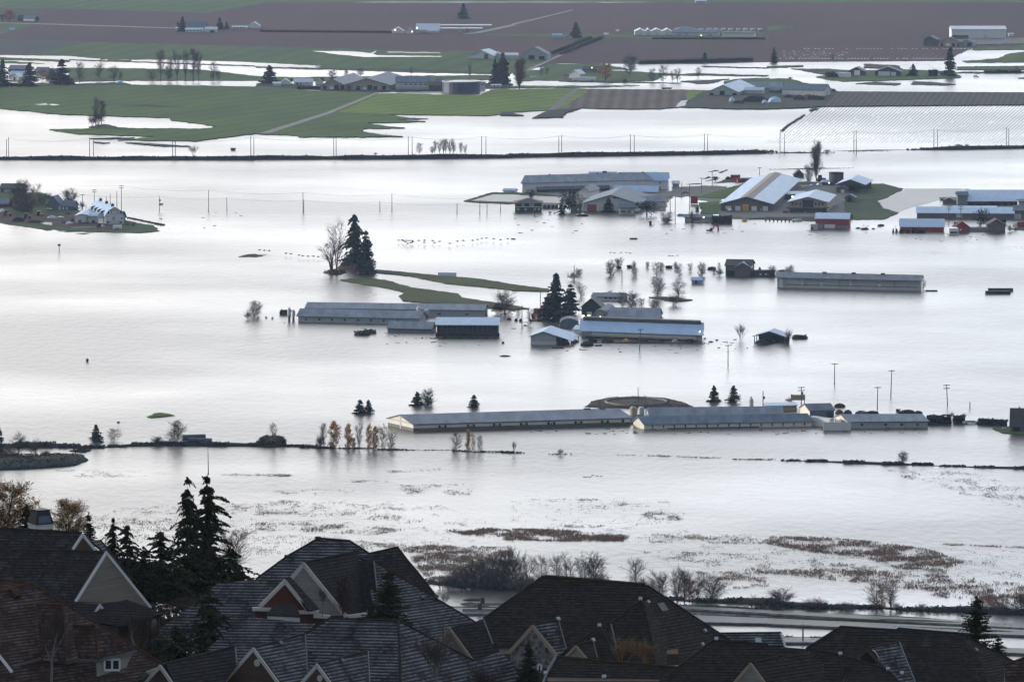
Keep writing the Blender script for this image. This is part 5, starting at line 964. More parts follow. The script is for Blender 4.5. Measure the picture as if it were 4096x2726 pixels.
for x, y, w, h, m, s in ((480, 540, 90, 30, 'metal', 'pile of grey pipes beside the yellow loader'), (560, 530, 70, 14, 'white_paint', 'white planks lying behind the grey pipe pile'), (620, 505, 60, 26, 'dark_wall', 'dark scrap heap at the edge of the island lawn'), (580, 585, 60, 30, 'navy_wrap', 'dark blue covered bale right of the pipe pile'), (640, 590, 70, 26, 'white_roof', 'white wrapped bale left of the pale annex'), (665, 570, 36, 32, 'bank_soil', 'black bin beside the pale annex'), (170, 570, 130, 44, 'bank_soil', 'long brambly heap on the shore of the left island'), (330, 580, 160, 26, 'bank_soil', 'low dark earth heap left of the mud patch'), (910, 625, 46, 44, 'brown_soil', 'rusty junk heap before the gambrel barn'), (950, 620, 40, 30, 'grey_wall', 'grey crate stack before the gambrel barn'), (860, 575, 40, 34, 'dark_wall', 'dark machine parked against the lean-to shed'), (1225, 610, 40, 30, 'dark_wall', 'dark quad bike on the green tip of the island'), (260, 470, 60, 26, 'white_roof', 'white wrapped pile under the dark island trees'), (20, 480, 50, 34, 'white_roof', 'white tarp pile at the left edge of the island'), (1160, 600, 90, 14, 'brown_soil', 'rusty flat wagon beside the white box trailer')): hp(B0, 'heap', s, 'junk heap', x, y, w, h, m)
tr(B0, 'bare_dense', 210, 360, 150, 170, 'tall round bare tree behind the dark house on the left island'); tr(B0, 'bare', 320, 420, 195, 150, 'bare tree leaning right over the island lawn'); tr(B0, 'bare_red', 160, 470, 230, 170, 'rusty brown tree before the dark island house'); tr(B0, 'bare_dense', 255, 480, 270, 160, 'dense dark tree in the middle of the island clump'); tr(B0, 'shrub', 220, 490, 370, 200, 'black leafy thicket under the island trees'); tr(B0, 'bare_red', 385, 420, 300, 110, 'rusty shrub tree at the right of the island clump'); tr(B0, 'bare', 440, 360, 290, 90, 'faint bare tree behind the island clump')
tr(B0, 'bare_dense', 645, 440, 240, 180, 'round fan-shaped bare tree right of the blue-grey house'); tr(B0, 'shrub', 755, 450, 370, 60, 'thin bare bush behind the gambrel barn'); tr(B0, 'round', 690, 465, 430, 80, 'low dark bush beside the grey side wing')
PT = {}
for i, (x, yb, yt, ar, s) in enumerate(((760, 460, 315, 1, 'pole with a short crossarm left of the gambrel barn'), (868, 420, 270, 2, 'pole with two wide crossarms behind the gambrel barn'), (978, 400, 333, 0, 'shortest bare pole behind the barn cupolas'), (1014, 410, 313, 0, 'middle bare pole behind the barn cupolas'), (1076, 430, 290, 0, 'bare pole just left of the tallest crossarmed pole'), (1118, 470, 232, 2, 'tallest crossarmed pole right of the gambrel barn'), (1920, 480, 275, 0, 'tall bare pole standing in open water right of the left island'), (2088, 480, 345, 0, 'shorter bare pole in open water left of the tall pole pair'), (792, 455, 408, 0, 'stub pole beside the thin bare bush'))): PT[x] = pl(B0, x, yb, yt, s, arms=ar, r=.2)
PT['s'] = pl(B0, 1467, 475, 330, 'flooded pole carrying a dark transformer and a small sign', r=.2, box=True)
a = G(B0(1480, 475)); boxthing('warning_sign', 'small pale sign board fixed beside the transformer pole', 'sign', B0(1484, 475), 2.2, .2, 1.4, 'navy_wrap', zb=zat(B0(1484, 418), a.y), parts=(('sign_face', 'white_paint', -.3, .9, -.16, -.12, .2, 1.2),))
for x, yb, yt, s in ((433, 482, 296, 'taller pole of the close pair left of the bare island tree'), (440, 486, 366, 'shorter pole of the close pair left of the bare island tree'), (1140, 480, 380, 'short pole wading in water behind the tall firs'), (1251, 482, 308, 'tall lone pole right of the firs'), (1850, 496, 400, 'short pole left of the grassy lagoon'), (2060, 510, 395, 'first thin pole under the grassy lagoon'), (2126, 500, 398, 'second thin pole under the grassy lagoon'), (2250, 480, 400, 'third thin pole under the grassy lagoon')): PT[('b', x)] = pl(B1, x, yb, yt, s, r=.2)
wire([P(B0(-80, 190), PT[1118].y + 60), PT[1118], PT[1920], PT[('b', 433)], PT[('b', 1251)], P(B1(2100, 345), PT[1118].y - 60)], 'upper power line crossing the open water from the left island', 1.4); wire([PT[760], PT['s'], PT[2088], PT[('b', 440)], PT[('b', 1140)], PT[('b', 1850)], PT[('b', 2250)]], 'lower power line crossing the open water from the left island', 1.2)
e = thing('channel_marker', 'small dark round-topped marker post standing alone in the left water', 'marker', G(B0(545, 850))); a = G(B0(545, 850)); hh = zat(B0(545, 782), a.y); MB().tube([a, a + V((0, 0, hh))], .2, 6).build('post', 'pole_wood', e); MB().lathe(a + V((0, 0, hh - .6)), [(.1, 0), (.9, .3), (.9, .9), (.2, 1.3)], 12).build('head', 'black', e)
for i in range(15): 
    x = 1180 + i * 22 + (i % 3) * 4; y = 535 + i * 4.6; s = 'short brown stake of the drowned fence beyond the gambrel barn'
    a = G(B0(x, y)); tag(MB().box(frame(a, V((.8, .6, 0)), V((-.6, .8, 0))), -1.6 if i > 11 else -.9, 1.6 if i > 11 else .9, -.25, .25, -.3, .8).build('fence_stake', 'brown_soil', loc=a), s, 'fence stake', 'stakes of the drowned fence')
# ------------------------------------------------------------------ the tall firs and the bare cottonwood
tr(B1, 'cottonwood', 742, 1040, 488, 190, 'tall bare cottonwood with thick upright limbs beside the giant firs', v=1); tr(B1, 'cottonwood', 695, 1035, 640, 300, 'leaning bare cottonwood spreading left of the giant firs', v=0)
tr(B1, 'ragged_fir', 905, 985, 488, 190, 'tallest ragged fir on the small island', v=0); tr(B1, 'columnar', 1012, 1050, 638, 128, 'shorter dense fir right of the tallest ragged fir'); tr(B1, 'columnar', 925, 970, 640, 110, 'dense lower fir filling the middle of the fir group'); tr(B1, 'round', 1055, 1060, 900, 110, 'dark bush at the right foot of the giant firs'); tr(B1, 'shrub', 830, 1000, 915, 130, 'brown shrub thicket at the left foot of the giant firs'); tr(B1, 'conifer', 985, 1040, 800, 110, 'dark young fir in front of the giant firs')
boxthing('cargo_container', 'white shipping container lying behind the grassy causeway', 'container', B1(1760, 1070), 73 * mpp(B1(1760, 1070)), 2.6, 2.2, 'white_paint', rot=-.12, parts=(('door', 'pale_wall', 4.3, 4.5, -1.31, 1.31, .1, 2.1),))
# birds
def goose_proto(sw):
    b = MB(); b.tube([(-.5, 0, 0), (-.3, 0, .03), (.1, 0, .04), (.4, 0, .06), (.75, 0, .12), (.9, 0, .13)], [.03, .13, .16, .07, .05, .03], 6)
    w = MB()
    for s in (1, -1):
        if sw: w.add([(-.25, s * .1, .12), (.2, s * .1, .14), (.05, s * .24, .0), (-.4, s * .16, .05)], [(0, 1, 2, 3)])
        else: w.add([(-.2, s * .1, .1), (.25, s * .1, .1), (.22, s * .5, .32), (-.1, s * .5, .3), (.0, s * .95, .2), (-.15, s * .9, .18)], [(0, 1, 2, 3), (3, 2, 4, 5)])
    return b.mesh('body', 'goose'), w.mesh('wing', 'goose')
GP = [goose_proto(0), goose_proto(1)]
def goose(p, label, group, z=1.5, sw=0, sc=1.6):
    e = thing('goose', label, 'goose', G(p, z if not sw else .05), group); e.scale = (sc, sc, sc); e.rotation_euler = (0, 0, rnd.uniform(-.5, .5) + (3.14 if rnd.random() < .2 else 0))
    for m, nm in zip(GP[sw], ('body', 'wings')):
        o = bpy.data.objects.new(nm, m); COL.objects.link(o); o.parent = e
for x, y in ((1312, 740), (1345, 738), (1360, 745), (1385, 742), (1412, 742), (1440, 744), (1395, 768), (1425, 762), (1375, 756), (1440, 755), (1497, 743), (1550, 741), (1548, 760), (1628, 744), (1645, 762), (1688, 750), (1782, 768), (1855, 749), (1908, 743), (1995, 741), (2038, 733), (2078, 723), (2120, 720), (2186, 727), (2250, 735), (2318, 726)): goose(B1(x, y), 'dark goose in the long flock skimming the water right of the tall firs', 'flock right of the firs')
for x, y in ((32, 829), (76, 833), (122, 836), (276, 860), (320, 864), (395, 877), (430, 884), (478, 887), (530, 886), (572, 891)): goose(B1(x, y), 'dark goose in the flock flying left of the bare cottonwood', 'flock left of the firs')
for x, y in ((905, 850), (940, 853), (1000, 852), (1050, 850), (1085, 856), (1445, 880), (1480, 882), (1520, 878)): goose(B2(x, y), 'tiny dark bird on the water above the flooded orchard', 'birds above the orchard', sw=1, sc=1.3)
for x, y in ((665, 1396), (690, 1394), (718, 1396), (740, 1380), (785, 1386), (820, 1390)): goose(C2(x, y), 'tiny duck in the small raft on the near water', 'ducks on the near water', sw=1, sc=.9)
boxthing('drift_log', 'dark drifting log in the open water above the orchard', 'log', B2(1118, 728), 4.6, 1.2, .7, 'bank_soil', rot=.05); boxthing('drift_log', 'tiny dark drift log below the left farm yard', 'log', B2(12, 728), 2.6, .8, .5, 'bank_soil'); boxthing('float_barrel', 'small rusty barrel floating before the round evergreen', 'barrel', B2(1274, 598), 1.4, 1.2, 2.4, 'brown_soil')
# ------------------------------------------------------------------ lagoon farm (top middle)
e = bn(B2, 'barn', 'long grey roofed barn with a tall feed leg at the lagoon farm', 95, 300, 1292, 268, 90, 68, back=(165, 270), wall='white_wall', roof='steel_roof', over=1.0, wins=[('lamp', 'lamp_warm', .985, 58, 14, 12)]); vents(e, (.18, .55, .72, .9), 1.2, .5)
bn(B2, 'barn', 'tall white barn with a pale blue roof behind the long grey one', 1000, 268, 1432, 270, 80, 76, depth=24, wall='white_wall', roof='blue_roof', wins=[('window', 'black', .84, 54, 16, 12), ('window', 'black', .84, 14, 16, 12)])
bn(B2, 'barn', 'pale blue roofed barn hidden behind the long grey ridge', 715, 180, 960, 180, 10, 60, depth=18, wall='white_wall', roof='blue_roof')
bn(B2, 'shed', 'low dark feed shed before the long grey roofed barn', 245, 300, 900, 282, 30, 26, depth=8, wall='dark_wall', roof='grey_roof', cat='shed')
e = thing('grain_elevator', 'slender grey grain elevator tower braced against the long barn', 'elevator', G(B2(852, 262))); a = G(B2(852, 262)); hh = zat(B2(852, 116), a.y); MB().box(frame(a, (1, 0, 0), (0, 1, 0)), -.9, .9, -.9, .9, 0, hh).build('tower', 'metal', e); MB().box(frame(a, (1, 0, 0), (0, 1, 0)), -1.4, 1.4, -1.2, 1.2, hh, hh + 1).build('head', 'dark_wall', e); MB().tube([a + V((.4, 0, hh * .75)), a + V((8.5, 0, 1))], .22, 6).build('chute', 'metal', e)
bn(B2, 'barn', 'widest white gabled barn with a two-tone grey roof', 660, 474, 1158, 476, 80, 76, back=(770, 398), axis='y', wall='white_wall', roof='slate_roof', over=2.2, wins=[('door', 'red_wall', .15, 0, 84, 66), ('vent_window', 'black', .57, 122, 24, 16), ('vent_window', 'black', .63, 122, 24, 16), ('trim', 'pale_wall', .4, 40, 60, 5)])
bn(B2, 'shed', 'low pale blue roofed shed behind the widest gabled barn', 930, 300, 1330, 306, 14, 52, depth=16, wall='grey_wall', roof='blue_roof', cat='shed'); bn(B2, 'barn', 'small white gabled barn touching the widest barn at its left', 612, 350, 716, 352, 62, 40, back=(700, 320), axis='y', wall='white_wall', roof='grey_roof'); bn(B2, 'shed', 'grey side roof right of the widest gabled barn', 1180, 440, 1400, 430, 50, 52, depth=16, wall='pale_wall', roof='steel_roof', cat='shed')
bn(B2, 'house', 'square dark hip roofed house with a pale balcony band in the flood', 28, 478, 272, 478, 84, 44, depth=17, hip=True, over=1.2, wall='dark_wall', roof='dark_roof', cat='house', wins=[('balcony', 'pale_wall', .5, 44, 230, 7), ('window', 'grey_wall', .3, 52, 30, 26), ('window', 'grey_wall', .62, 52, 44, 26)] + row('window', 'grey_wall', (.12, .4, .75, .9), 14, 22, 22))
bn(B2, 'house', 'small pale grey cottage half drowned before the widest barn', 992, 500, 1130, 500, 64, 46, depth=12, wall='grey_wall', roof='slate_roof', cat='house', wins=[('window', 'dark_wall', .25, 18, 40, 14), ('window', 'dark_wall', .6, 18, 26, 14), ('door', 'white_wall', .85, 6, 14, 34)]); bn(B2, 'shed', 'low brown farm building behind the dark spreading tree', 540, 480, 640, 480, 54, 20, depth=8, wall='brown_wall', roof='brown_roof', cat='shed', wins=[('window', 'white_wall', .7, 16, 18, 22)])
boxthing('hedge_wall', 'white garden wall with dark clipped shrubs before the lagoon', 'wall', B2(350, 445), 150 * KA * mpp(B2(350, 445)), .5, 3.2, 'white_wall', parts=[('shrub', 'ever_leaf', x - .8, x + .8, -.9, -.3, 0, 2.2) for x in (-8.5, -6, -3.4, -.8, 1.8, 4.2, 6.6, 9)])
tr(B2, 'round', 545, 478, 262, 185, 'large dark spreading evergreen left of the widest barn'); tr(B2, 'conifer', 456, 500, 398, 70, 'small dark conifer at the left of the spreading evergreen'); tr(B2, 'spruce', 886, 480, 344, 95, 'lone conifer before the widest gabled barn'); tr(B2, 'round', 1240, 508, 366, 200, 'big ball shaped evergreen in the water by the pale cottage'); tr(B2, 'round', 172, 356, 258, 76, 'dark tree behind the hip roofed house'); tr(B2, 'shrub', 350, 497, 466, 40, 'round black bush in the water before the garden wall'); tr(B2, 'shrub', 392, 495, 476, 30, 'smallest black bush in the water before the garden wall')
tr(B2, 'bare_red', 1430, 572, 462, 150, 'bushy brown tree drowned beside the road poles'); tr(B2, 'shrub', 1420, 578, 510, 120, 'dark low bush under the bushy brown tree'); tr(B2, 'bare_tall', 1660, 590, 450, 80, 'thin bare tree before the low roadside building')
car('black pickup with water up to its bonnet before the widest barn', B2(642, 516), 'black', 3.0, 8.2, name='pickup', cat='pickup', sink=.5)
for x, yb, yt, ar, s in ((1502, 590, 330, 0, 'tall pole by the bushy brown tree'), (1456, 470, 330, 1, 'shorter double pole behind the bushy brown tree'), (1562, 335, 205, 0, 'pole at the far end of the flooded yard'), (1634, 460, 215, 0, 'slim pole beside the muddy road'), (1745, 310, 163, 1, 'pole with a small crossarm at the corner of the green plot'), (1842, 245, 108, 0, 'pole left of the giant blue roof'), (2278, 140, 68, 1, 'pole with a wide crossarm rising behind the giant blue roof'), (615, 505, 300, 0, 'thin pole in front of the spreading evergreen'), (142, 290, 195, 0, 'short pole at the left end of the long grey barn'), (208, 520, 430, 0, 'thin pole standing before the hip roofed house')): pl(B2, x, yb, yt, s, arms=ar)
bn(B2, 'shed', 'white truck shed at the right end of the tall white barn', 1480, 246, 1538, 246, 30, 24, depth=8, wall='grey_wall', roof='white_roof', cat='shed'); boxthing('sign_box', 'red sign box on posts at the corner of the road', 'sign', B2(1676, 405), 4.6, .6, 4.8, 'red_wall', zb=.2); bn(B1, 'shed', 'tiny white pump shed on the rim of the grassy lagoon', 2276, 296, 2380, 298, 16, 18, depth=7, wall='white_wall', roof='blue_roof', cat='shed')
car('red car on the flooded yard road', B2(1595, 310), 'red_paint', .1, 4.6); car('pale blue car drowned behind the bushy brown tree', B2(1560, 512), 'tarp', .05, 6.0, sink=.4); boxthing('red_trailer', 'red trailer parked behind the green plot', 'trailer', B2(2055, 182), 6.5, 2.6, 3.4, 'red_wall'); bn(B2, 'shed', 'long low red shed behind the giant blue roof', 2080, 205, 2215, 203, 24, 14, depth=6, wall='red_wall', roof='brown_roof', cat='shed'); tr(B2, 'round', 1872, 195, 146, 70, 'dark bush on the flooded far bank'); hp(B2, 'junk_heap', 'dark junk heap beside the red trailer', 'junk heap', 1990, 178, 60, 26, 'bank_soil')
# ------------------------------------------------------------------ the giant blue roofed barns
gw = [('door', 'white_wall', .14, 0, 52, 48), ('door', 'white_wall', .33, 0, 50, 48), ('door', 'white_wall', .65, 0, 50, 48), ('door', 'white_wall', .87, 0, 46, 48), ('bay', 'yellow_paint', .48, 0, 60, 66), ('gable_panel', 'brown_wall', .5, 66, 420, 14)]
e = bn(B2, 'barn', 'giant pale blue roofed barn with a tan skylight strip along its ridge', 1925, 470, 2392, 474, 72, 62, back=(2205, 238), axis='y', wall='brown_wall', roof='sky_roof', over=1.2, strip=(.13, 'tan_strip'), wins=gw)
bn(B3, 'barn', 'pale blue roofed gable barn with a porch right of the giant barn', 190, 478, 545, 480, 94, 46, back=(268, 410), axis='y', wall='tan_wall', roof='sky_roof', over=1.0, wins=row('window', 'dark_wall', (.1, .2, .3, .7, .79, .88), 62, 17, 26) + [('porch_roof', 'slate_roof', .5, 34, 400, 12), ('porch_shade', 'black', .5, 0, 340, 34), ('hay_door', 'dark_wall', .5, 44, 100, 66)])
bn(B3, 'shed', 'flat pale roofed connector between the two blue roofed barns', 110, 362, 340, 362, 48, 26, depth=14, wall='dark_wall', roof='white_roof', cat='shed', wins=[('lamp', 'lamp_warm', .5, 20, 12, 12)])
bank('retaining_wall', tl(B2, '1880,540 2356,545') + tl(B3, '0,545 400,540'), 5, 1.4, 'gravel', 20, .3, seed=80)
bn(B3, 'barn', 'small red barn with a white roof and a white garage door', 436, 628, 744, 632, 92, 50, depth=12, wall='red_wall', roof='bright_roof', over=.5, wins=[('garage_door', 'white_wall', .43, 4, 100, 34), ('drowned_wall', 'plinth', .12, 0, 70, 46), ('drowned_wall', 'plinth', .82, 0, 110, 26)])
boxthing('boat', 'white boat trailer tilted against the red barn', 'boat', B3(415, 640), 75 * KA * mpp(B3(415, 640)), 2.4, 3.4, 'pale_wall', rot=.5, parts=(('cabin', 'dark_wall', -2.2, -.6, -1.3, 1.3, .2, 1.6),))
bn(B3, 'pole_barn', 'open pole barn with a bright blue roof and dark machinery inside', 632, 300, 886, 305, 80, 44, back=(700, 258), axis='y', wall='brown_wall', roof='sky_roof', open_front=2, over=1.0, cat='barn'); hp(B3, 'machinery_heap', 'dark heap of machinery under the open pole barn', 'machinery', 760, 290, 150, 44, 'black')
cyl('slurry_tank', 'dark green round slurry tank beside the open pole barn', 'tank', B3(628, 232), 134 * KA, 118 * KA, [(1, 0), (1, 1.0), (.97, 1.0), (.95, .9)], 'dark_wall', parts=(('rim', 'black', [(1.02, .92), (1.03, 1.01), (.98, 1.01)]), ('cover', 'bank_soil', [(.96, .93), (.02, .93)])))
bn(B3, 'shed', 'small slate shed with a white door before the open pole barn', 630, 306, 722, 308, 46, 22, depth=6, axis='y', wall='brown_wall', roof='slate_roof', cat='shed', wins=[('door', 'white_wall', .62, 0, 34, 36)]); bn(B3, 'shed', 'small stone shed with a dark doorway on the lawn', 705, 390, 796, 392, 50, 24, depth=6, axis='y', wall='brown_wall', roof='slate_roof', cat='shed', wins=[('door', 'black', .5, 0, 36, 44)]); boxthing('tank_box', 'white tank box left of the small stone shed', 'tank', B3(690, 390), 40 * KA * .165, 2, 1.8, 'pale_wall')
bn(B3, 'house', 'dark steep gabled house behind the giant blue roof', 240, 160, 330, 160, 26, 44, depth=10, axis='y', wall='dark_wall', roof='dark_roof', cat='house'); tr(B3, 'poplar', 445, 195, -195, 135, 'tall rust brown lombardy poplar behind the blue roofed barns', name='poplar', v=1); tr(B3, 'bare_dense', 370, 195, 10, 110, 'grey bare tree left of the tall poplar')
for x, y, m, Ln, s in ((345, 262, 'white_roof', 6, 'white van left of the row behind the blue barns'), (420, 245, 'tarp', 5.6, 'silver car in the row behind the blue barns'), (480, 235, 'white_paint', 5.2, 'white car at the right of the row behind the blue barns')): car(s, B3(x, y), m, .6, Ln)
bn(B3, 'shed', 'low dark shed with a pale blue roof beside the poplar', 500, 235, 565, 236, 34, 18, depth=7, wall='dark_wall', roof='blue_roof', cat='shed', wins=[('lamp', 'lamp_warm', .95, 22, 12, 12)]); tractor('red tractor parked at the foot of the poplar', B3(490, 205), 'red_paint', .2, 1.6)
for x, y, m, s in ((2010 - 2356, 468, 'white_paint', 'white car parked at the left door of the giant barn'), (2076 - 2356, 460, 'white_paint', 'white car parked at the second door of the giant barn'), (2320 - 2356, 466, 'white_paint', 'white pickup parked at the right door of the giant barn'), (2275 - 2356, 458, 'metal', 'silver car half hidden left of the white pickup'), (1978 - 2356, 462, 'black', 'black car in the corner of the giant barn')): car(s, B3(x, y + 6), m, 1.2 if x < -100 else .1, 5.0, zb=.4)
for i, (x, w, h) in enumerate(((160, 60, 22), (230, 70, 26), (300, 80, 22), (380, 70, 24), (440, 60, 26), (520, 60, 26))): hp(B3, 'produce_bin', 'low dark stack of goods under the porch of the blue roofed gable barn', 'goods', x, 490, w, h, 'brown_soil', group='goods under the porch')
for x, y, w, h, m, s in ((600, 420, 50, 50, 'white_roof', 'white gas tank group beside the porch barn'), (270, 562, 110, 24, 'grey_wall', 'pale concrete trough left of the red barn'), (2140 - 2356, 562, 50, 26, 'yellow_paint', 'yellow machine on the shore under the giant barn'), (890, 640, 80, 16, 'bank_soil', 'dark drift rubbish right of the red barn'), (900, 636, 50, 22, 'tarp', 'half sunken pale car right of the red barn'), (830, 630, 50, 12, 'bank_soil', 'small drift rubbish near the red barn'), (1040, 606, 70, 16, 'bank_soil', 'dark drift rubbish left of the second red barn'), (970, 635, 36, 10, 'bank_soil', 'tiny drift rubbish between the two red barns'), (765, 540, 40, 40, 'bank_soil', 'dark bush at the right end of the small red barn')): hp(B3, 'heap', s, 'heap', x, y, w, h, m)
bn(B2, 'building', 'low grey roadside building with a lit lamp standing in the water', 1590, 570, 1838, 572, 44, 28, depth=10, wall='grey_wall', roof='slate_roof', cat='building', wins=[('lamp', 'lamp_warm', .7, 38, 15, 12), ('window', 'dark_wall', .45, 20, 70, 10)]); hedge('dark hedge right of the low roadside building', B2(1842, 588), B2(2030, 586), 70 * KA, dep=5)
e = thing('excavator', 'small red excavator arm standing in the flood', 'excavator', G(B2(1850, 650))); a = G(B2(1850, 650)); fr = frame(a, (1, 0, 0), (0, 1, 0)); k = a.y / F * KA
MB().box(fr, -62 * k, -6 * k, -1, 1, 0, 10 * k).build('track', 'black', e); MB().box(fr, -30 * k, 2 * k, -1, 1, 10 * k, 26 * k).build('cab', 'red_wall', e); MB().tube([fr(0, 0, 20 * k), fr(8 * k, 0, 48 * k), fr(40 * k, 0, 48 * k), fr(48 * k, 0, 40 * k)], .5, 6).build('boom', 'red_paint', e); MB().tube([fr(46 * k, 0, 46 * k), fr(48 * k, 0, 0)], .5, 6).build('stick', 'red_paint', e)
bn(B2, 'shelter', 'tiny white bus shelter on the corner of the green plot', 1688, 470, 1722, 470, 44, 16, depth=3, axis='y', wall='white_wall', roof='slate_roof', cat='shelter', wins=[('opening', 'black', .5, 0, 18, 36)])
for i in range(8): a = G(B3(-20 + i * 36, 562 + i)); tag(MB().box(frame(a, V((.8, .6, 0)), V((-.6, .8, 0))), -.5, .5, -.15, .15, -.2, 1.2).build('mooring_post', 'wood', loc=a), 'short dark post of the drowned fence under the giant blue barn', 'post', 'drowned fence posts')
# ------------------------------------------------------------------ right edge farm
bn(B3, 'barn', 'very long open sided barn with a pale blue roof at the right edge', 1842, 415, 2560, 415, 42, 98, depth=26, wall='dark_wall', roof='bright_roof', over=1.0, open_front=14); bn(B3, 'barn', 'long low barn with a bright blue-white roof left of the evergreen', 1372, 540, 2262, 545, 56, 54, depth=15, wall='brown_wall', roof='bright_roof', wins=[('window_band', 'tan_strip', .18, 34, 280, 16), ('door', 'pale_wall', .435, 12, 54, 42), ('window_band', 'tan_strip', .82, 34, 200, 14)])
bn(B3, 'barn', 'second blue-white roof just behind the long low barn', 1725, 470, 2100, 470, 30, 16, depth=8, wall='dark_wall', roof='bright_roof'); bn(B3, 'shed', 'grey block shed with a pale roof at the corner of the very long barn', 1744, 415, 1838, 415, 90, 34, depth=10, wall='plinth', roof='slate_roof', cat='shed'); bn(B3, 'shed', 'small gabled shed with a white edged roof left of the grey block shed', 1608, 404, 1728, 406, 30, 26, depth=9, axis='y', wall='brown_wall', roof='slate_roof', cat='shed', wins=[]); bn(B3, 'shed', 'green roofed shed behind the small white edged gable', 1592, 372, 1738, 372, 14, 14, depth=6, wall='dark_wall', roof='blue_wall', cat='shed')
bn(B3, 'house', 'large brown house with a pale door at the right edge', 2262, 542, 2480, 544, 80, 46, depth=14, wall='brown_wall', roof='grey_roof', cat='house', wins=[('garage_door', 'pale_wall', .16, 0, 66, 46)]); bn(B3, 'house', 'grey upper house block above the brown house at the right edge', 2308, 440, 2480, 440, 60, 20, depth=10, wall='grey_wall', roof='slate_roof', cat='house')
bn(B3, 'barn', 'long red barn with a pale blue roof behind a row of small cypresses', 1216, 656, 1620, 658, 46, 70, depth=12, wall='red_wall', roof='bright_roof', over=.5, wins=row('window', 'brick', (.6, .85), 22, 16, 10))
for i, (x, w, yt) in enumerate(((1152, 16, 624), (1183, 26, 628), (1228, 40, 628), (1285, 40, 630))): tr(B3, 'columnar', x, 670, yt, w, ['thin leftmost cypress standing before the long red barn', 'small second cypress before the long red barn', 'round third cypress before the long red barn', 'fourth cypress before the long red barn'][i])
hedge('clipped dark hedge before the right half of the long red barn', B3(1320, 670), B3(1445, 671), 36 * KA, dep=2.5); boxthing('box_truck', 'white box truck standing between the long red barn and the red house', 'truck', B3(1702, 678), 5.6, 8, 3.6, 'white_paint', rot=.05, parts=(('windscreen', 'glass', -2.2, 2.2, -4.08, -4.0, .6, 1.6),))
bn(B3, 'house', 'small bright red gabled house right of the white box truck', 1718, 664, 1852, 664, 50, 46, depth=10, axis='y', wall='red_wall', roof='brick', cat='house', wins=[('window', 'white_wall', .4, 16, 16, 14)]); bn(B3, 'fence', 'low tan board wall right of the red gabled house', 1818, 656, 2008, 656, 28, 3, depth=1.5, wall='tan_wall', roof='tan_wall', cat='wall', over=.1); bn(B3, 'house', 'brown gabled house standing in the water at the right', 2022, 664, 2184, 664, 70, 46, depth=12, axis='y', wall='brown_wall', roof='brown_roof', cat='house'); tr(B3, 'round', 1957, 605, 432, 135, 'large dark evergreen before the long low barn'); hedge('dark hedge behind the brown gabled house', B3(2010, 600), B3(2190, 600), 54 * KA, dep=3)
for x, yb, yt, s in ((1663, 628, 428, 'crossarmed pole left of the box truck'), (1774, 600, 424, 'crossarmed pole above the red gabled house')): pl(B3, x, yb, yt, s, arms=2)
tr(B3, 'bare_red', 2275, 640, 570, 60, 'reddish bare shrub at the right edge'); tr(B3, 'shrub', 2225, 660, 590, 60, 'bare bush right of the brown gabled house'); tr(B3, 'shrub', 1725, 600, 560, 50, 'brown bush behind the red gabled house'); boxthing('red_booth', 'red booth at the right edge of the farm', 'booth', B3(2340, 612), 6, 3, 3, 'red_wall')
# ------------------------------------------------------------------ drowned orchard and its farm
e = bn(B3, 'barn', 'long two-storey grey chicken barn standing alone in the right water', 84, 1172, 1400, 1202, 96, 46, back=(104, 1148), wall='grey_wall', roof='grey_roof', over=1.2, wins=[('sill_band', 'dark_wall', .52, 28, 1225, 5)] + [('vent_box', 'pale_wall', x, 30, 24, 60) for x in (.176, .31, .515, .717)] + [('vent_hood', 'dark_wall', x, 62, 26, 9) for x in (.176, .31, .515, .717)] + [('seam', 'dark_wall', x, 30, 3, 60) for x in (.435, .82, .04)] + [('door', 'pale_wall', .03, 0, 30, 78)]); vents(e, (.325, .53, .735), 2.2, .7)
tag(e, group=None); tr(B3, 'bare', 1432, 1185, 1090, 60, 'bare bush at the right end of the two-storey chicken barn'); tr(B3, 'bare_red', 40, 1072, 960, 120, 'rusty brown bush at the left end of the two-storey chicken barn'); tr(B3, 'bare_dense', 205, 1060, 960, 110, 'dark bare bush behind the two-storey chicken barn'); tr(B3, 'round', 130, 1060, 1000, 110, 'low dark bush between the two behind the chicken barn')
boxthing('hay_stack', 'upper black floating row of bales at the right', 'bales', B3(2140, 1206), 212 * KA * .142, 2.2, 1.6, 'black', parts=[('bale_seam', 'dark_wall', x, x + .08, -1.14, -1.1, .1, 1.6) for x in (-5, -2, 1, 4)]); boxthing('hay_stack', 'lower black floating row of bales at the right', 'bales', B3(2115, 1230), 212 * KA * .142, 2.2, 1.6, 'black', parts=[('bale_seam', 'dark_wall', x, x + .08, -1.14, -1.1, .1, 1.6) for x in (-5, -2, 1, 4)]); boxthing('drift_plank', 'brown plank adrift right of the chicken barn', 'plank', B3(1505, 1206), 100 * KA * .143, 1.2, .6, 'brown_soil', rot=-.05)
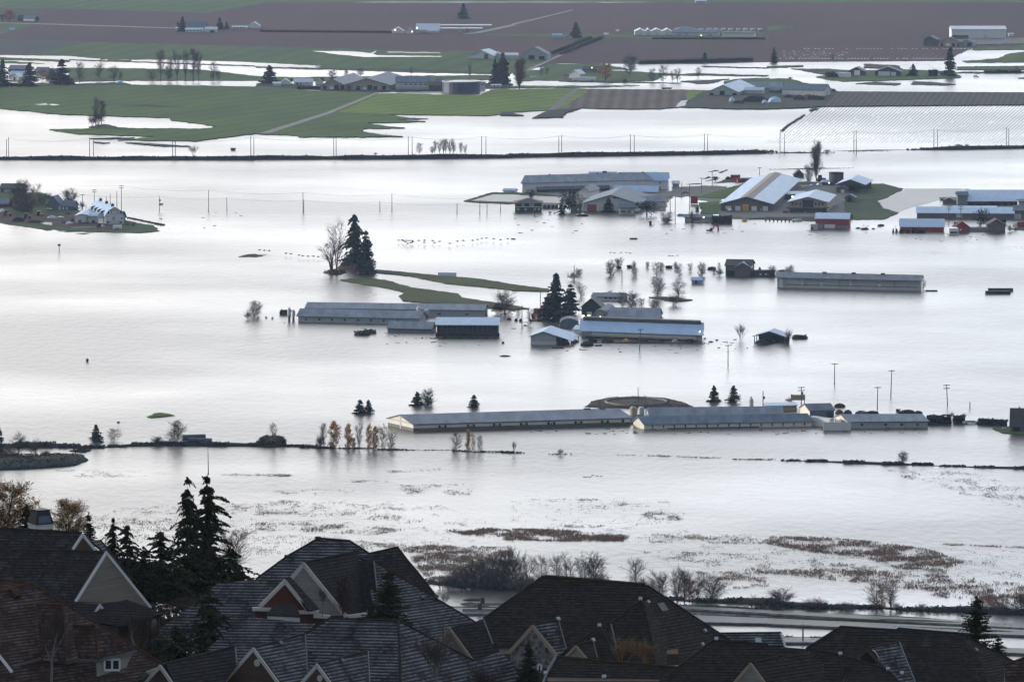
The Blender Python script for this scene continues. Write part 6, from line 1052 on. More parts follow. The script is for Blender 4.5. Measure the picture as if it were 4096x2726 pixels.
for i, (x, yb, yt, w, kd, s) in enumerate(((908, 1062, 905, 110, 'bare_dense', 'large dense bare tree at the left end of the drowned orchard row'), (975, 998, 882, 100, 'bare_dense', 'dense bare tree just behind the left end of the orchard row'), (1125, 1064, 918, 84, 'bare_dense', 'round bare tree second in the front orchard row'), (1246, 992, 925, 44, 'bare_dense', 'smallest bare tree in the back orchard row'), (1332, 1064, 930, 130, 'bare', 'broad bare tree third in the front orchard row'), (1378, 1015, 928, 60, 'bare_dense', 'small bare tree behind the broad third orchard tree'), (1535, 1070, 940, 100, 'bare', 'fan-shaped bare tree fourth in the front orchard row'), (1508, 1000, 930, 60, 'bare_dense', 'small round bare tree behind the fan-shaped orchard tree'), (1640, 1025, 932, 60, 'bare', 'thin bare tree in the back orchard row by the blue shed'), (1745, 1064, 924, 100, 'bare_dense', 'dark bare tree fifth in the front orchard row'), (1908, 1015, 936, 44, 'bare', 'little bare tree beside the dark villa'), (1860, 1040, 985, 60, 'bare', 'tiny bare bush left of the dark villa'))): tr(B2, kd, x, yb, yt, w, s)
for x, y, w, h, s in ((1080, 992, 44, 24, 'small dark bush behind the second orchard tree'), (1446, 996, 64, 24, 'small dark bush between the third and fourth orchard trees'), (1835, 1008, 80, 24, 'small dark bush left of the dark villa'), (985, 992, 50, 14, 'low dark weed clump by the dense left orchard trees')): hp(B2, 'bush', s, 'bush', x, y, w, h, 'bank_soil', leafy='scrub')
bn(B2, 'house', 'dark brown villa with a pale gable standing among the orchard water', 1965, 1064, 2195, 1068, 96, 56, depth=15, wall='brown_wall', roof='dark_roof', cat='house', wins=[('gable_panel', 'tan_wall', .62, 70, 110, 26), ('porch', 'black', .5, 0, 210, 50)]); bn(B2, 'house', 'low gabled front wing of the dark brown villa', 2050, 1068, 2195, 1070, 84, 42, depth=8, axis='y', wall='brown_wall', roof='sky_roof', cat='house'); bn(B2, 'wall', 'long low dark garden wall right of the villa', 2200, 1072, 2420, 1072, 48, 6, depth=3, wall='dark_wall', roof='dark_roof', cat='wall', over=.1, wins=[('opening', 'white_wall', .4, 16, 20, 12), ('opening', 'white_wall', .62, 16, 20, 12)]); tr(B2, 'columnar', 2215, 1020, 982, 24, 'small clipped cypress at the left of the garden wall'); tr(B2, 'columnar', 2280, 1020, 982, 26, 'small clipped cypress over the middle of the garden wall'); tr(B2, 'shrub', 1910, 1066, 980, 90, 'brown brush at the left corner of the villa')
bn(B2, 'shed', 'small pale blue shed floating before the orchard row', 1652, 1138, 1744, 1140, 36, 24, depth=6, wall='blue_roof', roof='blue_roof', cat='shed', wins=[('door', 'dark_wall', .45, 4, 26, 26)])
tr(B2, 'shrub', 565, 1104, 1015, 110, 'dark drowned bush crossed by a thin pole'); tr(B2, 'bare_dense', 618, 1062, 988, 84, 'round drowned bush right of the thin pole'); tr(B2, 'bare', 632, 1258, 1110, 125, 'fan-shaped bare tree right of the big farm conifers'); tr(B2, 'bare_dense', 1345, 1240, 1055, 150, 'large upright bare tree on the brown spit'); tr(B2, 'bare', 1530, 1245, 1085, 170, 'large spreading bare tree on the brown spit'); tr(B2, 'shrub', 1490, 1335, 1220, 170, 'dark brushy thicket on the brown spit')
for x, yb, yt, s in ((572, 1130, 965, 'thin pole crossing the dark drowned bush'), (1012, 1132, 1010, 'lone thin pole in the orchard water'), (262, 1330, 1215, 'thin pole left of the big farm conifers'), (92, 1560, 1335, 'pole with a dark box at the left of the farm drive')): pl(B2, x, yb, yt, s)
tr(B2, 'conifer', 405, 1480, 1032, 240, 'biggest dark conifer beside the flooded farm house'); tr(B2, 'columnar', 535, 1410, 1135, 130, 'second dark conifer right of the biggest one'); tr(B2, 'conifer', 330, 1400, 1230, 110, 'low dark conifer hiding behind the biggest one'); tr(B2, 'shrub', 470, 1450, 1340, 140, 'dark undergrowth at the foot of the farm conifers')
bn(B2, 'house', 'dark farm house with lit windows beside the big conifers', 640, 1440, 820, 1442, 92, 76, depth=14, axis='y', wall='dark_wall', roof='dark_roof', cat='house', wins=[('window', 'lamp_warm', .38, 8, 22, 10), ('porch', 'cream_wall', .4, 4, 46, 40), ('lamp', 'lamp_warm', .08, 2, 26, 10)])
bn(B2, 'house', 'long low grey house behind the bare farm trees', 735, 1290, 1020, 1296, 36, 34, depth=12, wall='pale_wall', roof='slate_roof', cat='house', wins=row('window', 'dark_wall', (.45, .6, .75), 18, 24, 12)); bn(B2, 'house', 'raised grey upper part of the long low grey house', 838, 1275, 1020, 1278, 34, 22, depth=10, wall='pale_wall', roof='slate_roof', cat='house')
for x, yb, yt, w, s in ((1100, 1360, 1190, 170, 'broad dark bare tree before the long low grey house'), (1010, 1350, 1200, 110, 'bare tree at the left of the broad dark one'), (1190, 1360, 1265, 110, 'low spreading bare tree right of the broad dark one'), (1320, 1370, 1270, 150, 'low wide bare tree below the brown spit'), (900, 1240, 1190, 60, 'small bare tree over the raised grey house')): tr(B2, 'bare_dense' if w > 120 else 'bare', x, yb, yt, w, s)
e, fr, Lx, D, zs, k, ro = gambrel('gambrel_barn', 'grey gambrel ended barn beside the lit dark farm house', B2, (745, 1458), (880, 1460), 40, 68, 84, (820, 1405), 'grey_wall', 'slate_roof'); MB().box(fr, Lx * .1, Lx * .18, -.1, .05, 30 * k, 44 * k).build('window', 'dark_wall', e); MB().box(fr, Lx * .72, Lx * .82, -.1, .05, 30 * k, 44 * k).build('window', 'dark_wall', e); MB().box(fr, Lx * .45, Lx * .55, -.12, .05, 14 * k, 22 * k).build('lamp', 'lamp_warm', e)
bn(B2, 'barn', 'long steel grey roofed barn joined to the gambrel end', 885, 1470, 1340, 1476, 22, 92, depth=22, wall='grey_wall', roof='steel_roof', over=.6)
e = thing('quonset_hut', 'grey arched quonset roof below the big conifers', 'shed', G(B2(520, 1540))); a, b = G(B2(440, 1540)), G(B2(615, 1540)); r_ = (b - a).length / 2; hq = zat(B2(520, 1455), a.y); MB().prism([a + V((r_ - r_ * math.cos(t), 0, -.4 + (hq + .4) * (.45 + .55 * math.sin(t)) if 0 < i < 10 else -.4)) for i, t in enumerate([math.pi * j / 10 for j in range(11)])], V((0, 12, 0))).build('shell', 'grey_roof', e)
e = bn(C2, 'barn', 'wide dairy barn with a dark ridge vent and a pale blue roof slope', 640, 112, 1745, 152, 66, 108, back=(655, 66), wall='plinth', roof='blue_roof', over=1.0, wins=[('curtain', 'grey_wall', .52, 28, 1000, 34), ('drowned_band', 'bank_soil', .5, 0, 1080, 14)] + [('lamp', 'lamp_warm', .985, 86, 14, 10)] + row('opening', 'black', [.5 + i * .045 for i in range(10)], 62, 40, 4)); f, Lx, D, Hh, Rr, k, ro = e_info[e.name]; MB().box(f, .5, Lx - .5, D / 2 - 2.4, D / 2 + 2.4, Hh + Rr - .7, Hh + Rr + 1.0).build('ridge_vent', 'dark_roof', ro)
e = bn(C2, 'barn', 'small front barn with a pale blue asymmetric roof by the dairy barn', 172, 182, 406, 182, 84, 40, back=(240, 130), axis='y', wall='grey_wall', roof='sky_roof', over=.9, plinth=(.4, 'pale_wall')); f, Lx, D, Hh, Rr, k, ro = e_info[e.name]; MB().slab([f(Lx, -.9, Hh + .3), f(Lx + 155 * k * KA, -.9, Hh - 46 * k * KA), f(Lx + 155 * k * KA, D + .9, Hh - 46 * k * KA), f(Lx, D + .9, Hh + .3)], .25).build('lean_roof', 'blue_roof', e)
for y in (0, D): MB().box(f, Lx + 140 * k * KA - .2, Lx + 140 * k * KA + .2, y - .2, y + .2, -.5, Hh - 42 * k * KA).build('post', 'wood', e)
hp(C2, 'machinery_heap', 'dark machinery under the lean-to of the small front barn', 'machinery', 470, 178, 120, 60, 'black'); hp(C2, 'green_skip', 'dark green skip right of the small front barn', 'skip', 580, 158, 70, 26, 'ever_leaf' if 0 else 'dark_wall'); hp(C2, 'gravel_heap', 'grey gravel cone in the water before the dairy barn', 'gravel heap', 690, 188, 120, 40, 'brown_soil'); bn(C2, 'shed', 'small white roofed lean-to left of the dairy barn', 570, 75, 640, 78, 40, 34, depth=8, wall='grey_wall', roof='bright_roof', cat='shed')
for i, (x, w, h, m, s) in enumerate(((880, 120, 40, 'brown_soil', 'muddy heap with a pale drum before the dairy barn'), (1050, 60, 36, 'yellow_paint', 'yellow machine before the dairy barn'), (1200, 110, 40, 'brown_soil', 'reddish earth heap under the leaning pole'), (1500, 60, 30, 'tan_wall', 'cream crate stack before the dairy barn'), (1370, 60, 24, 'bank_soil', 'dark rubbish before the right of the dairy barn'), (1640, 120, 30, 'bank_soil', 'dark rubble at the right corner of the dairy barn'), (740, 90, 36, 'bank_soil', 'dark rubble at the left of the dairy barn'))): hp(C2, 'heap', s, 'heap', x, 158, w, h, m)
bank('muddy_shore', tl(C2, '700,168 1300,172 1755,176'), 7, .8, 'brown_soil', 60, .3, seed=90); boxthing('drift_plank', 'dark plank adrift before the dairy barn', 'plank', C2(795, 190), 70 * KA * .12, .8, .5, 'bank_soil', rot=.5); boxthing('drift_raft', 'reddish raft of boards adrift below the small front barn', 'raft', C2(420, 212), 110 * KA * .12, 2, .5, 'brick')
pole(C2(1174, 236), C2(0, 34)[1], 'crossarmed pole standing before the dairy barn', arms=1, lean_px=3)
tractor('dark red tractor half sunk left of the big conifers', B2(245, 1450), 'red_wall', 1.0, 2.0, zb=-.8); bn(B2, 'trailer', 'red livestock trailer behind the sunk tractor', 262, 1400, 312, 1402, 50, 6, depth=4, wall='red_wall', roof='brick', cat='trailer', over=.1)
for x, y, w, h, s in ((38, 1480, 34, 26, 'left dark barrel of the pair floating by the drive'), (80, 1484, 34, 26, 'right dark barrel of the pair floating by the drive'), (120, 1524, 34, 10, 'flat drift board by the pole with a dark box'), (-30, 1470, 46, 20, 'dark drift rubbish behind the open cattle barn')): hp(B2, 'float_barrel', s, 'drift', x, y, w, h, 'black')
tr(B2, 'bare', 165, 1520, 1330, 80, 'thin drowned tree left of the sunk tractor'); tr(B2, 'bare', 60, 1420, 1360, 70, 'low bare bush on the end of the causeway'); tr(C2, 'shrub_fine', 2103, 138, -55, 110, 'slim feathery bare tree standing alone right of the dairy barn')
bn(C2, 'carport', 'open pole shelter with a pale blue roof in the open right water', 2228, 168, 2510, 175, 70, 46, depth=12, axis='y', wall='dark_wall', roof='sky_roof', open_front=2, over=.8, cat='shelter'); hp(C3, 'machinery_heap', 'dark machinery stored under the open pole shelter', 'machinery', -20, 165, 200, 40, 'black'); tr(C3, 'shrub_fine', 190, 170, -20, 80, 'feathery bare tree at the right corner of the open pole shelter'); hp(C3, 'brush_pile', 'low brush pile trailing right of the open pole shelter', 'brush', 290, 122, 150, 34, 'bank_soil', leafy='twig')
for x, y, w, s in ((1775, 124, 24, 'dark drift lump right of the dairy barn'), (1885, 140, 30, 'second drift lump right of the dairy barn'), (1830, 155, 50, 'flat drift weed right of the dairy barn'), (2290, 286, 110, 'flat drift log below the cattle barn')): hp(C2 if x < 2200 else C1, 'drift_lump', s, 'drift', x, y, w, 10, 'bank_soil')
# ------------------------------------------------------------------ twin long barns at the centre left
e = bn(B1, 'barn', 'longer back barn of the pair with silos at the centre left', 462, 1420, 2095, 1442, 62, 50, depth=15, wall='grey_wall', roof='steel_roof', over=.8, wins=[('door', 'pale_wall', .9, 0, 3, 50)] + row('vent', 'dark_wall', (.75, .905), 16, 34, 12), side=[('end_panel', 'red_wall', .5, 0, 60, 40)])
e = bn(B1, 'barn', 'shorter front barn of the pair with a row of round fans', 388, 1488, 1506, 1512, 58, 64, depth=14, wall='grey_wall', roof='steel_roof', over=.8, wins=row('fan', 'dark_wall', (.065, .175, .28, .385, .495, .6, .705, .82), 18, 18, 18))
for x, yb, yt, s in ((306, 1482, 1352, 'taller of the two silver feed silos left of the twin barns'), (345, 1478, 1372, 'shorter of the two silver feed silos left of the twin barns'), (1497, 1452, 1342, 'silver feed silo between the ends of the twin barns'), (1570, 1450, 1368, 'small silver feed silo against the back barn')):
    cyl('feed_silo', s, 'silo', B1(x, yb), 34 * KA if x < 1000 else 40 * KA, (yb - yt) * KA, [(.15, .28), (1, .42), (1, .85), (.12, 1.0)], 'metal', parts=(('support_frame', 'dark_wall', [(.6, 0), (.62, .4)]),))
bn(B1, 'shed', 'rusty red walled shed with a grey roof in front of the twin barns', 1212, 1582, 1612, 1590, 38, 62, depth=12, wall='brick', roof='steel_roof', cat='shed', over=.6, plinth=(.55, 'plinth')); bn(B1, 'cattle_barn', 'open sided cattle barn with a bright pale blue roof', 1668, 1620, 2225, 1622, 110, 64, depth=16, wall='black', roof='bright_roof', open_front=12, over=1.0, cat='barn', wins=[('rail', 'wood', .5, 58, 545, 5), ('rail', 'wood', .5, 36, 545, 5), ('feed_wall', 'bank_soil', .5, 0, 590, 30)])
bank('retaining_wall', tl(C1, '1600,125 2170,128'), 3, 1.6, 'bank_soil', 60, .4, seed=95); hp(C1, 'brush_pile', 'brown drift brush pile left of the rusty red shed', 'brush', 975, 90, 150, 40, 'brown_soil', leafy='twig'); hp(C1, 'brush_pile', 'dark grassy hump behind the drift brush pile', 'brush', 1055, 75, 110, 36, 'brown_soil', leafy='scrub'); hp(C1, 'float_barrel', 'small dark barrel adrift right of the cattle barn', 'barrel', 2273, 168, 28, 20, 'black')
for i, (x, y, s) in enumerate(((15, 1450, 'leftmost white wrapped bale floating left of the silos'), (93, 1452, 'middle white wrapped bale floating left of the silos'), (150, 1458, 'rightmost white wrapped bale floating left of the silos'))): hp(B1, 'wrapped_bale', s, 'bale', x, y, 26, 18, 'white_paint')
tr(B1, 'bare_dense', -10, 1445, 1275, 165, 'round mossy bare tree in the water left of the silos'); tr(B1, 'shrub', -75, 1465, 1380, 70, 'small drowned bush left of the mossy round tree'); hp(B1, 'bush', 'low dark bush behind the silver silos', 'bush', 270, 1420, 110, 40, 'bank_soil', leafy='scrub'); tr(B1, 'bare_dense', 2290, 1420, 1175, 230, 'broad bare tree growing at the end of the lower causeway'); tr(B1, 'shrub', 2220, 1415, 1290, 140, 'bare thicket left under the broad causeway tree')
# ------------------------------------------------------------------ nearest row of long barns
fw = []
for x in (.115, .145, .17): fw.append(('fan', 'dark_wall', x, 20, 24, 26) if x != .145 else ('vent', 'dark_wall', x, 22, 12, 14))
fw = [('fan', 'dark_wall', x + d, 22, 22, 28) for x in (.12, .25, .37, .493, .62, .745, .868) for d in (0, .026)] + [('vent', 'dark_wall', x + .013, 24, 10, 14) for x in (.12, .25, .37, .493, .62, .745, .868)] + [('fan', 'dark_wall', .965, 26, 22, 28)]
A_, B_, Cc = C1(1448, 976), C2(1090, 916), C1(1216, 922)
e = barn('barn', 'largest nearest barn with a sunlit cream gable at its left end', A_, B_, 67 * KA, 86 * KA, back=Cc, wall='cream_wall', roof='steel_roof', over=.7, plinth=(.42, 'mud'), wins=[(n, m, x, z * KA, w * KA, h * KA) for n, m, x, z, w, h in fw]); vents(e, (.86, .93), 2.5, .5)
f, Lx, D, Hh, Rr, k, ro = e_info[e.name]; MB().box(f, -.1, 0, .3, D - .3, Hh - .15, Hh + .15).build('gable_band', 'grey_wall', e); MB().box(f, -.14, 0, D * .48, D * .52, 0, Hh + Rr * .8).build('downpipe', 'pale_wall', e); MB().box(f, 2, Lx, -.12, .02, Hh - .5, Hh - .1).build('eave_band', 'dark_wall', e)
e = barn('barn', 'second nearest long barn with a cream gable and evenly spaced vents', C2(1216, 956), C3(402, 928), 50 * KA, 66 * KA, back=C2(1116, 935), wall='cream_wall', roof='steel_roof', over=.6, wins=[('vent', 'dark_wall', .05 + i * .0648, 10 * KA, 11 * KA, 26 * KA) for i in range(15)] + [('base_band', 'dark_wall', .41, 0, 860 * KA, 7 * KA)])
bn(C2, 'barn', 'long grey roofed barn just behind the second nearest barn', 1270, 850, 2500, 838, 8, 84, depth=16, wall='grey_wall', roof='steel_roof', over=.4)
for x, m, s in ((2070, 'white_paint', 'white roof turbine on the long back barn'), (1780, 'metal', 'silver hopper on the ridge of the long back barn')): hp(C2, 'roof_box', s, 'roof vent', x, 830 if x > 2000 else 800, 30, 46 if x < 2000 else 34, m)
e = barn('barn', 'rightmost long barn with a dark window in its cream gable', C3(740, 948), C3(1470, 944), 62 * KA, 66 * KA, back=C3(616, 905), wall='grey_wall', roof='steel_roof', over=.6, wins=[('window', 'dark_wall', x, 22 * KA, 24 * KA, 20 * KA) for x in (.17, .47, .67, .87)]); f, Lx, D, Hh, Rr, k, ro = e_info[e.name]; MB().box(f, -.1, 0, D * .22, D * .52, Hh * .3, Hh * .85).build('gable_window', 'black', e); MB().prism([f(-.06, 0, -.4), f(-.06, D, -.4), f(-.06, D, Hh), f(-.06, D / 2, Hh + Rr), f(-.06, 0, Hh)], V(f(.05, 0, 0)) - V(f(0, 0, 0))).build('gable_front', 'cream_wall', e)
e = barn('shed', 'tall blue-grey shed with a cream gable between the two near barns', C3(385, 880), C3(608, 874), 96 * KA, 60 * KA, back=C3(298, 850), wall='blue_wall', roof='grey_roof', over=.5, cat='shed', wins=[('door', 'dark_wall', .82, 0, 60 * KA, 80 * KA)]); f, Lx, D, Hh, Rr, k, ro = e_info[e.name]; MB().prism([f(-.06, 0, -.4), f(-.06, D, -.4), f(-.06, D, Hh), f(-.06, D / 2, Hh + Rr), f(-.06, 0, Hh)], V(f(.05, 0, 0)) - V(f(0, 0, 0))).build('gable_front', 'cream_wall', e)
bn(C3, 'shed', 'low orange walled shed with a pale roof behind the blue-grey shed', -20, 790, 264, 786, 50, 26, depth=8, wall='orange_paint', roof='bright_roof', cat='shed', over=.4, plinth=(.6, 'tan_wall')); boxthing('stock_wall', 'long pale concrete pen wall before the gable of the rightmost barn', 'wall', C3(635, 966), 250 * KA * .105, .6, 3.2, 'white_wall', rot=.02, parts=(('coping', 'pale_wall', -5.8, 5.8, -.35, .35, 3.2, 3.35),)); boxthing('stock_wall', 'slanting white board pen behind the concrete wall', 'wall', C3(490, 925), 11.5, 3, 3.4, 'white_wall', rot=-.75, parts=(('coping', 'pale_wall', -5.9, 5.9, -1.55, 1.55, 3.4, 3.5),)); boxthing('stock_wall', 'low white sorting pen beside the blue-grey shed', 'wall', C3(430, 905), 4, 4, 3, 'pale_wall', rot=-.6)
for x, w, m, s in ((655, 80, 'brick', 'reddish machinery heap behind the rightmost barn'), (735, 80, 'navy_wrap', 'navy machine behind the rightmost barn'), (860, 120, 'navy_wrap', 'row of dark blue machines behind the rightmost barn'), (960, 120, 'bank_soil', 'low dark hump behind the rightmost barn')): hp(C3, 'machinery_heap', s, 'machinery', x, 812, w, 36 if w < 100 else 26, m)
hp(C3, 'earth_heap', 'dark pointed hump right of the blue-grey shed roof', 'earth heap', 660, 752, 110, 34, 'bank_soil'); hp(C3, 'earth_heap', 'long low dark hump beyond the rightmost barn', 'earth heap', 1280, 812, 170, 34, 'bank_soil'); hp(C3, 'earth_heap', 'low dark hump right of the long low one', 'earth heap', 1385, 812, 80, 26, 'bank_soil'); hp(C3, 'bush', 'tiny round bush left of the long low hump', 'bush', 1195, 798, 30, 24, 'bank_soil', leafy='scrub')
mound('tank_mound', tl(C2, '655,752 740,700 880,668 1140,656 1420,672 1560,705 1670,748 1400,765 900,765'), .8, 'brown_soil', 200, .3)
e = cyl('slurry_pit', 'round open concrete slurry pit on a grassy mound behind the near barns', 'tank', C2(1140, 724), 570 * KA, 32 * KA, [(1, 0), (1.01, 1.0), (.975, 1.0), (.972, .45), (.9, .45)], 'concrete', parts=(('slurry', 'slurry', [(.971, .62), (.0, .62)]),)); e_p = G(C2(1140, 708))
e.scale = (1, 1, 1)
top = pl(C2, 1160, 735, 572, 'thin mast with guy wires rising from the slurry pit', r=.16, cat='mast', name='mast'); wire([top, G(C2(1310, 745), 1.5)], 'guy wire of the thin mast', 0, r=.03)
for x, yb, w, h, s in ((1118, 838, 70, 100, 'tan round feed tank left of the pair between the near barns'), (1190, 832, 56, 92, 'pale round feed tank right of the pair between the near barns')): cyl('feed_tank', s, 'tank', C2(x, yb), w * KA, h * KA, [(1, 0), (1, .78), (.4, .95), (.05, 1.0)], 'tan_wall' if x < 1150 else 'pale_wall', parts=(('hatch', 'dark_wall', [(.42, .94), (.42, 1.0), (.0, 1.02)]),))
bn(C2, 'shed', 'dark low link roof between the two near barns', 1090, 905, 1250, 880, 30, 30, depth=7, wall='dark_wall', roof='dark_roof', cat='shed', over=.2)
cyl('feed_silo', 'silver domed silo rising behind the long grey back barn', 'silo', C2(2200, 770), 44 * KA, 108 * KA, [(1, 0), (1, .8), (.3, 1.0)], 'metal', parts=(('cap', 'dark_wall', [(.32, .97), (.3, 1.05), (0, 1.06)]),))
for f, x, yb, yt, ar, lx, s in ((C3, 612, 548, 350, 1, 0, 'crossarmed pole in open water above the blue-grey shed'), (C3, 1130, 660, 412, 1, 3, 'tallest crossarmed pole in the open right water'), (C3, 1006, 775, 566, 1, 1, 'crossarmed pole behind the rightmost barn'), (C3, 1653, 745, 545, 2, -5, 'leaning double crossarmed pole above the dark hedges'), (C3, 1858, 766, 702, 0, 0, 'short stump pole right of the leaning pole'), (C3, 306, 745, 565, 2, 0, 'double crossarmed pole with a tan board beside the blue-grey shed'), (C2, 1988, 380, 180, 1, 0, 'crossarmed pole alone in the water above the slurry pit'), (C2, 2310, 745, 606, 0, 0, 'bare pole with a transformer right of the silver silo')):
    pole(f(x, yb), f(x, yt)[1], s, arms=ar, lean_px=lx, box='transformer' in s or 'tan board' in s)
boxthing('notice_board', 'tan board hung between posts beside the double crossarmed pole', 'board', C3(275, 740), 6.2, .3, 2.4, 'tan_wall', zb=zat(C3(275, 690), G(C3(275, 740)).y), parts=(('post', 'pole_wood', -3.0, -2.7, -.14, .14, -5, 2.6), ('post', 'pole_wood', 2.7, 3.0, -.14, .14, -5, 2.6)))
tr(C3, 'shrub', 195, 712, 656, 90, 'drowned bush left of the tan notice board')
for i, (f, x, yb, yt, w, kd, s) in enumerate(((C1, 958, 812, 682, 100, 'spruce', 'left small spruce of the leaning pair in the near water'), (C1, 1035, 806, 682, 84, 'conifer', 'right thin spruce of the leaning pair in the near water'), (C1, 1482, 738, 608, 100, 'spruce', 'dark spruce beside the round bare tree in the near water'), (C1, 2005, 757, 636, 92, 'spruce', 'lone small spruce just above the largest barn roof'), (C2, 1857, 702, 550, 90, 'spruce', 'left tidy spruce standing behind the long back barn'), (C2, 2040, 706, 548, 110, 'conifer', 'right pointed spruce standing behind the long back barn'), (C0, 886, 1068, 908, 112, 'conifer', 'dark ragged spruce on the left of the near dike'))): tr(f, kd, x, yb, yt, w, s)
tr(C1, 'bare_dense', 1580, 738, 566, 160, 'round bare tree right of the dark spruce in the near water'); tr(C1, 'round', 1575, 738, 650, 90, 'dark bush under the round bare tree in the near water')
hedge('longest clipped dark hedge right of the rightmost barn', C3(1462, 908), C3(1690, 910), 78 * KA, dep=3); hedge('short clipped dark hedge left of the white drowned car', C3(1702, 902), C3(1814, 903), 66 * KA, dep=3); hedge('bumpy row of clipped cypresses right of the white drowned car', C3(1925, 912), C3(2188, 928), 66 * KA, dep=2.5, bumps=.5)
tr(C3, 'shrub_fine', 1695, 860, 780, 60, 'pale bare tree between the two clipped hedges'); tr(C3, 'shrub_fine', 1800, 870, 786, 64, 'pale bare tree over the short clipped hedge'); car('white car drowned to its windows between two dark hedges', C3(1872, 904), 'white_paint', .1, 7.6, sink=.3)
e = barn('house', 'dark steep roofed house on a grassy islet at the right edge', C3(2240, 988), C3(2480, 992), 75 * KA, 150 * KA, depth=11, axis='x', wall='brown_wall', roof='dark_roof', over=.9, cat='house', wins=[('porch', 'black', .2, 6 * KA, 60 * KA, 50 * KA)])
bn(C3, 'house', 'lower dark gable wing of the right edge house', 2244, 960, 2360, 962, 100, 90, depth=9, axis='y', wall='dark_wall', roof='dark_roof', cat='house'); hp(C3, 'garden_heap', 'pale garden furniture on the lawn of the right edge house', 'furniture', 2180, 958, 70, 20, 'grey_wall')
# things on and around the near dike
cyl('buoy', 'round black buoy floating in the left water', 'buoy', C0(803, 336), 30 * KA, 30 * KA, [(.1, -.1), (.7, .1), (1, .45), (.8, .8), (.2, 1.0)], 'black', parts=(('eye', 'dark_wall', [(.2, .98), (.18, 1.06), (0, 1.08)]),)); hp(C0, 'drift_lump', 'small dark lump adrift left of the bare bush', 'drift', 1090, 897, 28, 14, 'bank_soil')
for p0, p1, r_, s in (((1680, 1062), (1890, 1056), 1.25, 'longer navy wrapped bale roll on the near dike'), ((1740, 1085), (1948, 1090), 1.15, 'shorter navy wrapped bale roll in front of the longer one')):
    a, b = G(C0(*p0)), G(C0(*p1)); e = thing('bale_roll', s, 'bales', (a + b) / 2); MB().tube([a + V((0, 0, r_)), b + V((0, 0, r_))], r_, 14).build('wrap', 'navy_wrap', e); MB().tube([a.lerp(b, .3) + V((0, 0, r_)), a.lerp(b, .33) + V((0, 0, r_))], r_ * 1.02, 14).build('band', 'black', e)
boxthing('orange_crate', 'small orange crate before the navy bale rolls', 'crate', C0(1863, 1104), 3.4, 1, .9, 'orange_paint', zb=.2)
for f, kd, x, yb, yt, w, s in ((C0, 'bare', 1050, 1062, 942, 160, 'low spreading bare bush right of the ragged spruce'), (C0, 'bare_dense', 1620, 1100, 848, 220, 'large pyramid shaped bare tree on the near dike'), (C0, 'shrub', 1450, 1105, 1005, 170, 'brown shrub left of the pyramid shaped tree'), (C0, 'bare', 170, 1220, 952, 190, 'bare tree on the lower left bank'), (C0, 'shrub', 322, 1210, 1015, 130, 'thin bare shrub right of the lower left bank tree'), (C0, 'conifer', -10, 1220, 895, 110, 'dark tree cut by the left edge on the lower bank'), (C0, 'shrub', 60, 1225, 1060, 220, 'dark thicket on the lower left bank'), (C0, 'shrub', 420, 1215, 1140, 130, 'low brush at the right of the lower left bank'),
    (C1, 'shrub', 240, 1105, 1005, 90, 'rusty shrub right of the small golden tree on the dike'), (C1, 'dull_gold', 148, 1112, 888, 120, 'small golden tree on the brushy hump of the dike'), (C1, 'shrub', 80, 1112, 1030, 160, 'dark brush under the small golden tree'),
    (C1, 'bare_tall', 622, 1128, 872, 90, 'bare tree at the left of the golden row on the dike'), (C1, 'shrub', 590, 1132, 990, 110, 'dark brush at the left of the golden row'), (C1, 'gold', 715, 1128, 868, 130, 'fullest orange-gold tree of the row on the dike'), (C1, 'gold', 848, 1134, 888, 100, 'second orange-gold tree of the row on the dike'), (C1, 'gold', 896, 1134, 1030, 50, 'smallest golden sapling of the row on the dike'), (C1, 'bare_tall', 950, 1138, 852, 84, 'tall bare birch in the middle of the golden row'), (C1, 'gold', 1040, 1146, 886, 70, 'narrow golden tree right of the bare birch'), (C1, 'gold', 1095, 1144, 915, 90, 'dense golden tree of the right cluster'), (C1, 'dull_gold', 1160, 1140, 888, 120, 'pale golden tree at the right of the cluster'), (C1, 'bare', 1245, 1150, 945, 110, 'bare tree at the right end of the golden row'),
    (C1, 'bare', 1842, 1164, 965, 140, 'spreading bare tree before the largest near barn'), (C1, 'gold', 1950, 1162, 940, 60, 'thin tree with a gold top before the largest near barn'), (C1, 'dull_gold', 1996, 1166, 978, 80, 'small golden tree before the largest near barn'), (C1, 'bare', 2060, 1168, 1000, 76, 'small bare tree right of the thin golden ones'), (C2, 'shrub_fine', 20, 1184, 1030, 60, 'thin bare sapling below the end of the largest barn'), (C2, 'shrub', 448, 1192, 1128, 66, 'small drowned shrub below the second nearest barn'), (C3, 'bare_dense', 1240, 1262, 1145, 120, 'small round bare tree on the right dike')): tr(f, kd, x, yb, yt, w, s)

# flotsam drifting about the farms
rz_ = random.Random(77); mb = MB()
for f, x0, x1, y0, y1, n in ((B2, 0, 2300, 480, 680, 60), (B3, 300, 2300, 600, 760, 60), (B2, -100, 700, 1360, 1560, 34), (C2, 400, 2200, 130, 260, 50), (C1, 1000, 2300, 60, 200, 30), (B1, 200, 2300, 1420, 1560, 30), (C3, 0, 1500, 940, 1010, 30), (C2, 0, 2300, 930, 1010, 40), (B1, 1900, 2350, 1360, 1500, 24), (B0, 1100, 2300, 480, 700, 16)):
    for _ in range(n):
        a = G(f(rz_.uniform(x0, x1), rz_.uniform(y0, y1))); t = rz_.uniform(-.6, .6); mb.box(frame(a, V((math.cos(t), math.sin(t), 0)), V((-math.sin(t), math.cos(t), 0))), 0, rz_.uniform(.3, 1.8) ** 1.5, 0, rz_.uniform(.3, 1.2), -.1, rz_.uniform(.06, .28))
tag(mb.build('flotsam', 'wood'), kind='stuff')
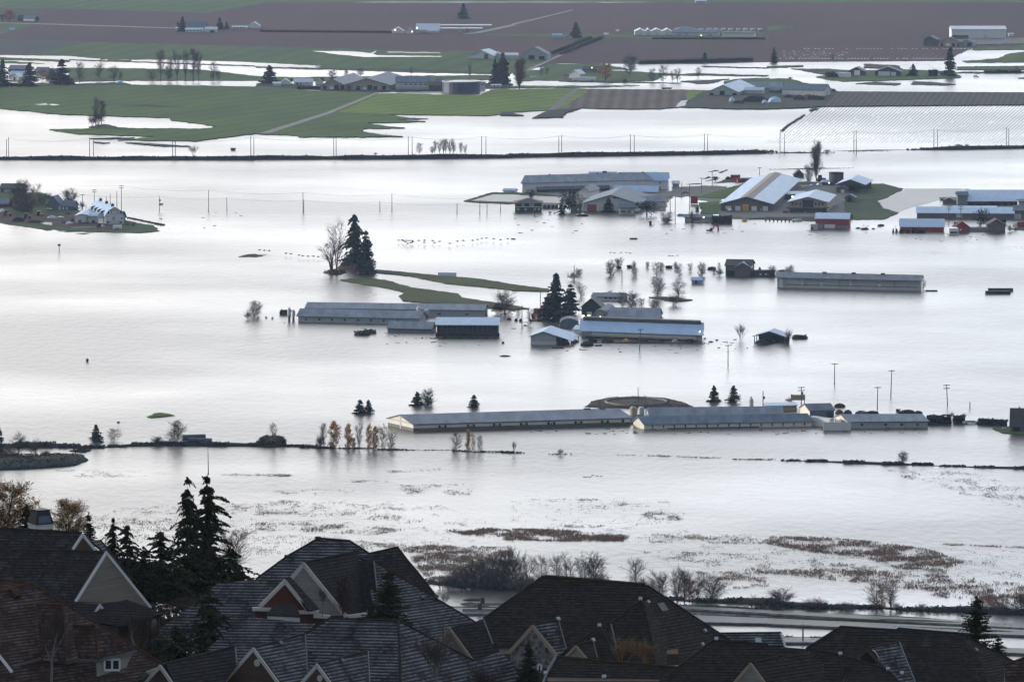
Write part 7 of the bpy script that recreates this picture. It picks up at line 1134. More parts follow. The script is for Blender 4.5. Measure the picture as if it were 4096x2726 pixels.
# ------------------------------------------------------------------ hillside houses in the foreground
class PL:
    def __init__(s, p, n): s.p = V(p); s.n = V(n).normalized()
    def at(s, px):
        r = ray(px); return O + r * ((s.p - O).dot(s.n) / r.dot(s.n))
def PA(px, Y, th, pitch):
    t, p = R(th), R(pitch); return PL(P(px, Y), (math.sin(t) * math.sin(p), -math.cos(t) * math.sin(p), math.cos(p)))
def PE(a, b, th):
    n = (V(b) - V(a)).cross(V((math.cos(R(th)), math.sin(R(th)), 0))); return PL(a, n if n.z > 0 else -n)
def PV(a, b):
    d = V(b) - V(a); return PL(a, V((d.y, -d.x, 0)))
def clip(poly, v0, above):
    out = []
    for i in range(len(poly)):
        a, b = poly[i - 1], poly[i]; ia, ib = ((a[1] >= v0) == above) or a[1] == v0, ((b[1] >= v0) == above) or b[1] == v0
        if ia != ib:
            t = (v0 - a[1]) / (b[1] - a[1]); out.append((a[0] + (b[0] - a[0]) * t, v0))
        if ib: out.append(b)
    return out
def tiles(e, pl_, pts, m, name='roof', course=.34, thick=.05):
    """a tiled roof slope: real overlapping courses, each tilted so that its lower edge stands proud"""
    w = [pl_.at(p) for p in pts]; n = pl_.n if pl_.n.z > 0 else -pl_.n
    h = V((0, 0, 1)).cross(n).normalized(); u_ = n.cross(h); o = w[0]
    q = [((p - o).dot(h), (p - o).dot(u_)) for p in w]
    v0 = min(a[1] for a in q); v1 = max(a[1] for a in q); mb = MB(); uo = rnd.uniform(0, 50)
    k = math.floor(v0 / course)
    def put(c, lift): return o + h * c[0] + u_ * c[1] + n * lift
    while k * course < v1:
        b = k * course; c = clip(clip(q, b, True), b + course, False); k += 1
        if len(c) < 3: continue
        lf = [thick * (1 - (x[1] - b) / course) for x in c]
        mb.add([put(x, l) for x, l in zip(c, lf)], [tuple(range(len(c)))]); mb.uv += [(x[0] + uo, x[1] + 40 * course) for x in c]
        lo = [x for x in c if x[1] - b < 1e-4]
        if len(lo) >= 2:
            a_, b_ = min(lo), max(lo); mb.add([put(a_, -.01), put(b_, -.01), put(b_, thick), put(a_, thick)], [(0, 1, 2, 3)]); mb.uv += [(a_[0] + uo, b + 40 * course + .001)] * 2 + [(b_[0] + uo, b + 40 * course + .001)] * 2
    lo_ = [p - n * .18 for p in w]; i0 = len(w)
    mb.add(w + lo_, [tuple(range(2 * i0 - 1, i0 - 1, -1))] + [(i, i + i0, (i + 1) % i0 + i0, (i + 1) % i0) for i in range(i0)])
    mb.uv += [(0, 40 * course)] * i0 + [(0, 40 * course)] * (4 * i0)
    return mb.build(name, TILE[m], e)
def flat(e, pl_, pts, m, name='gable_wall', th=.15):
    w = [pl_.at(p) for p in pts]; n = pl_.n if pl_.n.y < 0 else -pl_.n; return MB().prism(w, -n * th).build(name, m, e)
def bar(e, a, b, m, name='bargeboard', w=.24, th=.10, out=.10, pl_=None):
    """a board along a-b: w tall across the slope, th thick"""
    d = (b - a).normalized(); n = (pl_.n if pl_ else V((0, -1, 0))); n = n if n.y < 0 else -n; s = n.cross(d).normalized()
    if s.z < 0: s = -s
    o = n * out; return MB().prism([a + o + s * w * .3, b + o + s * w * .3, b + o - s * w * .7, a + o - s * w * .7], -n * th).build(name, m, e)
def rakes(e, pl_, peak, ends, m='trim', **k):
    for q in ends: bar(e, pl_.at(peak), pl_.at(q), m, pl_=pl_, **k)
def caps(e, lines, m='ridge_tile', r=.11, name='ridge_cap'):
    for pts in lines: MB().tube([p + V((0, 0, .03)) for p in pts], r, 6).build(name, m, e)
def disc(e, pl_, c, rpx, m, name='round_vent', ring=False):
    p = pl_.at(c); n = pl_.n if pl_.n.y < 0 else -pl_.n; r = rpx * p.y / F; s = n.cross(V((0, 0, 1))).normalized(); t = s.cross(n); mb = MB(); K = 20
    if ring:
        mb.tube([p + n * .08 + (s * math.cos(6.2832 * i / K) + t * math.sin(6.2832 * i / K)) * r for i in range(K + 1)], r * .22, 5, cap=False)
    else: mb.prism([p + n * .1 + (s * math.cos(6.2832 * i / K) + t * math.sin(6.2832 * i / K)) * r for i in range(K)], -n * .1)
    return mb.build(name, m, e)
def rvent(e, pl_, c, m='dark_wall', s=.32, hgt=.28, name='roof_vent'):
    p = pl_.at(c); n = pl_.n if pl_.n.z > 0 else -pl_.n; h = V((0, 0, 1)).cross(n).normalized(); u_ = n.cross(h); fr = lambda x, y, z: p + h * x + u_ * y + n * z
    MB().box(fr, -s / 2, s / 2, -s / 2, s / 2, -.02, hgt).build(name, m, e)
def pane(e, pl_, f, x0, x1, y0, y1, m='glass', name='window', out=.06, frame_m='trim_white', cols=2):
    c = [pl_.at(f(*q)) for q in ((x0, y1), (x1, y1), (x1, y0), (x0, y0))]; n = pl_.n if pl_.n.y < 0 else -pl_.n
    w = MB().prism([p + n * out for p in c], -n * .1).build(name, m, e); t = .09
    for a, b in ((c[0], c[1]), (c[1], c[2]), (c[2], c[3]), (c[3], c[0])) + tuple((c[0].lerp(c[1], i / cols), c[3].lerp(c[2], i / cols)) for i in range(1, cols)):
        d = (b - a).normalized(); s = n.cross(d); MB().prism([a + n * (out + .05) + s * t, b + n * (out + .05) + s * t, b + n * (out + .05) - s * t, a + n * (out + .05) - s * t], -n * .06).build('frame', frame_m, w)
    return w
mat('ridge_tile', (.034, .030, .026), .85, .3, 2, .15); mat('ridge_rust', (.065, .032, .018), .85, .3, 2, .15); mat('moss_tile', (.05, .045, .022), .9, .3, 2, .1); mat('ridge_pale', (.16, .17, .18), .7, .2, 3, .3); mat('step_metal', (.10, .11, .12), .5, .15, 3, .4)
def body(e, f, x0, x1, ytop, Y, dep, m='siding_brown'):
    a, b = P(f(x0, ytop), Y), P(f(x1, ytop), Y); z0 = min(hz(a.x, Y), hz(b.x, Y + dep)) - 1.5
    MB().box(frame((0, 0, 0), (1, 0, 0), (0, 1, 0)), a.x, b.x, Y, Y + dep, z0, min(a.z, b.z)).build('wall', m, e)
def hs(label, c, Y, name='house'):
    p = P(c, Y); return thing(name, label, 'house', (p.x, Y, hz(p.x, Y)))
def A(pl_, f, *pts): return [pl_.at(f(*p)) for p in pts]
def pts(f, s): return tl(f, s)
# --- the grey-tiled house at the left
e = hs('tall grey tiled house with a tan gable and a metal chimney at the left', D0(500, 500), 476)
m1 = PA(D0(300, 290), 481, -4, 42); tiles(e, m1, pts(D0, '-200,264 688,316 760,392 800,466 840,520 -200,520'), 'dark')
w1 = PA(D0(872, 474), 472, -8, 45); tiles(e, w1, pts(D0, '-200,450 872,474 617,886 640,930 -200,960'), 'dark')
gv = PV(w1.at(D0(872, 474)), w1.at(D0(617, 886))); flat(e, gv, pts(D0, '872,482 618,890 620,960 1238,960 1238,932'), 'siding'); rakes(e, gv, D0(872, 474), [D0(612, 888), D0(1248, 938)], 'trim_white', out=.35, w=.26)
b1 = PA(D0(842, 378), 482, 62, 45); tiles(e, b1, pts(D0, '688,316 770,388 842,376 1110,716 1100,745 1200,900 880,480'), 'frosty')
dv = PA(D0(682, 328), 476, 38, 90); flat(e, dv, pts(D0, '682,332 606,448 800,470'), 'siding_brown'); rakes(e, dv, D0(682, 322), [D0(598, 448), D0(800, 464)], 'trim_white', out=.3, w=.24)
pr = PA(D0(840, 915), 467, -10, 36); tiles(e, pr, pts(D0, '630,895 840,912 1068,878 1240,934 1374,994 1000,1108 985,1100 800,1060 640,1040'), 'dim')
pv_ = PA(D0(838, 918), 466.5, 20, 90); flat(e, pv_, pts(D0, '838,930 782,1020 970,1098'), 'black'); rakes(e, pv_, D0(838, 915), [D0(775, 1018), D0(992, 1104)], 'trim_white', w=.24)
lw = PA(D0(1335, 1020), 466.6, -14, 90); flat(e, lw, pts(D0, '1000,1108 1372,996 1340,1030 1338,1190 1000,1260'), 'siding_brown', 'wall'); bar(e, lw.at(D0(1000, 1106)), lw.at(D0(1374, 996)), 'trim_white', 'gutter', .14)
pane(e, lw, D0, 1246, 1272, 1062, 1150); pane(e, lw, D0, 1290, 1310, 1045, 1125)
caps(e, [A(m1, D0, (-150, 268), (690, 316)), A(w1, D0, (-150, 452), (874, 475)), A(b1, D0, (842, 376), (1110, 716))], 'ridge_tile'); body(e, D0, -150, 1000, 900, 474, 8)
# chimney with a flared metal cowl
Yc = 486; c = P(D0(343, 300), Y=Yc); k = Yc / F * KD; fr = (lambda c0: (lambda x, y, z: c0 + V((.86, .5, 0)) * x + V((-.5, .86, 0)) * y + V((0, 0, z))))(V((c.x, Yc, P(D0(343, 280), Yc).z))); s = 78 * k
MB().box(fr, -s, s, -s, s, -2, 2 * k).build('chimney', 'siding_brown', e); MB().box(fr, -s * 1.05, s * 1.05, -s * 1.05, s * 1.05, 4 * k, 34 * k).build('chimney_band', 'trim_white', e); MB().box(fr, -s * 1.12, s * 1.12, -s * 1.12, s * 1.12, 36 * k, 44 * k).build('chimney_ledge', 'trim_white', e)
mb = MB(); z0, z1, q = 48 * k, 158 * k, .72
mb.add([fr(x * s * 1.1, y * s * 1.1, z0) for x, y in ((-1, -1), (1, -1), (1, 1), (-1, 1))] + [fr(x * s * q, y * s * q, z1) for x, y in ((-1, -1), (1, -1), (1, 1), (-1, 1))], [(0, 1, 5, 4), (1, 2, 6, 5), (2, 3, 7, 6), (3, 0, 4, 7), (4, 5, 6, 7)]); mb.build('chimney_cowl', 'copper', e)
MB().box(fr, -s * .8, s * .8, -s * .8, s * .8, z1, z1 + 10 * k).build('cowl_lid', 'black', e)
for i in range(2):
    a0, a1 = ((-.72, -1), (.72, -1)) if i == 0 else ((1, -.72), (1, .72))
    def cw(p, t): w_ = 1.1 + (q - 1.1) * t; return fr(p[0] * s * w_ * 1.012, p[1] * s * w_ * 1.012, z0 + (z1 - z0) * t)
    MB().add([cw(a0, .1), cw(a1, .1), cw(a1, .62), cw(a0, .62)], [(0, 1, 2, 3)]).build('louvre', 'slate_roof', e)
# --- the rust brown house at the lower left
e = hs('rust brown tiled house with a two-pane dormer window in the lower left corner', D0(600, 1300), 430)
m2 = PA(D0(262, 735), 436, 42, 38); tiles(e, m2, pts(D0, '262,735 1372,1422 1300,1480 1035,1640 -220,1640 -220,870 0,812'), 'brown')
l2 = PA(D0(262, 735), 436, -35, 36); tiles(e, l2, pts(D0, '-220,690 60,712 262,735 0,812 -220,876'), 'rust')
t1 = PA(D0(420, 922), 431, -12, 58); tiles(e, t1, pts(D0, '310,917 526,924 562,1420 345,1388 322,1100'), 'brown'); tiles(e, PA(D0(526, 924), 431, 60, 50), pts(D0, '526,924 640,1120 655,1400 562,1420'), 'brown')
t2 = PA(D0(700, 1095), 429, -8, 60); tiles(e, t2, pts(D0, '612,1096 800,1094 822,1382 652,1374'), 'brown'); t3 = PE(t2.at(D0(800, 1094)), t2.at(D0(822, 1382)), 40); tiles(e, t3, pts(D0, '800,1094 838,1104 1152,1300 822,1382'), 'brown')
bar(e, t2.at(D0(650, 1376)), t2.at(D0(822, 1386)), 'step_metal', 'gutter', .16, out=.12); bar(e, t3.at(D0(822, 1386)), t3.at(D0(1152, 1303)), 'step_metal', 'gutter', .16, out=.12)
dw = PV(t3.at(D0(826, 1392)) + V((.2, .5, 0)), t3.at(D0(1140, 1310)) + V((.2, .5, 0))); flat(e, dw, pts(D0, '812,1390 1120,1310 1062,1440 820,1520'), 'siding_grey', 'wall'); pane(e, dw, D0, 872, 1000, 1376, 1466)
bar(e, m2.at(D0(-20, 1330)) + V((0, -.6, .3)), m2.at(D0(112, 1500)) + V((0, -.6, .3)), 'trim_white'); bar(e, m2.at(D0(112, 1446)) + V((0, -.3, .2)), m2.at(D0(345, 1384)) + V((0, -.3, .2)), 'step_metal', 'gutter', .18)
caps(e, [A(m2, D0, (262, 735), (1372, 1422)), A(l2, D0, (-200, 694), (60, 712), (262, 735)), A(m2, D0, (262, 735), (0, 812), (-200, 870))], 'ridge_rust'); caps(e, [A(t1, D0, (310, 917), (526, 924)), A(t1, D0, (526, 924), (548, 1200)), A(t2, D0, (612, 1096), (800, 1094)), A(t2, D0, (800, 1094), (822, 1382))], 'ridge_rust', .12)
rvent(e, m2, D0(130, 850), 'ridge_rust', .5, .4); rvent(e, m2, D0(110, 815), 'ridge_rust', .5, .3); body(e, D0, -200, 700, 1500, 434, 8)
# --- the big frosted house at the centre left
e = hs('large frosted grey tiled house with one grey and one brick gable', D1(700, 700), 470)
c1 = PA(D1(650, 375), 478, -4, 42); tiles(e, c1, pts(D1, '525,363 787,383 990,520 960,620 430,640 300,720 60,960 0,1080 -300,1300 -960,1300 -960,1230 -500,900 -330,745 0,705 262,513'), 'frosty')
c2 = PA(D1(1190, 438), 474, 30, 42); tiles(e, c2, pts(D1, '940,494 1190,436 1352,640 1502,832 1400,800 990,575 860,520'), 'dark')
c3 = PA(D1(990, 553), 468, 42, 38); tiles(e, c3, pts(D1, '985,550 1842,1066 1690,1110 1640,1125 1480,1300 1200,1080 1010,1020 960,800'), 'frosty')
nr = PA(D1(920, 552), 466, -6, 58); tiles(e, nr, pts(D1, '862,548 992,554 1022,850 1022,1030 930,1030 936,985'), 'dim')
g1 = PA(D1(412, 568), 463, 50, 48); tiles(e, g1, pts(D1, '410,563 862,466 868,560 938,988 768,1008'), 'dim')
v1 = PV(g1.at(D1(410, 563)), g1.at(D1(768, 1008))); flat(e, v1, pts(D1, '411,575 296,704 300,960 540,1010 760,1010'), 'siding_grey'); rakes(e, v1, D1(410, 565), [D1(292, 704), D1(774, 1012)], 'trim', out=.3, w=.36)
g2 = PA(D1(241, 710), 458, 50, 52); tiles(e, g2, pts(D1, '240,705 292,686 530,950 500,965 442,962'), 'plain'); v2 = PA(D1(240, 712), 457.6, 12, 90); flat(e, v2, pts(D1, '240,718 44,928 0,950 -20,1060 520,1060 500,968 436,958'), 'brick'); rakes(e, v2, D1(240, 708), [D1(26, 926), D1(446, 966)], 'trim', out=.3, w=.34)
for a, b in (((-30, 946), (128, 950)), ((345, 972), (530, 972)), ((485, 1004), (625, 1012)), ((768, 1012), (935, 990))): bar(e, v2.at(D1(*a)), v2.at(D1(*b)), 'trim', 'cornice', .3, .3, out=.3)
br = PA(D1(250, 906), 456.4, 2, 52); wv_ = [br.at(q) for q in pts(D1, '165,905 335,911 374,1014 84,1000')]; o_ = MB().slab(wv_, .12).build('bay_roof', 'copper', e)
for i in range(1, 8): a, b = wv_[0].lerp(wv_[1], i / 8), wv_[3].lerp(wv_[2], i / 8); MB().tube([a + V((0, -.02, .03)), b + V((0, -.02, .03))], .03, 4).build('roof_seam', 'copper', o_)
bv = PV(wv_[3] + V((0, .1, 0)), wv_[2] + V((0, .1, 0))); flat(e, bv, pts(D1, '96,1004 366,1016 366,1075 96,1062'), 'trim_white', 'bay_wall', .4)
for x in (140, 210, 275): pane(e, bv, D1, x, x + 40, 1030 + (x - 140) * .04, 1060 + (x - 140) * .04, cols=2)
caps(e, [A(c1, D1, (525, 363), (787, 383), (955, 492)), A(c1, D1, (525, 363), (262, 513), (0, 705)), A(c2, D1, (940, 494), (1190, 436), (1352, 640), (1502, 832)), A(c3, D1, (990, 553), (1842, 1066)), A(g1, D1, (412, 563), (862, 466))]); caps(e, [A(g1, D1, (868, 555), (936, 985))], 'step_metal', .07, 'valley_flashing'); caps(e, [A(nr, D1, (990, 556), (1024, 850))], 'ridge_pale', .07, 'frosted_hip')
caps(e, [A(c1, D1, (500, 363), (545, 363))], 'moss_tile', .2, 'finial'); caps(e, [A(c1, D1, (240, 513), (300, 516))], 'moss_tile', .15, 'finial')
for q in ((1392, 866), (1250, 1010)): rvent(e, c3, D1(*q), 'step_metal')
bar(e, c2.at(D1(1495, 830)), c2.at(D1(1535, 850)), 'step_metal', 'gutter', .4); body(e, D1, 0, 1100, 1000, 470, 8)
# --- the frosted house in front
e = hs('frosted slate house with two small gables at the centre of the bottom edge', D1(800, 1300), 442)
d1 = PA(D1(900, 1045), 447, -8, 42); tiles(e, d1, pts(D1, '618,1034 1197,1054 1222,1700 400,1700 410,1166'), 'frosty'); d2 = PE(d1.at(D1(1197, 1054)), d1.at(D1(1222, 1700)), 52); tiles(e, d2, pts(D1, '1197,1054 1832,1392 2050,1312 2170,1420 2260,1700 1222,1700'), 'frosty')
d3 = PA(D1(200, 1050), 455, -2, 38); tiles(e, d3, pts(D1, '-330,1000 -60,1022 505,1078 412,1168 0,1280 -40,1580 -300,1620 -420,1300 -200,1100'), 'frosty')
d4 = PA(D1(-5, 1285), 436, 50, 45); tiles(e, d4, pts(D1, '-8,1280 410,1164 432,1500 432,1720 300,1720 218,1580'), 'frosty'); v3 = PV(d4.at(D1(-8, 1280)), d4.at(D1(218, 1580))); flat(e, v3, pts(D1, '-7,1292 214,1590 280,1720 -400,1720 -300,1590'), 'siding_brown'); rakes(e, v3, D1(-7, 1280), [D1(236, 1612), D1(-290, 1596)], 'trim', out=.3, w=.3); disc(e, v3, D1(12, 1405), 30 * KD, 'trim')
d5 = PA(D1(530, 1418), 431, 50, 45); tiles(e, d5, pts(D1, '528,1414 940,1308 960,1700 720,1700 650,1580'), 'frosty'); v4 = PV(d5.at(D1(528, 1414)), d5.at(D1(650, 1580))); flat(e, v4, pts(D1, '528,1428 646,1585 720,1720 340,1720 400,1585'), 'siding_brown'); rakes(e, v4, D1(528, 1416), [D1(672, 1612), D1(372, 1596)], 'trim', out=.3, w=.3); disc(e, v4, D1(541, 1535), 28 * KD, 'trim')
d6 = PA(D0(1975, 1270), 438, 44, 45); tiles(e, d6, pts(D0, '1388,1412 1976,1268 1990,1430 1890,1580 1800,1700 1560,1700 1465,1570'), 'dim'); v5 = PV(d6.at(D0(1362, 1425)), d6.at(D0(1465, 1570))); flat(e, v5, pts(D0, '1362,1440 1460,1575 1540,1720 1060,1720 1230,1580'), 'siding_brown'); rakes(e, v5, D0(1362, 1425), [D0(1482, 1596), D0(1212, 1590)], 'trim', out=.3, w=.3); bar(e, v5.at(D0(1034, 1552)), v5.at(D0(1322, 1458)), 'trim', 'cornice', .34, .2)
caps(e, [A(d1, D1, (410, 1166), (618, 1034), (1197, 1054)), A(d1, D1, (1197, 1054), (1222, 1700)), A(d2, D1, (1197, 1054), (1832, 1392)), A(d4, D1, (-8, 1280), (410, 1164)), A(d5, D1, (528, 1414), (940, 1308)), A(d6, D0, (1362, 1424), (1976, 1268))]); caps(e, [A(d4, D1, (412, 1168), (432, 1500)), A(d5, D1, (940, 1308), (958, 1650)), A(d6, D0, (1976, 1270), (1990, 1430))], 'step_metal', .08, 'valley_flashing')
for p_, q in ((d4, (200, 1250)), (d5, (718, 1398)), (d2, (1352, 1258)), (d2, (2022, 1470)), (d2, (1790, 1540))): rvent(e, p_, D1(*q), 'step_metal', .34)
body(e, D1, -200, 1300, 1600, 444, 8)
# --- the dark hipped house right of centre
e = hs('big dark hip roofed house with a stone gable right of the centre', D2(700, 1000), 460)
e1 = PA(D2(700, 715), 470, -6, 40); tiles(e, e1, pts(D2, '262,678 1122,750 1190,1000 1250,1450 380,1450 -80,1400 -330,1070 -240,1035 0,866'), 'plain'); e2 = PE(e1.at(D2(1122, 750)), e1.at(D2(1250, 1450)), 48); tiles(e, e2, pts(D2, '1122,750 1840,1224 1700,1260 1400,1500 1250,1450 1190,1000'), 'plain')
e3 = PA(D2(1080, 880), 459, -4, 45); tiles(e, e3, pts(D2, '1080,878 1120,920 1218,1460 880,1460 832,1080'), 'plain'); e4 = PE(e3.at(D2(1080, 878)), e3.at(D2(832, 1080)), -60) ; tiles(e, PE(e3.at(D2(1080, 878)), e3.at(D2(1218, 1460)), 55), pts(D2, '1080,878 1150,900 1300,1200 1300,1440 1218,1460'), 'plain')
e5 = PA(D2(735, 1100), 454, -4, 45); tiles(e, e5, pts(D2, '735,1098 800,1180 890,1480 380,1400 400,1342'), 'plain')
g3 = PA(D2(187, 1095), 452, 40, 45); tiles(e, g3, pts(D2, '185,1090 388,1046 458,1290 398,1350'), 'stripe'); v6 = PV(g3.at(D2(185, 1090)), g3.at(D2(398, 1350))); flat(e, v6, pts(D2, '186,1104 -4,1306 -40,1460 440,1440 390,1348'), 'stone'); rakes(e, v6, D2(186, 1090), [D2(-14, 1312), D2(400, 1352)], 'trim_tan', out=.3, w=.34)
pane(e, v6, D2, 222, 250, 1420, 1475, cols=1)
g4 = PA(D2(543, 1262), 450, 40, 45); tiles(e, g4, pts(D2, '542,1258 682,1222 720,1368 634,1370'), 'plain'); v7 = PV(g4.at(D2(542, 1258)), g4.at(D2(634, 1370))); flat(e, v7, pts(D2, '542,1268 462,1348 630,1368'), 'trim_tan'); rakes(e, v7, D2(542, 1260), [D2(456, 1350), D2(636, 1370)], 'trim_tan', out=.2, w=.24)
g5 = PA(D1(1642, 1112), 455, 38, 45); tiles(e, g5, pts(D1, '1640,1108 1912,1042 1990,1250 2052,1314 1850,1400'), 'dim'); v8 = PV(g5.at(D1(1640, 1108)), g5.at(D1(1850, 1400))); flat(e, v8, pts(D1, '1641,1122 1542,1246 1700,1334 1842,1396'), 'siding'); rakes(e, v8, D1(1641, 1110), [D1(1534, 1250), D1(1854, 1402)], 'trim_tan', out=.3, w=.28); disc(e, v8, D1(1648, 1262), 22 * KD, 'trim_tan', 'ring_vent', True)
caps(e, [A(e1, D2, (262, 678), (1122, 750))], 'moss_tile', .15); caps(e, [A(e1, D2, (262, 678), (0, 866), (-240, 1035)), A(e2, D2, (1122, 750), (1840, 1224)), A(e3, D2, (1080, 878), (832, 1080)), A(e3, D2, (1080, 878), (1140, 1060), (1212, 1300)), A(e5, D2, (735, 1098), (400, 1342)), A(e5, D2, (735, 1098), (860, 1330)), A(g3, D2, (185, 1090), (388, 1046)), A(g4, D2, (542, 1258), (682, 1222))])
caps(e, [A(g3, D2, (388, 1048), (456, 1290)), A(g4, D2, (682, 1224), (718, 1366)), A(e3, D2, (834, 1082), (880, 1290)), A(g5, D1, (1912, 1044), (1990, 1250))], 'step_metal', .07, 'valley_flashing')
for p_, q in ((e1, (265, 672)), (e2, (1126, 746)), (e3, (1080, 874)), (e5, (735, 1096)), (g3, (384, 1042)), (g4, (678, 1220))): rvent(e, p_, D2(*q), 'cap_metal', .32, .2, 'ridge_saddle')
for q in ((1142, 900), (1618, 1140), (1243, 1243), (1597, 1255)): rvent(e, e2, D2(*q), 'cap_metal', .28, .2)
rvent(e, e2, D2(1265, 940), 'step_metal', .9, .1, 'roof_light'); body(e, D2, -200, 1400, 1330, 462, 8)
# --- dark house at the bottom right of centre
e = hs('low dark brown house with a tan gable on the bottom edge', D2(1700, 1400), 440)
f1 = PA(D2(800, 1400), 443, -7, 35); tiles(e, f1, pts(D2, '372,1354 1387,1446 1300,1720 120,1720 290,1500'), 'plain'); f2 = PA(D2(1690, 1218), 442, -3, 37); tiles(e, f2, pts(D2, '1690,1216 2152,1252') + pts(D3, '0,1260 395,1298 600,1338 1000,1464 1260,1720') + pts(D2, '1090,1720 1387,1446'), 'plain')
g6 = PA(D2(2022, 1410), 433, 40, 45); tiles(e, g6, pts(D2, '2022,1406') + pts(D3, '340,1302 470,1420 450,1720 120,1720 30,1640'), 'plain'); v9 = PV(g6.at(D2(2022, 1406)), g6.at(D3(30, 1640))); flat(e, v9, pts(D2, '2022,1424 1866,1600 1800,1720 2250,1720 2180,1640'), 'siding_grey'); rakes(e, v9, D2(2022, 1408), [D2(1850, 1606), D2(2205, 1660)], 'trim_tan', out=.3, w=.3)
caps(e, [A(f1, D2, (372, 1354), (1387, 1446))], 'moss_tile'); caps(e, [A(f2, D2, (1690, 1216), (1200, 1600)), A(f2, D2, (1690, 1216), (2152, 1252)), A(f2, D3, (395, 1298), (600, 1338), (1000, 1464), (1260, 1720)), A(g6, D2, (2022, 1406), (2290, 1340))], 'ridge_tile'); caps(e, [A(f1, D2, (372, 1354), (290, 1500), (230, 1680))], 'ridge_pale', .13, 'frosted_hip')
for p_, q in ((f2, D2(1718, 1212)), (f1, D2(282, 1498)), (f2, D3(608, 1336)), (f2, D3(1008, 1464)), (f2, D3(1125, 1498))): rvent(e, p_, q, 'cap_metal', .32, .2, 'ridge_saddle')
for p_, q in ((f1, D2(775, 1530)), (f2, D3(150, 1385))): rvent(e, p_, q, 'cap_metal', .36, .2)
body(e, D2, 300, 2600, 1560, 440, 8)
# --- right hand house with the frost-striped dormer
e = hs('brown-grey tiled house with a frost striped dormer and an arched window at the right', D3(1200, 1300), 476)
h1 = PA(D3(1100, 1130), 482, -4, 40); tiles(e, h1, pts(D3, '610,1103 1080,1132 1094,1118 1602,1160 1790,1400 1900,1720 1240,1720 600,1420 320,1288'), 'ash'); h2 = PE(h1.at(D3(1602, 1160)), h1.at(D3(1900, 1720)), 45); tiles(e, h2, pts(D3, '1602,1160 2152,1440 2420,1570 2420,1720 1900,1720'), 'plain')
g7 = PA(D3(845, 1288), 471, 40, 45); tiles(e, g7, pts(D3, '838,1284 1102,1232 1262,1640 1240,1700 1160,1620'), 'stripe', course=.5); v10 = PV(g7.at(D3(838, 1284)), g7.at(D3(1160, 1620))); flat(e, v10, pts(D3, '840,1300 716,1394 900,1520 1130,1600'), 'siding_pink'); rakes(e, v10, D3(839, 1287), [D3(708, 1398), D3(1170, 1628)], 'siding_brown', out=.3, w=.26)
p = v10.at(D3(855, 1408)); n = v10.n if v10.n.y < 0 else -v10.n; s = n.cross(V((0, 0, 1))).normalized(); MB().prism([p + n * .08 + s * math.cos(t) * .95 + V((0, 0, math.sin(t) * 1.3)) for t in [math.pi * i / 12 for i in range(13)]], -n * .1).build('arched_window', 'glass', e)
caps(e, [A(h1, D3, (320, 1288), (610, 1103), (1080, 1132), (1094, 1118), (1602, 1160)), A(h2, D3, (1602, 1160), (2152, 1440), (2400, 1560)), A(g7, D3, (838, 1284), (1102, 1232))]); caps(e, [A(g7, D3, (1102, 1234), (1262, 1640))], 'step_metal', .08, 'valley_flashing'); rvent(e, h2, D3(1745, 1310), 'step_metal', .36); rvent(e, h2, D3(2050, 1530), 'step_metal', .36); body(e, D3, 700, 2200, 1600, 476, 8)
# --- the two slivers of roof behind
e = hs('small slate roof peeping out behind the dark hipped house', D2(2050, 1200), 505); i1 = PA(D2(2000, 1165), 507, 0, 38); tiles(e, i1, pts(D2, '1740,1160 2152,1158 2262,1154 2298,1262 1835,1262'), 'frosty'); v11 = PV(i1.at(D2(2262, 1154)) + V((.05, 0, 0)), i1.at(D2(2298, 1262)) + V((.05, 0, 0))); bar(e, i1.at(D2(2262, 1150)), i1.at(D2(2300, 1264)), 'trim', out=.1); caps(e, [A(i1, D2, (1740, 1160), (2262, 1154))]); rvent(e, i1, D2(2070, 1232), 'cap_metal', .6, .3); body(e, D2, 1800, 2250, 1258, 507, 7)
e = hs('dull brown roof cut off by the right edge of the view', D3(2100, 1500), 448); j1 = PA(D3(2152, 1372), 450, 20, 40); tiles(e, j1, pts(D3, '1985,1425 2152,1366 2420,1290 2420,1720 2010,1720'), 'brown'); caps(e, [A(j1, D3, (1985, 1425), (2152, 1366), (2420, 1290))], 'ridge_rust'); body(e, D3, 2050, 2400, 1560, 450, 7)
# ------------------------------------------------------------------ trees among the houses
def fg(f, kind, x, yb, yt, w, Y, label, **k):
    return tree(kind, f(x, yb), f(0, yt)[1], w * KD, label, Y=Y, **k)
def near(f, kind, x, yt, w, Y, label, yb=None, **k):
    p = P(f(x, yt), Y); return tree(kind, f(x, yb), f(0, yt)[1], w * KD, label, Y=Y, zb=None, **k)
sf = near(D0, 'near_fir', 1750, -185, 620, 525, 'tallest dark fir with a bare spire rising between the left houses', yb=880, v=0); mb = MB(); q0, q1 = P(D0(1752, -170), 525), P(D0(1748, -398), 525)
i4 = sf.matrix_basis if 0 else Matrix.LocRotScale(sf.location, sf.rotation_euler, sf.scale); sv = i4.inverted(); mb.tube([sv @ q0, sv @ q1], [.007, .003], 5)
so = bpy.data.objects.new('spire', mb.mesh('spire', 'bark')); COL.objects.link(so); so.parent = sf; near(D0, 'broken_fir', 1580, -160, 430, 522, 'second fir with a broken flat top beside the tallest one', yb=880, v=0); near(D0, 'near_fir', 1350, 290, 640, 515, 'lower dark fir left of the broken topped one', yb=900, v=2); near(D0, 'near_fir', 1940, 420, 560, 528, 'low dark fir with long right branches behind the tallest one', yb=900, v=1)
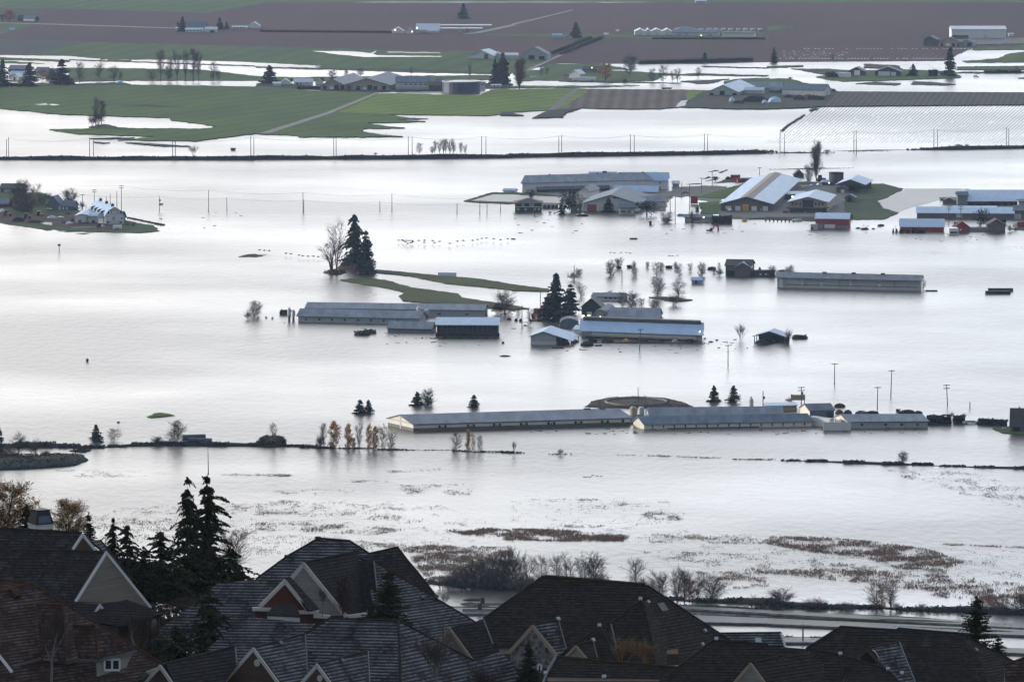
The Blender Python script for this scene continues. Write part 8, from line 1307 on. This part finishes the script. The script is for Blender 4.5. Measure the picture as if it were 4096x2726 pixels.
near(D0, 'near_fir', 955, 170, 300, 520, 'slim dark fir right of the tan gable', yb=900, v=0); near(D0, 'near_fir', 1070, 235, 460, 518, 'bushy dark fir right of the slim one', yb=920, v=2); near(D0, 'near_spruce', 752, 128, 150, 500, 'small spruce peeping over the grey tiled house', yb=560); near(D0, 'near_spruce', 230, 70, 190, 505, 'dark spruce behind the metal chimney', yb=400)
near(D0, 'near_spruce', 1210, 420, 420, 512, 'dense low spruce filling the gap left of the firs', yb=920, v=0); near(D0, 'near_spruce', 1640, 420, 520, 519, 'dense low spruce between the two tall firs', yb=930, v=1)
near(D0, 'near_gold', 60, -150, 520, 515, 'big golden brown tree cut by the left edge', yb=430); near(D0, 'near_gold', 570, 5, 400, 510, 'rounded golden brown tree right of the metal chimney', yb=430, v=0); near(D0, 'dull_gold', 250, -10, 260, 520, 'pale golden tree behind the metal chimney', yb=430); near(D0, 'bare_red', 1960, 240, 300, 535, 'reddish bare tree right of the tallest fir', yb=640)
near(D0, 'near_fir', 1760, 760, 560, 455, 'dark fir standing before the large frosted house', yb=1420, v=1); near(D0, 'near_fir', 1480, 1080, 560, 452, 'low dark fir bush left of the one before the frosted house', yb=1450, v=2); near(D1, 'near_spruce', 1110, 610, 330, 452, 'dark spruce standing before the frosted roofs at the centre', yb=1130); near(D1, 'round', 1295, 1070, 70, 449, 'tiny dark bush at the right of the centre spruce', yb=1130)
near(D3, 'near_spruce', 1745, 832, 330, 520, 'pointed dark spruce behind the right hand roofs', yb=1390, v=0); near(D3, 'near_spruce', 1930, 1180, 200, 505, 'low spruce bough at the right of the pointed spruce', yb=1400); near(D2, 'near_spruce', 135, 1225, 190, 446, 'small green conifer before the stone gable', yb=1620, v=1)
near(D1, 'near_bare', 1480, 1060, 430, 428, 'pale birch bare of leaves before the centre roofs', yb=1680, v=0); near(D0, 'near_bare', 430, 880, 560, 420, 'pale bare tree before the rust brown roof', yb=1650, v=1); near(D0, 'near_bare', 1130, 900, 260, 458, 'thin bare tree by the porch of the grey tiled house', yb=1260); near(D2, 'straw', 930, 1150, 330, 448, 'straw coloured bare shrub before the dark hipped house', yb=1440, v=0); near(D2, 'straw', 1130, 1160, 320, 447, 'second straw coloured bare shrub before the dark hipped house', yb=1440, v=1)
near(D3, 'near_bare', 620, 1380, 300, 432, 'pale bare tree on the bottom edge at the right', yb=1760); near(D3, 'near_bare', 820, 1440, 160, 432, 'small pale bare tree right of the other on the bottom edge', yb=1760); near(D1, 'bare_red', 730, 640, 190, 458, 'red twigged bare tree before the grey gable roof', yb=1020, name='tree'); near(D1, 'near_bare', 560, 750, 160, 457, 'thin bare shrub against the grey gable wall', yb=1020)
near(D0, 'shrub', 1560, 820, 700, 512, 'dark undergrowth below the tall firs', yb=1010); near(D0, 'shrub', 1250, 960, 300, 462, 'grey bare shrubs by the porch wall', yb=1330); near(D1, 'shrub', 1900, 1400, 300, 442, 'dark bare shrub between the centre and right roofs', yb=1700)
r_ = random.Random(31); mb = MB(); tw = MB()
for _ in range(4200):
    fr_ = _ % 3 == 0; px = D0(r_.uniform(1080, 1420) if fr_ else r_.uniform(1150, 2050), 0)[0]; Yq = r_.uniform(458, 466) if fr_ else r_.uniform(488, 524); x = P((px, 2400), Yq).x; zt = P((px, D0(0, (1230 if fr_ else 960) + 90 * noise.noise(V((px * .03, Yq * .05, 0))))[1]), Yq).z; z0 = hz(x, Yq); p = V((x, Yq, z0 + (zt - z0) * r_.random() ** .6))
    leaf(mb, p, r_.uniform(.15, .5), r_)
    if _ % 2: e_ = p + V((r_.uniform(-.5, .5), r_.uniform(-.5, .5), r_.uniform(.5, 1.6))); tw.tube([p, e_], [.03, .012], 3, cap=False)
o = tag(mb.build('undergrowth', 'scrub'), kind='stuff'); tw.build('twigs', 'twig_red', o)
# ------------------------------------------------------------------ bare trees and scrub along the highway
HT = [(D1, 1850, 780, 500, 230), (D1, 1950, 785, 480, 250), (D1, 2060, 790, 470, 260), (D1, 2140, 795, 440, 240), (D1, 1760, 780, 560, 240), (D2, 40, 800, 400, 190), (D2, 130, 805, 440, 200), (D2, 250, 810, 480, 200), (D2, 370, 815, 480, 170), (D2, 470, 815, 450, 190), (D2, 590, 820, 445, 200), (D2, 690, 820, 450, 240), (D1, 1660, 770, 600, 200)]
for f, x, yb, yt, w in [(D1, x, 785, 640 + (x * 7) % 60, 240) for x in (1560, 1640, 1730, 1830, 1930, 2030, 2130)] + [(D2, x, 812, 650 + (x * 7) % 70, 220) for x in (80, 190, 310, 430, 540, 640, 760)]: tr(f, 'shrub', x, yb, yt, w, 'low brown shrub under the long thicket on the highway bank', group='low shrubs of the highway thicket')
for f, x, yb, yt, w in HT: tr(f, 'bare' if w < 230 else 'bare_dense', x, yb, yt, w, 'brown bare tree in the long thicket on the bank above the highway', group='long highway thicket')
for f, x, yb, yt, w, kd, s in ((D2, 1040, 840, 510, 220, 'bare', 'fan-shaped bare tree standing apart right of the long thicket'), (D2, 1250, 860, 610, 210, 'bare_dense', 'low dense bare tree right of the fan-shaped one'), (D2, 1390, 890, 570, 170, 'bare_tall', 'twin stemmed bare tree above the highway'), (D2, 1450, 905, 590, 190, 'bare_tall', 'darkest bare tree above the highway'), (D2, 1490, 900, 690, 150, 'orange', 'bare tree with a patch of orange leaves above the highway'), (D2, 1560, 905, 640, 160, 'bare', 'thin bare tree right of the orange patch'), (D2, 1680, 905, 630, 250, 'bare_dense', 'rounded bare tree at the right of the highway group'), (D2, 1130, 850, 680, 200, 'shrub', 'bare brush between the fan-shaped and low dense trees'),
    (D3, 110, 945, 765, 290, 'bare_dense', 'large dark rounded bush on the highway bank'), (D3, 400, 955, 840, 260, 'shrub', 'second dark bush on the highway bank'), (D3, 640, 962, 890, 300, 'shrub', 'low scrub right of the second dark bush'), (D3, 910, 955, 690, 250, 'bare', 'leaning bare tree of the trio with yellow leaves'), (D3, 960, 955, 720, 160, 'dull_gold', 'middle tree of the trio with yellow leaves'), (D3, 1030, 955, 700, 170, 'bare_tall', 'right bare tree of the trio with yellow leaves'), (D3, 1085, 970, 890, 110, 'shrub', 'small dark bush right of the yellow leaved trio'), (D3, 1285, 975, 890, 150, 'shrub', 'separate dark bush on the highway bank'), (D3, 2140, 1000, 800, 300, 'shrub', 'reddish thicket cut by the right edge'), (D3, 1950, 1000, 880, 240, 'shrub', 'bare thicket left of the right edge'), (D3, -120, 950, 820, 240, 'shrub', 'bare thicket at the left of the large rounded bush'), (D1, 1590, 910, 790, 100, 'shrub_fine', 'small thin sapling beside the highway')): tr(f, kd, x, yb, yt, w, s)
pole(D3(293, 1240), D3(293, 1082)[1], 'grey lamp pole beside the side road', r=.28, name='lamp_pole', cat='lamp post')
for i, (f, x, yb, yt) in enumerate(((D1, 1975, 960, 918), (D1, 1952, 1000, 968))): boxthing('guard_rail', ['far road barrier with a square sign post', 'near road barrier with a square sign post'][i], 'barrier', D1(1960 + 60, 946 + i * 50), 22, .3, .9, 'concrete', zb=.8, parts=(('sign_post', 'dark_wall', -5.2 - i * .9, -3.8 - i * .9, -.2, .2, .6, 2.6),))
# ------------------------------------------------------------------ the air of the valley
hm = bpy.data.materials.new('haze'); hm.use_nodes = True
_n = hm.node_tree.nodes; _l = hm.node_tree.links; _n.remove(_n['Principled BSDF'])
pv = _n.new('ShaderNodeVolumePrincipled'); pv.inputs['Color'].default_value = (.52, .70, 1.0, 1); pv.inputs['Density'].default_value = 2.2e-5; pv.inputs['Anisotropy'].default_value = 0.2
_l.new(pv.outputs[0], _n['Material Output'].inputs['Volume'])
hb = MB(); hb.box(frame((0, 0, 0), (1, 0, 0), (0, 1, 0)), -2610, 2610, -310, 12010, -5.5, 281)
tag(hb.build('haze', hm), kind='stuff')
